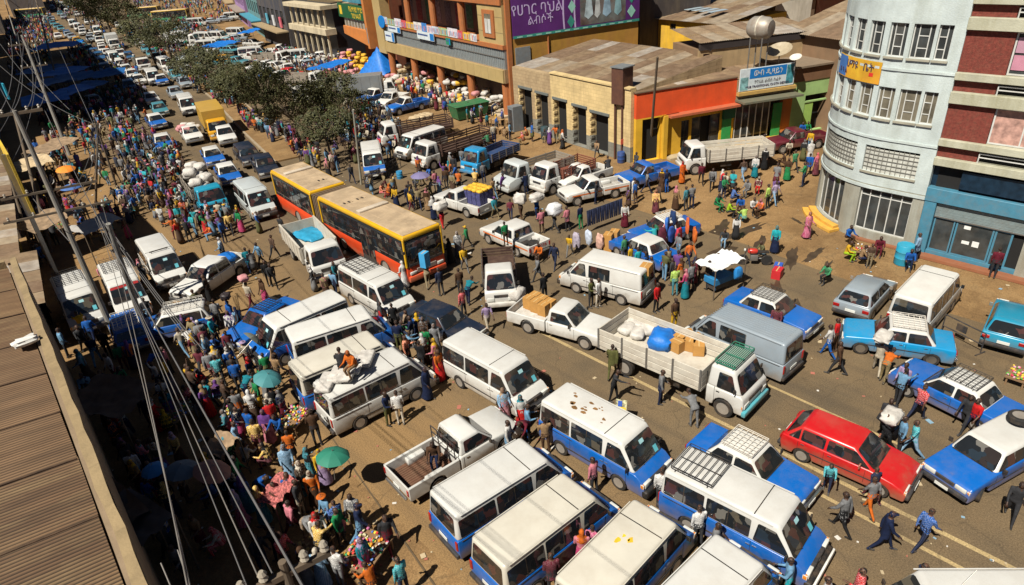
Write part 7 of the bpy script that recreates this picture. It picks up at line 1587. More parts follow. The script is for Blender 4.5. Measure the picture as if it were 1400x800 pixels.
p = at(1312, 470); bt = thing('metal_barrier', 'black tubular steel barrier with a plate in front of the white minibus', 'barrier', (p.x, p.y, 0), R(70))
for x in (-.9, .9): obj('leg', MB().tube((x, 0, 0), (x, 0, 1.0), .028, DARKGREY, 6), bt); obj('foot', MB().tube((x, -.3, .03), (x, .3, .03), .028, DARKGREY, 6), bt)
for z in (.45, 1.0): obj('rail', MB().tube((-.9, 0, z), (.9, 0, z), .026, DARKGREY, 6), bt)
obj('plate', MB().box((.1, 0, .72), (.45, .03, .32), DARKGREY), bt)
q = at(1062, 379); crate(Vector((q.x, q.y, 0)), (.62, .45, .5), mat('crate_red', (.45, .02, .025), .5), .2, 'red plastic crate on the dirt beside the curved shop', 'plastic_crate', 'crate'); crate(Vector((q.x+.45, q.y+.2, 0)), (.4, .4, .55), mat('crate_blue', (.03, .09, .38), .5), .3, 'blue plastic crate beside the red crate', 'plastic_crate', 'crate')
def drum(px, py, col, label, r_=.3, h=.85): p = at(px, py); t = thing('drum', label, 'drum', (p.x, p.y, 0)); m = mat('drum_%d' % int(px), col, .5, dirt=.3); obj('barrel', MB().lathe([(r_*.95, 0), (r_, .05), (r_, h*.33), (r_*1.03, h*.35), (r_, h*.37), (r_, h*.66), (r_*1.03, h*.68), (r_, h*.7), (r_, h-.03), (r_*.95, h), (.01, h-.02)], m, 16), t)
drum(1233, 360, (.02, .28, .42), 'tall turquoise plastic drum before the curved shopfront', .42, 1.1); drum(849, 222, (.02, .06, .20), 'blue drum at the corner of the stone shop'); drum(547, 244, (.02, .20, .38), 'small blue drum on the median railing', .25, .6); drum(745, 190, (.03, .06, .07), 'dark drum before the stone shop', .35, 1.1); drum(850, 205, (.14, .04, .025), 'rusty red drum at the shop corner', .3, 1.0)
q = at(642, 160); o = obj('skip', MB().hexa([(-1.6, -.8, .1), (1.6, -.8, .1), (1.6, .8, .1), (-1.6, .8, .1), (-1.9, -1, 1.4), (1.9, -1, 1.4), (1.9, 1, 1.4), (-1.9, 1, 1.4)], mat('skip_green', (.02, .13, .05), .6, dirt=.4)).box((0, 0, 1.42), (3.9, 2.1, .08), mat('skip_green', (.02, .13, .05), .6)).mesh('skip', .03, 1), None, (q.x, q.y, 0), R(-12)); tag(o, 'green steel rubbish skip before the arcade', 'skip')
q = at(706, 178); o = obj('steel_kiosk', MB().box((0, 0, 1.15), (1.1, .9, 2.3), mat('kiosk_grey', (.15, .17, .18), .5, dirt=.3)).box((-.56, 0, 1.1), (.03, .7, 1.9), DARKGREY).mesh('k', .02, 1), None, (q.x, q.y, 0), R(-10)); tag(o, 'narrow grey steel kiosk beside the stone shop', 'kiosk')
wd_ = mat('raw_wood', (.36, .22, .10), .8, var=.2)
for i in range(9):
    q = at(668+9*(i % 5), 172+12*(i//5)); t = thing('wooden_stool', 'unpainted wooden stool in the heap of furniture before the skip', 'stool', (q.x, q.y, .0), i*.7, 'stools for sale'); obj('seat', MB().box((0, 0, .62), (.5, .5, .05), wd_), t)
    for a in (-.2, .2):
        for b in (-.2, .2): obj('leg', MB().box((a, b, .31), (.05, .05, .62), wd_), t)
for i in range(7): q = at(812+8*(i % 4), 192+8*(i//4)); sack(Vector((q.x, q.y, .0+.4*(i % 2))), (1.0, .8, .5), SACK_C, i, 'burlap sack heaped at the last stone doorway', 'sacks at the stone doorway', i)
for (px, py, z, d_, m_, lab) in ((849, 556, 1.05, (.62, .42, .04), mat('print_card', (.45, .42, .25), .6, var=.9, scale=9), 'tray of printed cards held by a street seller'),): q = at(px, py, z); o = obj('display_tray', MB().box((0, 0, 0), d_, m_).box((.1, .05, .03), (.25, .15, .03), mat('card_blue', (.03, .08, .35), .6)).box((-.15, -.08, .03), (.2, .2, .03), mat('card_yel', (.65, .42, .03), .6)), None, q, (R(10), R(-15), .6)); tag(o, lab, 'tray')
# litter too small to count
lg = MB(); ms_ = [mat('litter_%d' % i, c_, .8) for i, c_ in enumerate(((.55, .52, .46), (.42, .33, .2), (.2, .32, .4), (.35, .12, .08)))]
for i in range(420):
    px, py = rnd.uniform(120, 1400), rnd.uniform(220, 800); p = at(px, py); s_ = rnd.choice([.04, .05, .06, .08, .16]); a = rnd.uniform(0, 3)
    lg.box((p.x, p.y, .012), (s_*rnd.uniform(.6, 1.8), s_, .012), rnd.choice(ms_), a)
tag(obj('litter', lg.mesh('litter', smooth=0)), 'scraps of paper and plastic scattered over the ground', 'litter', kind='stuff')
# ------------------------------------------------------------------ far traffic
far_T = {'w': car(WHITE, WHITE, 'sedan'), 'g': car(SILVER, SILVER, 'sedan'), 'tx': t_taxi, 'vw': t_white, 'b': car((.02, .09, .2), (.02, .09, .2), 'wagon'), 'te': car((.05, .20, .24), (.05, .20, .24), 'sedan'), 'y': car(YEL, YEL, 'sedan'), 'r': car(RED, RED, 'sedan'), 'pk': pickup(WHITE, WHITE), 'tr': truck(WHITE, PLG, L=6.2), 'bx': truck(WHITE, PLG, L=6.6, bed='box', boxcol=(.5, .5, .47)), 'gx': truck(WHITE, PLG, L=7.4, bed='box', boxcol=(.17, .18, .18)), 'bs': city_bus((.05, .26, .12), None, 9, True, (.55, .36, .06)), 'tv': t_plain}
lane = at(372, 250)-at(190, 75); LH = math.atan2(lane.y, lane.x)
names = {'w': ('saloon_car', 'white saloon', 'car'), 'g': ('saloon_car', 'silver saloon', 'car'), 'tx': ('taxi_car', 'blue and white taxi', 'taxi'), 'vw': ('minibus', 'white minibus', 'minibus'), 'b': ('estate_car', 'dark blue estate', 'car'), 'te': ('saloon_car', 'teal saloon', 'car'), 'y': ('taxi_car', 'yellow taxi', 'taxi'), 'r': ('saloon_car', 'red saloon', 'car'), 'pk': ('pickup_truck', 'white pickup', 'pickup'), 'tr': ('cargo_truck', 'white open truck', 'truck'), 'bx': ('box_truck', 'white box lorry', 'truck'), 'gx': ('box_truck', 'grey covered lorry', 'truck'), 'bs': ('city_bus', 'old green and yellow bus', 'bus'), 'tv': ('minibus', 'blue and white minibus', 'minibus')}
FAR = [  # px, py, kind, heading offset in degrees, lane
 ('queueing beside the median', 0, [(206, 96, 'vw'), (219, 104, 'tx'), (238, 121, 'g'), (252, 132, 'vw'), (192, 80, 'tr'), (164, 70, 'pk'), (175, 73, 'b'), (152, 50, 'bx'), (138, 60, 'w'), (135, 52, 'pk'), (123, 46, 'w'), (131, 36, 'vw'), (111, 37, 'w'), (97, 27, 'vw'), (119, 27, 'w'), (91, 12, 'vw'), (104, 17, 'w'), (83, 3, 'vw')]),
 ('in the outer lane of the jam', 0, [(205, 129, 'w'), (216, 143, 'te'), (211, 159, 'tx'), (221, 187, 'tx'), (82, 36, 'te'), (92, 44, 'g'), (104, 52, 'y'), (70, 23, 'g'), (71, 9, 'b'), (78, 46, 'w'), (112, 60, 'te'), (60, 12, 'w')]),
 ('standing in the deep shade', 0, [(135, 73, 'b'), (139, 81, 'b'), (142, 89, 'b'), (175, 112, 'b'), (128, 68, 'b')]),
 ('crossing behind the crowd', 200, [(124, 132, 'g')]),
 ('parked beyond the median', 35, [(279, 44, 'vw'), (296, 43, 'vw'), (323, 38, 'vw'), (297, 55, 'te'), (308, 60, 'te'), (315, 64, 'te'), (335, 66, 'g'), (305, 77, 'y'), (323, 79, 'te'), (342, 74, 'pk'), (370, 73, 'tr'), (391, 79, 'w'), (355, 92, 'tv'), (362, 86, 'pk'), (379, 101, 'pk'), (414, 101, 'tr'), (425, 119, 'vw'), (395, 95, 'r'), (272, 58, 'pk'), (285, 64, 'w'), (345, 55, 'w'), (376, 86, 'w'), (262, 52, 'w')]),
 ('lined up before the far shops', 60, [(245, 46, 'bx'), (498, 108, 'gx'), (195, 10, 'bs'), (232, 14, 'bs'), (40, 12, 'bs'), (440, 72, 'w'), (425, 78, 'w'), (405, 68, 'vw')]),
]
for where, off, lst in FAR:
    for i, (px, py, k) in enumerate(lst):
        T = far_T[k]; z = {'vw': 1.9, 'tv': 1.9, 'tr': 1.8, 'bx': 2.4, 'gx': 2.4, 'bs': 2.9}.get(k, 1.2); p = at(px, py, z); nm, de, ca = names[k]
        put(T, p.x, p.y, LH+R(off)+random.uniform(-.06, .06), nm, de+' '+where, ca, 'vehicles '+where, lite=True)
rf = random.Random(31)
for (x0, y0), (x1, y1), n_, pal, where in (((186, 104), (64, 2), 15, 'wwgtv', 'packed along the far inner lane'), ((160, 92), (40, 8), 12, 'gbtw', 'packed along the far kerb'), ((250, 108), (128, 4), 14, 'wvgpt', 'crawling beside the far trees'), ((262, 70), (330, 48), 8, 'wgtv', 'in the first row before the far shops'), ((282, 84), (400, 62), 11, 'wvpgt', 'in the second row before the far shops'), ((340, 104), (430, 84), 8, 'wpvg', 'in the row behind the grey lorry'), ((235, 36), (330, 20), 9, 'wgvt', 'in the last row before the far shops'), ((400, 112), (470, 106), 5, 'wpg', 'beside the grey lorry')):
    for i in range(n_):
        t = (i+rf.uniform(-.3, .3))/n_; k = {'w': 'w', 'g': 'g', 't': 'te', 'v': 'vw', 'b': 'b', 'p': 'pk'}[rf.choice(pal)]; p = at(x0+(x1-x0)*t, y0+(y1-y0)*t, 1.0)
        if not clear(p.x, p.y, 1.0): continue
        nm, de, ca = names[k]; put(far_T[k], p.x, p.y, LH+(R(35+25*(x1 > x0)) if y0 < 90 and x1 > x0 else 0)+rf.uniform(-.1, .1), nm, de+' '+where, ca, 'vehicles '+where, lite=True)
for (a, b) in (((0, 40, 10), (95, 150, 8)), ((20, 0, 11), (60, 110, 9)), ((0, 90, 9), (130, 170, 6.9)), ((32, 60, 11), (0, 180, 8)), ((50, 100, 9), (10, 230, 6)), ((0, 20, 11), (46, 70, 10))): cable(at(*a), at(*b), .7, .018, CAB, cl[1])
# ------------------------------------------------------------------ people: those the photograph shows singly (pixel of the feet, pose, heading, clothes)
for a in (
 (1256, 749, 'walk1', -25, 'blue', 'navy'), (1204, 752, 'cap1', -60, 'navy', 'navy', 'navy'), (1148, 726, 'coat1', 80, 'grey', 'black'), (1129, 671, 'reach1', 200, 'turquoise', 'navy', 'white', .82), (1186, 702, 'walk2', 60, 'grey', 'orange', 'white', .95), (1190, 683, 'walk1', 60, 'navy', 'maroon', 'white', .85),
 (1165, 832, 'lean1', 120, 'red', 'charcoal'), (1122, 845, 'stand1', 100, 'white', 'charcoal'), (1245, 826, 'stand2', -60, 'navy', 'pale blue'), (1206, 617, 'carry2', 150, 'charcoal', 'black'), (1226, 620, 'stand1', 130, 'pale blue', 'charcoal'), (1243, 624, 'walk2', 120, 'turquoise', 'pale blue'), (1207, 594, 'coat2', 200, 'charcoal', 'black'),
 (1251, 574, 'walk2', -20, 'red', 'navy'), (1224, 553, 'reach1', -10, 'pale blue', 'charcoal'), (1250, 536, 'stand1', 170, 'lilac', 'brown'), (1213, 523, 'bend1', 0, 'orange', 'khaki'), (1197, 510, 'carry1', 20, 'cream', 'cream'), (1143, 512, 'walk1', 100, 'brown', 'charcoal'), (1130, 488, 'walk2', 90, 'white', 'blue'), (1139, 480, 'stand1', 95, 'red', 'brown'),
 (1316, 584, 'walk1', 170, 'charcoal', 'charcoal'), (1346, 587, 'walk2', 160, 'red', 'navy'), (1082, 449, 'dress1', 200, 'maroon', 'maroon', 'brown'), (1378, 710, 'walk1', 190, 'charcoal', 'charcoal'),
 (812, 676, 'stand1', 95, 'pink', 'charcoal'), (747, 620, 'stand2', 60, 'tan', 'brown'), (676, 606, 'coat2', -60, 'white', 'pale blue'), (701, 600, 'bend1', 200, 'maroon', 'black'), (714, 584, 'dress1', 240, 'white', 'red', 'teal'), (723, 600, 'stand2', -40, 'pale blue', 'blue'), (694, 572, 'dress2', 250, 'pale blue', 'pink', 'tan'),
 (839, 549, 'reach1', -70, 'charcoal', 'black'), (837, 515, 'coat1', 30, 'olive', 'olive'), (903, 552, 'coat2', -60, 'grey', 'navy'), (948, 583, 'bend1', 60, 'grey', 'grey'), (897, 427, 'stand1', -90, 'red', 'black'), (903, 692, 'stand1', 40, 'white', 'charcoal'), (953, 745, 'stand1', 60, 'white', 'charcoal'), (1011, 765, 'walk2', -70, 'grey', 'turquoise'), (1046, 800, 'stand2', 120, 'pale blue', 'turquoise'),
 (789, 742, 'stand1', 20, 'rose', 'navy', 'white', .9), (764, 742, 'dress1', 40, 'pink', 'rose', 'orange'), (739, 792, 'coat2', 60, 'maroon', 'charcoal'),
 (533, 581, 'stand2', -60, 'navy', 'olive'), (549, 580, 'stand1', 60, 'white', 'cream'), (603, 521, 'dress1', -80, 'orange', 'red', 'brown'), (586, 546, 'dress2', -70, 'navy', 'navy', 'navy'), (598, 484, 'dress1', 240, 'grey', 'grey', 'grey'), (635, 434, 'stand1', 100, 'red', 'charcoal'), (641, 416, 'bend1', 20, 'teal', 'navy'), (668, 453, 'walk2', 250, 'lilac', 'cream', 'lilac'),
 (359, 364, 'walk1', 190, 'pale blue', 'charcoal'), (376, 394, 'walk1', 260, 'charcoal', 'black'), (370, 391, 'stand1', 250, 'black', 'black'), (377, 354, 'walk2', 20, 'brown', 'charcoal'), (336, 370, 'coat1', 80, 'teal', 'navy'), (282, 410, 'dress2', 150, 'black', 'black', 'brown'), (322, 448, 'carry1', 200, 'blue', 'purple'), (345, 422, 'carry1', 30, 'cream', 'maroon'), (366, 418, 'dress1', 190, 'brown', 'rose', 'brown'), (275, 432, 'walk2', 110, 'olive', 'charcoal'), (318, 320, 'walk1', 240, 'yellow', 'charcoal'), (332, 318, 'dress1', 200, 'green', 'rose', 'green'),
 (555, 394, 'dress1', 100, 'white', 'white', 'white'), (586, 392, 'carry2', 60, 'khaki', 'khaki'), (617, 361, 'dress2', 120, 'black', 'black', 'black'), (628, 351, 'dress2', 240, 'grey', 'grey', 'white'), (636, 371, 'walk1', 250, 'yellow', 'grey'), (604, 404, 'stand1', 90, 'navy', 'charcoal'), (631, 405, 'stand1', 80, 'brown', 'charcoal'), (594, 300, 'dress2', 80, 'white', 'navy', 'white'), (606, 311, 'carry2', 70, 'navy', 'red'), (586, 288, 'dress1', 230, 'brown', 'tan', 'pink'), (543, 284, 'dress1', 200, 'yellow', 'navy', 'brown'), (560, 283, 'stand1', 90, 'navy', 'navy'), (566, 284, 'coat2', 200, 'charcoal', 'navy'), (522, 270, 'sit1', -60, 'orange', 'red'), (532, 274, 'sit2', 0, 'brown', 'maroon', 'orange'), (570, 265, 'stand1', -40, 'grey', 'charcoal'), (597, 262, 'coat2', 100, 'pink', 'charcoal'), (611, 258, 'coat2', 40, 'brown', 'charcoal'), (578, 258, 'walk2', 180, 'pale blue', 'khaki'), (622, 240, 'coat1', 60, 'charcoal', 'charcoal'), (633, 230, 'stand1', 20, 'grey', 'pale blue'), (675, 272, 'walk1', -90, 'tan', 'pale blue'), (688, 266, 'coat1', -60, 'purple', 'maroon'), (702, 250, 'stand1', 180, 'charcoal', 'navy'), (711, 262, 'coat2', 90, 'navy', 'navy'),
 (713, 300, 'carry2', 70, 'charcoal', 'brown'), (735, 300, 'carry2', 60, 'blue', 'navy'), (759, 317, 'carry2', 100, 'charcoal', 'charcoal'), (741, 319, 'coat2', 80, 'pink', 'brown'), (776, 316, 'coat2', 90, 'pink', 'charcoal'), (794, 313, 'stand1', 90, 'navy', 'green'), (779, 350, 'walk2', 200, 'yellow', 'grey', 'white', .85), (759, 367, 'walk1', 200, 'navy', 'navy'), (737, 386, 'coat1', 150, 'grey', 'charcoal'), (745, 412, 'stand1', 90, 'black', 'black'), (732, 352, 'sit1', 200, 'orange', 'brown'), (808, 420, 'stand2', -80, 'olive', 'charcoal'), (818, 420, 'stand1', -80, 'white', 'cream'), (910, 374, 'coat2', 90, 'khaki', 'khaki'), (891, 388, 'coat1', 120, 'grey', 'charcoal'), (854, 311, 'dress1', 230, 'white', 'maroon', 'tan'), (815, 278, 'stand1', -60, 'charcoal', 'navy'), (866, 274, 'coat2', -80, 'white', 'cream'), (884, 264, 'walk2', -40, 'grey', 'navy'), (904, 262, 'dress1', 200, 'brown', 'brown', 'yellow'), (911, 263, 'stand1', 90, 'navy', 'blue'), (932, 251, 'dress2', 250, 'orange', 'orange', 'red'), (958, 252, 'walk1', 220, 'maroon', 'black'), (973, 260, 'coat1', 210, 'grey', 'black'), (991, 266, 'walk2', 170, 'cream', 'cream'), (1003, 255, 'sit1', 120, 'brown', 'navy'), (1015, 247, 'coat1', 60, 'brown', 'pale blue'), (937, 288, 'stand1', 90, 'teal', 'charcoal'), (945, 285, 'stand1', 60, 'grey', 'navy'), (923, 287, 'dress1', 0, 'tan', 'brown', 'pink'), (896, 292, 'dress2', 220, 'yellow', 'maroon', 'orange'), (1031, 243, 'dress2', 200, 'white', 'teal', 'white'),
 (979, 288, 'sit2', -100, 'green', 'green', 'charcoal'), (994, 297, 'sit1', -60, 'lime', 'charcoal'), (1012, 290, 'sit1', 200, 'blue', 'brown'), (1028, 292, 'sit1', 230, 'white', 'charcoal'), (1017, 306, 'sit1', 60, 'lime', 'teal'), (1036, 264, 'sit2', 200, 'maroon', 'red', 'cream'), (1022, 268, 'sit2', 180, 'grey', 'grey', 'grey'), (1040, 296, 'sit2', 170, 'orange', 'brown', 'pink'), (1000, 278, 'sit1', -40, 'blue', 'navy'), (990, 336, 'sit1', 200, 'charcoal', 'pale blue'), (1042, 355, 'sit1', 150, 'olive', 'pale blue'),
 (930, 392, 'dress1', 90, 'orange', 'tan', 'brown'), (944, 398, 'stand1', 80, 'grey', 'charcoal'), (922, 404, 'stand1', 60, 'lime', 'teal'), (936, 408, 'dress1', 100, 'rose', 'teal', 'pink'), (968, 396, 'coat2', 80, 'brown', 'charcoal'), (978, 385, 'stand1', -60, 'orange', 'charcoal'), (862, 372, 'stand1', 100, 'yellow', 'teal'), (872, 376, 'coat2', 90, 'turquoise', 'navy'), (883, 382, 'dress1', 100, 'blue', 'blue', 'black'), (865, 352, 'stand1', 90, 'green', 'charcoal'),
 (1094, 283, 'stand1', 90, 'lime', 'black'), (1066, 279, 'walk2', 250, 'lilac', 'pale blue'), (1058, 274, 'walk1', 230, 'purple', 'grey'), (1075, 247, 'dress1', 200, 'brown', 'green', 'brown'), (1104, 240, 'coat1', 20, 'blue', 'brown'), (1114, 240, 'dress1', 80, 'rose', 'maroon', 'red'), (1102, 326, 'dress2', 250, 'rose', 'rose', 'orange'), (1058, 346, 'dress1', 200, 'turquoise', 'navy', 'turquoise'), (1130, 386, 'sit1', 170, 'green', 'charcoal'), (1157, 332, 'sit1', -120, 'blue', 'brown'), (1155, 355, 'sit1', -90, 'yellow', 'lime'), (1174, 362, 'sit1', -60, 'tan', 'navy'), (1187, 366, 'stand1', 200, 'brown', 'khaki', 'white', .85), (1200, 348, 'sit1', 200, 'maroon', 'maroon'), (1241, 366, 'sit1', 200, 'blue', 'navy'), (1250, 358, 'coat2', 90, 'pale blue', 'navy'), (1358, 372, 'stand1', 10, 'maroon', 'charcoal'), (1072, 230, 'sit1', 100, 'brown', 'brown'), (1085, 235, 'walk1', 60, 'green', 'charcoal'), (1106, 222, 'dress2', 30, 'white', 'white', 'white'), (1066, 205, 'sit1', 200, 'cream', 'brown'), (1043, 212, 'stand1', 120, 'pale blue', 'blue'), (1106, 205, 'stand1', 180, 'yellow', 'pale blue'), (1044, 232, 'dress1', 200, 'black', 'black', 'white'), (1022, 178, 'stand1', 0, 'white', 'black'), (1080, 178, 'sit1', 200, 'blue', 'navy'), (1088, 178, 'sit1', 220, 'green', 'charcoal'),
 # along the left edge of the square
 (118, 458, 'reach1', 90, 'yellow', 'pale blue'), (131, 470, 'walk1', 60, 'blue', 'navy'), (120, 482, 'walk1', 280, 'charcoal', 'black'), (136, 498, 'walk2', 70, 'navy', 'pale blue'), (152, 490, 'stand1', 60, 'black', 'black'), (200, 444, 'walk2', 260, 'charcoal', 'pale blue'), (95, 488, 'stand1', 0, 'pale blue', 'charcoal'), (66, 445, 'stand1', -20, 'charcoal', 'black'), (300, 448, 'stand1', 60, 'grey', 'charcoal'), (297, 472, 'hat1', -40, 'turquoise', 'charcoal', 'cream'), (306, 528, 'stand2', 70, 'turquoise', 'charcoal'), (330, 535, 'stand1', 60, 'blue', 'charcoal'), (341, 552, 'bend1', 30, 'teal', 'navy'), (332, 578, 'coat2', 70, 'grey', 'orange'), (352, 578, 'dress1', 60, 'white', 'brown', 'white'), (378, 592, 'stand1', 80, 'red', 'charcoal'), (290, 570, 'dress1', 120, 'purple', 'red', 'tan'),
 # bottom crowd round the toy stall
 (400, 655, 'dress2', 250, 'pale blue', 'pale blue', 'pale blue'), (447, 662, 'dress1', 250, 'yellow', 'lilac', 'yellow'), (405, 694, 'dress1', 250, 'blue', 'red', 'brown'), (490, 724, 'shawl1', 230, 'grey', 'khaki', 'white'), (535, 752, 'coat1', 260, 'charcoal', 'maroon'), (470, 745, 'coat2', -60, 'green', 'charcoal'), (443, 768, 'reach1', 20, 'yellow', 'charcoal'), (424, 738, 'bend1', 280, 'grey', 'tan'), (415, 705, 'coat2', -40, 'charcoal', 'cream'), (468, 800, 'stand1', 30, 'white', 'grey'), (445, 802, 'dress1', 40, 'pale blue', 'pale blue', 'cream'), (424, 800, 'dress1', 10, 'lilac', 'grey', 'brown'), (512, 808, 'sit1', 100, 'orange', 'brown'), (555, 815, 'stand1', 100, 'turquoise', 'navy'), (435, 692, 'dress1', 250, 'orange', 'brown', 'cream'), (372, 605, 'dress2', 230, 'purple', 'pink', 'purple'), (358, 620, 'stand1', 60, 'yellow', 'maroon'), (340, 640, 'sit1', 30, 'white', 'charcoal'),
): pp(*a)
# on vehicles
pp(921, 452, 'stand1', -100, 'brown', 'yellow', 'white', 1., 1.0); pp(596, 634, 'sit1', 230, 'brown', 'navy', 'white', 1., .60); pp(470, 512, 'sit1', 60, 'charcoal', 'black', 'white', 1., 2.2); pp(486, 512, 'sit2', 200, 'orange', 'tan', 'orange', 1., 2.2); pp(668, 200, 'sit1', 90, 'green', 'charcoal', 'white', 1., 1.0); pp(676, 196, 'stand1', 60, 'cream', 'navy', 'white', 1., 1.0); pp(690, 192, 'sit1', 20, 'tan', 'brown', 'white', 1., 1.0); pp(832, 235, 'sit1', 60, 'charcoal', 'charcoal', 'white', 1., .6); pp(692, 336, 'stand1', 80, 'green', 'brown', 'white', .9, 1.0); pp(560, 128, 'sit1', 80, 'blue', 'navy', 'white', 1., .6); pp(650, 254, 'sit1', 40, 'yellow', 'brown', 'white', 1., 1.5); pp(662, 250, 'stand1', 80, 'grey', 'navy', 'white', .9, 1.3)
for i, q in enumerate(PEOPLE):          # nobody stands inside a vehicle: step out towards the open side
    if q[2] < .3 and not clear(q[0], q[1], .12):
        d = Vector((-q[0], -q[1])).normalized(); best = None
        for k in range(1, 24):
            for an in (0, .6, -.6, 1.2, -1.2):
                x, y = q[0]+(d.x*math.cos(an)-d.y*math.sin(an))*k*.1, q[1]+(d.x*math.sin(an)+d.y*math.cos(an))*k*.1
                if clear(x, y, .18): best = (x, y); break
            if best: break
        if best: PEOPLE[i] = (*best, *q[2:])
EXPL = len(PEOPLE)
# ------------------------------------------------------------------ people: the crowds
def inside(p, poly):
    r_ = False; n = len(poly)
    for i in range(n):
        (x0, y0), (x1, y1) = poly[i-1], poly[i]
        if (y0 > p[1]) != (y1 > p[1]) and p[0] < (x1-x0)*(p[1]-y0)/(y1-y0)+x0: r_ = not r_
    return r_
cells = {}
def free(x, y, dmin=.42):
    for i in (-1, 0, 1):
        for j in (-1, 0, 1):
            for (a, b) in cells.get((int(x)+i, int(y)+j), ()):
                if (a-x)**2+(b-y)**2 < dmin*dmin: return False
    cells.setdefault((int(x), int(y)), []).append((x, y)); return True
for q in PEOPLE: free(q[0], q[1], 0)
rc = random.Random(99)
def crowd(poly, dens, fem=.45, sit=.06, cap_=400):
    W = [at(*p) for p in poly]; wp = [(p.x, p.y) for p in W]; xs, ys = [p[0] for p in wp], [p[1] for p in wp]
    area = abs(sum(wp[i-1][0]*wp[i][1]-wp[i][0]*wp[i-1][1] for i in range(len(wp))))/2; n = min(cap_, int(area*dens)); k = tries = 0
    while k < n and tries < n*30:
        tries += 1; x, y = rc.uniform(min(xs), max(xs)), rc.uniform(min(ys), max(ys))
        if not inside((x, y), wp) or not clear(x, y, .22) or not free(x, y): continue
        u = rc.random()
        pose = rc.choice(['sit1', 'sit2']) if u < sit else (rc.choice(['dress1', 'dress2', 'skirt1', 'shawl1', 'dress1']) if u < fem+sit else rc.choice(['walk1', 'walk2', 'stand1', 'stand2', 'coat1', 'coat2', 'cap1', 'hat1', 'carry1', 'reach1', 'lean1', 'bend1', 'stand1', 'walk1']))
        person(x, y, pose, rc.uniform(0, 6.28), rc.choice(TOPS), rc.choice(BOTS+(['rose', 'purple', 'teal', 'brown', 'red'] if pose in FEMALE else [])), rc.choice(SCFS), rc.uniform(.9, 1.05)); k += 1
crowd([(255, 455), (300, 430), (350, 470), (385, 510), (415, 585), (440, 610), (395, 640), (360, 640), (330, 600), (300, 560), (270, 510)], 1.15, .55, .12)
crowd([(355, 645), (400, 610), (455, 640), (470, 700), (540, 760), (560, 800), (430, 800), (405, 760), (385, 690)], .55, .5, .2)
crowd([(170, 490), (300, 530), (350, 640), (395, 720), (410, 800), (215, 800), (150, 640), (120, 520)], 1.0, .5, .2)
crowd([(240, 440), (300, 450), (300, 500), (255, 495)], .8)
crowd([(150, 270), (200, 235), (255, 270), (330, 300), (330, 335), (250, 335), (215, 310), (180, 300)], 1.05)
crowd([(170, 185), (235, 195), (262, 240), (250, 285), (215, 290), (165, 240)], .9)
crowd([(60, 190), (110, 150), (190, 130), (205, 165), (175, 200), (160, 260), (100, 260)], .4)
crowd([(95, 285), (190, 290), (180, 335), (110, 340)], .7, .5, .3)
crowd([(30, 285), (70, 285), (90, 345), (60, 420), (40, 350)], .6)
crowd([(412, 384), (455, 374), (475, 402), (450, 412)], 1.0)
crowd([(515, 440), (555, 415), (592, 470), (605, 525), (580, 535), (545, 480)], 1.3)
crowd([(500, 262), (560, 235), (640, 222), (640, 250), (610, 300), (540, 290)], .30)
crowd([(325, 150), (400, 190), (470, 235), (450, 245), (395, 208), (330, 170)], 1.3, .5, .15, 110)
crowd([(430, 150), (530, 150), (560, 205), (500, 232), (440, 205)], .75, .4, .1, 130)
crowd([(560, 112), (690, 160), (690, 185), (640, 170), (540, 130)], .45)
crowd([(800, 240), (1000, 230), (1010, 270), (900, 300), (830, 280)], .10)
crowd([(835, 330), (905, 335), (960, 380), (955, 410), (880, 398)], .55)
crowd([(690, 185), (860, 210), (870, 225), (700, 200)], .35, .4, .3)
crowd([(1040, 200), (1115, 205), (1105, 290), (1060, 280)], .08)
crowd([(440, 225), (500, 250), (520, 280), (490, 262)], .5)
crowd([(10, 30), (70, 20), (75, 60), (55, 130), (12, 100)], .30, .4, .1, 420)
crowd([(60, 130), (130, 140), (200, 128), (190, 150), (110, 165), (50, 175)], .6, .4, .05, 160)
crowd([(40, 200), (95, 225), (110, 280), (60, 275)], .5, .4, .2)
crowd([(60, 0), (110, 0), (200, 100), (180, 110), (110, 50)], .10, .4, 0, 200)
crowd([(140, 395), (260, 335), (265, 345), (200, 400)], .25)
crowd([(590, 290), (680, 270), (760, 330), (700, 330), (640, 340)], .10)
crowd([(960, 290), (1050, 290), (1060, 350), (1000, 340)], .06, .5, .3)
crowd([(640, 420), (700, 380), (760, 375), (700, 410)], .10)
crowd([(280, 330), (410, 300), (420, 390), (330, 410)], .08)
crowd([(100, 60), (150, 75), (190, 110), (215, 140), (195, 150), (130, 140), (90, 90)], .22, .4, .05, 120)
crowd([(165, 40), (260, 30), (330, 60), (270, 90), (200, 60)], .30, .4, .1, 330)
crowd([(340, 85), (470, 60), (480, 100), (400, 125)], .45, .4, .1, 260)
crowd([(180, 0), (340, 0), (340, 34), (200, 30)], .10, .5, .2, 420)
crowd([(200, 60), (260, 95), (330, 150), (310, 150), (230, 100)], .6, .4, .1, 120)
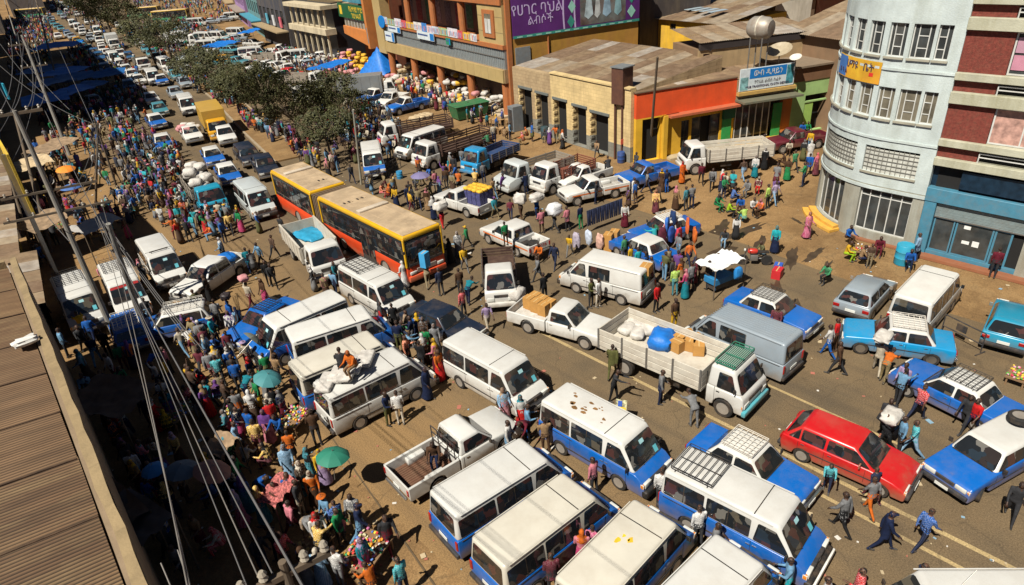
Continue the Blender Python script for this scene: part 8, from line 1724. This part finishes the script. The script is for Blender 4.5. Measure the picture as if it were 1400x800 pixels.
# nearest 300 singly, the rest as one crowd
order = sorted(range(len(PEOPLE)), key=lambda i: (0 if i < EXPL else 1, PEOPLE[i][0]**2+PEOPLE[i][1]**2+(CAM_H)**2))
NEAR = order[:EXPL+max(0, 315-EXPL)]; REST = order[len(NEAR):]
LM = []          # landmarks for the labels
for o in C.objects:
    if o.parent is None and o.get('category') in ('minibus', 'van', 'car', 'taxi', 'pickup', 'truck', 'bus', 'umbrella', 'stall', 'cart', 'barrier', 'motorcycle', 'clothes rail', 'skip', 'pole', 'drum', 'kiosk', 'hoarding', 'awning', 'tarpaulin'): LM.append((o.location.x, o.location.y, o['label']))
LMV = [(o.location.x, o.location.y, o['label']) for o in C.objects if o.parent is None and o.get('category') in ('minibus', 'pickup', 'truck')]
LM += [(37.3, 12.8, 'curved shopfront'), (37.5, 7, 'blue shop door'), (41, 36, 'stone shop'), (45, 29, 'orange shop'), (57, 23, 'green shop')]
def short(lab):
    s_ = lab
    for cut in (' parked', ' beside', ' behind', ' between', ' driving', ' facing', ' nearest', ' before', ' hemmed', ' tailing', ' nosed', ' across', ' in the ', ' at the ', ' on the ', ' carrying', ' seen', ' ahead', ' with people', ' among', ' over ', ' by ', ' under', ' above', ' standing', ' cut', ' half', ' alone', ' stacked', ' queueing', ' crossing', ' lined', ' running', ' strung', ' to the', ' around', ' rising', ' of the', ' wedged', ' leaning', ' paired', ' deep', ' heaped'):
        i = s_.find(cut)
        if i > 8: s_ = s_[:i]
    w_ = s_.split(); return ' '.join(w_[:7])
bottom_word = lambda pose: 'skirt' if pose in FEMALE or pose == 'skirt1' else 'trousers'
used = {}
for i in NEAR:
    x, y, z, pose, h, top, bot, sc, s_, pri = PEOPLE[i]; me, desc = PV[pose]
    o = obj('person', me, None, (x, y, z), h-math.pi/2); o.scale = (s_, s_, s_)
    o.color = (*COLS[top], 1); o['cloth_b'] = list(COLS[bot]); o['cloth_c'] = list(COLS[sc])
    lm = min((LMV if z > .3 else LM), key=lambda q: (q[0]-x)**2+(q[1]-y)**2); far = (lm[0]-x)**2+(lm[1]-y)**2
    extra = (' and '+sc+' headscarf') if pose in ('dress1', 'dress2', 'sit2') else ''
    dd = {'standing in a long dress and headscarf': 'standing', 'walking in a long dress with a shawl': 'walking', 'sitting in a dress and headscarf': 'sitting'}.get(desc, desc)
    rel = 'near' if far > 4 else 'beside'
    if z > .3: rel = 'up on'
    lab = 'person in %s top, %s %s%s %s %s the %s' % (top, bot, bottom_word(pose), extra, dd, rel, short(lm[2]))
    if len(lab.split()) > 16: lab = 'person in %s top, %s %s%s %s the %s' % (top, bot, bottom_word(pose), extra, rel, short(lm[2]))
    w_ = lab.split()
    if len(w_) > 16: lab = ' '.join(w_[:16]); lab = lab.rstrip(',')
    for tail in (' for', ' sale', ' heaped', ' the', ' with', ' and', ' in', ' a', ' of', ' over', ' its', ' blue-and'):
        if lab.endswith(tail): lab = lab[:-len(tail)]
    tag(o, lab, 'person', 'people in the square')
# the rest: low copies of the same figures, joined with their clothes as colours
def crowd_stuff():
    low = {}
    for k, (me, d) in PV.items():
        o = bpy.data.objects.new('tmp', me); sc_ = bpy.data.scenes.new('tmp'); sc_.collection.objects.link(o); vl = sc_.view_layers[0]
        m = o.modifiers.new('d', 'DECIMATE'); m.ratio = 420/max(421, len(me.polygons)); vl.update(); q = bpy.data.meshes.new_from_object(o.evaluated_get(vl.depsgraph))
        q.calc_loop_triangles(); nv = len(q.vertices); co = np.empty(nv*3, np.float32); q.vertices.foreach_get('co', co); nt_ = len(q.loop_triangles); tv = np.empty(nt_*3, np.int32); q.loop_triangles.foreach_get('vertices', tv); pi = np.empty(nt_, np.int32); q.loop_triangles.foreach_get('material_index', pi)
        low[k] = (co.reshape(-1, 3), tv.reshape(-1, 3), pi); bpy.data.objects.remove(o); bpy.data.meshes.remove(q); bpy.data.scenes.remove(sc_)
    Vs, Ts, Cs = [], [], []; n0 = 0
    for i in REST:
        x, y, z, pose, h, top, bot, sc, s_, pri = PEOPLE[i]; co, tv, pi = low[pose]; a = h-math.pi/2; c_, sn = math.cos(a)*s_, math.sin(a)*s_
        Vs.append(np.stack([co[:, 0]*c_-co[:, 1]*sn+x, co[:, 0]*sn+co[:, 1]*c_+y, co[:, 2]*s_+z], 1)); Ts.append(tv+n0); n0 += len(co)
        pal = np.array([(.075, .036, .02), COLS[top], COLS[bot], (.008, .006, .005), (.05, .045, .04), COLS[sc]], np.float32); Cs.append(pal[pi])
    V_, T_, C_ = np.concatenate(Vs), np.concatenate(Ts), np.concatenate(Cs)
    me = bpy.data.meshes.new('crowd'); me.vertices.add(len(V_)); me.vertices.foreach_set('co', V_.astype(np.float32).ravel()); me.loops.add(len(T_)*3); me.loops.foreach_set('vertex_index', T_.astype(np.int32).ravel()); me.polygons.add(len(T_)); me.polygons.foreach_set('loop_start', np.arange(0, len(T_)*3, 3, dtype=np.int32)); me.update(calc_edges=True)
    at_ = me.attributes.new('clothes', 'FLOAT_COLOR', 'FACE'); at_.data.foreach_set('color', np.concatenate([C_, np.ones((len(C_), 1), np.float32)], 1).astype(np.float32).ravel())
    m = bpy.data.materials.new('crowd_cloth'); m.use_nodes = True; n, l = m.node_tree.nodes, m.node_tree.links; a = n.new('ShaderNodeAttribute'); a.attribute_name = 'clothes'; l.new(a.outputs['Color'], n['Principled BSDF'].inputs['Base Color']); n['Principled BSDF'].inputs['Roughness'].default_value = .85
    me.materials.append(m); tag(obj('distant_crowd', me), 'dense crowd of shoppers and passengers filling the far street', 'crowd', kind='stuff')
crowd_stuff()
# loads that people carry
def on_head(px, py, dz, d, m, label, kind='sack'):
    p = at(px, py); o = obj(kind, MB().blob((0, 0, 0), d, m, px, 14, 9, .16).mesh('l', smooth=60), None, (p.x, p.y, dz), px % 3); return tag(o, label, 'sack' if kind == 'sack' else 'box', None)
for px, py, dz, d, m, lab in ((1206, 617, 1.62, (.9, .6, .4), SACK_W, 'pale sack carried past the red hatchback'), (1197, 510, 1.78, (.9, .6, .35), SACK_W, 'pale sack carried past the turquoise taxi'), (713, 300, 1.45, (.85, .5, .75), SACK_W, 'square white sack on a porter beside the lettered pickup'), (735, 300, 1.55, (1.05, .6, .5), SACK_W, 'slanting white sack on a porter among the sellers'), (759, 317, 1.5, (.95, .75, .8), mat('clear_bag', (.62, .62, .62), .4), 'bulging clear bag on a porter near the jeans rail'), (606, 311, 1.5, (.9, .7, .6), SACK_W, 'white bundle on a porter beside the bus'), (322, 448, 1.85, (.5, .45, .35), mat('basin', (.04, .03, .03), .5), 'dark basin on the head of a walker by the blue taxi'), (345, 422, 1.85, (.5, .45, .35), SACK_P, 'red bundle on the head of a walker by the minibuses')): on_head(px, py, dz, d, m, lab)
p = at(586, 392); crate(Vector((p.x, p.y, 1.25)), (.45, .38, .85), mat('box_cyan', (.05, .30, .55), .6), .3, 'blue and white carton on the back of a porter by the bus', 'carton_box', 'box')
p = at(883, 372, 1.6); crate(Vector((p.x, p.y, 1.55)), (.6, .5, .45), CART, .3, 'orange carton carried past the panel van', 'carton_box', 'box')
print('people', len(PEOPLE), 'single', len(NEAR), 'crowd', len(REST))
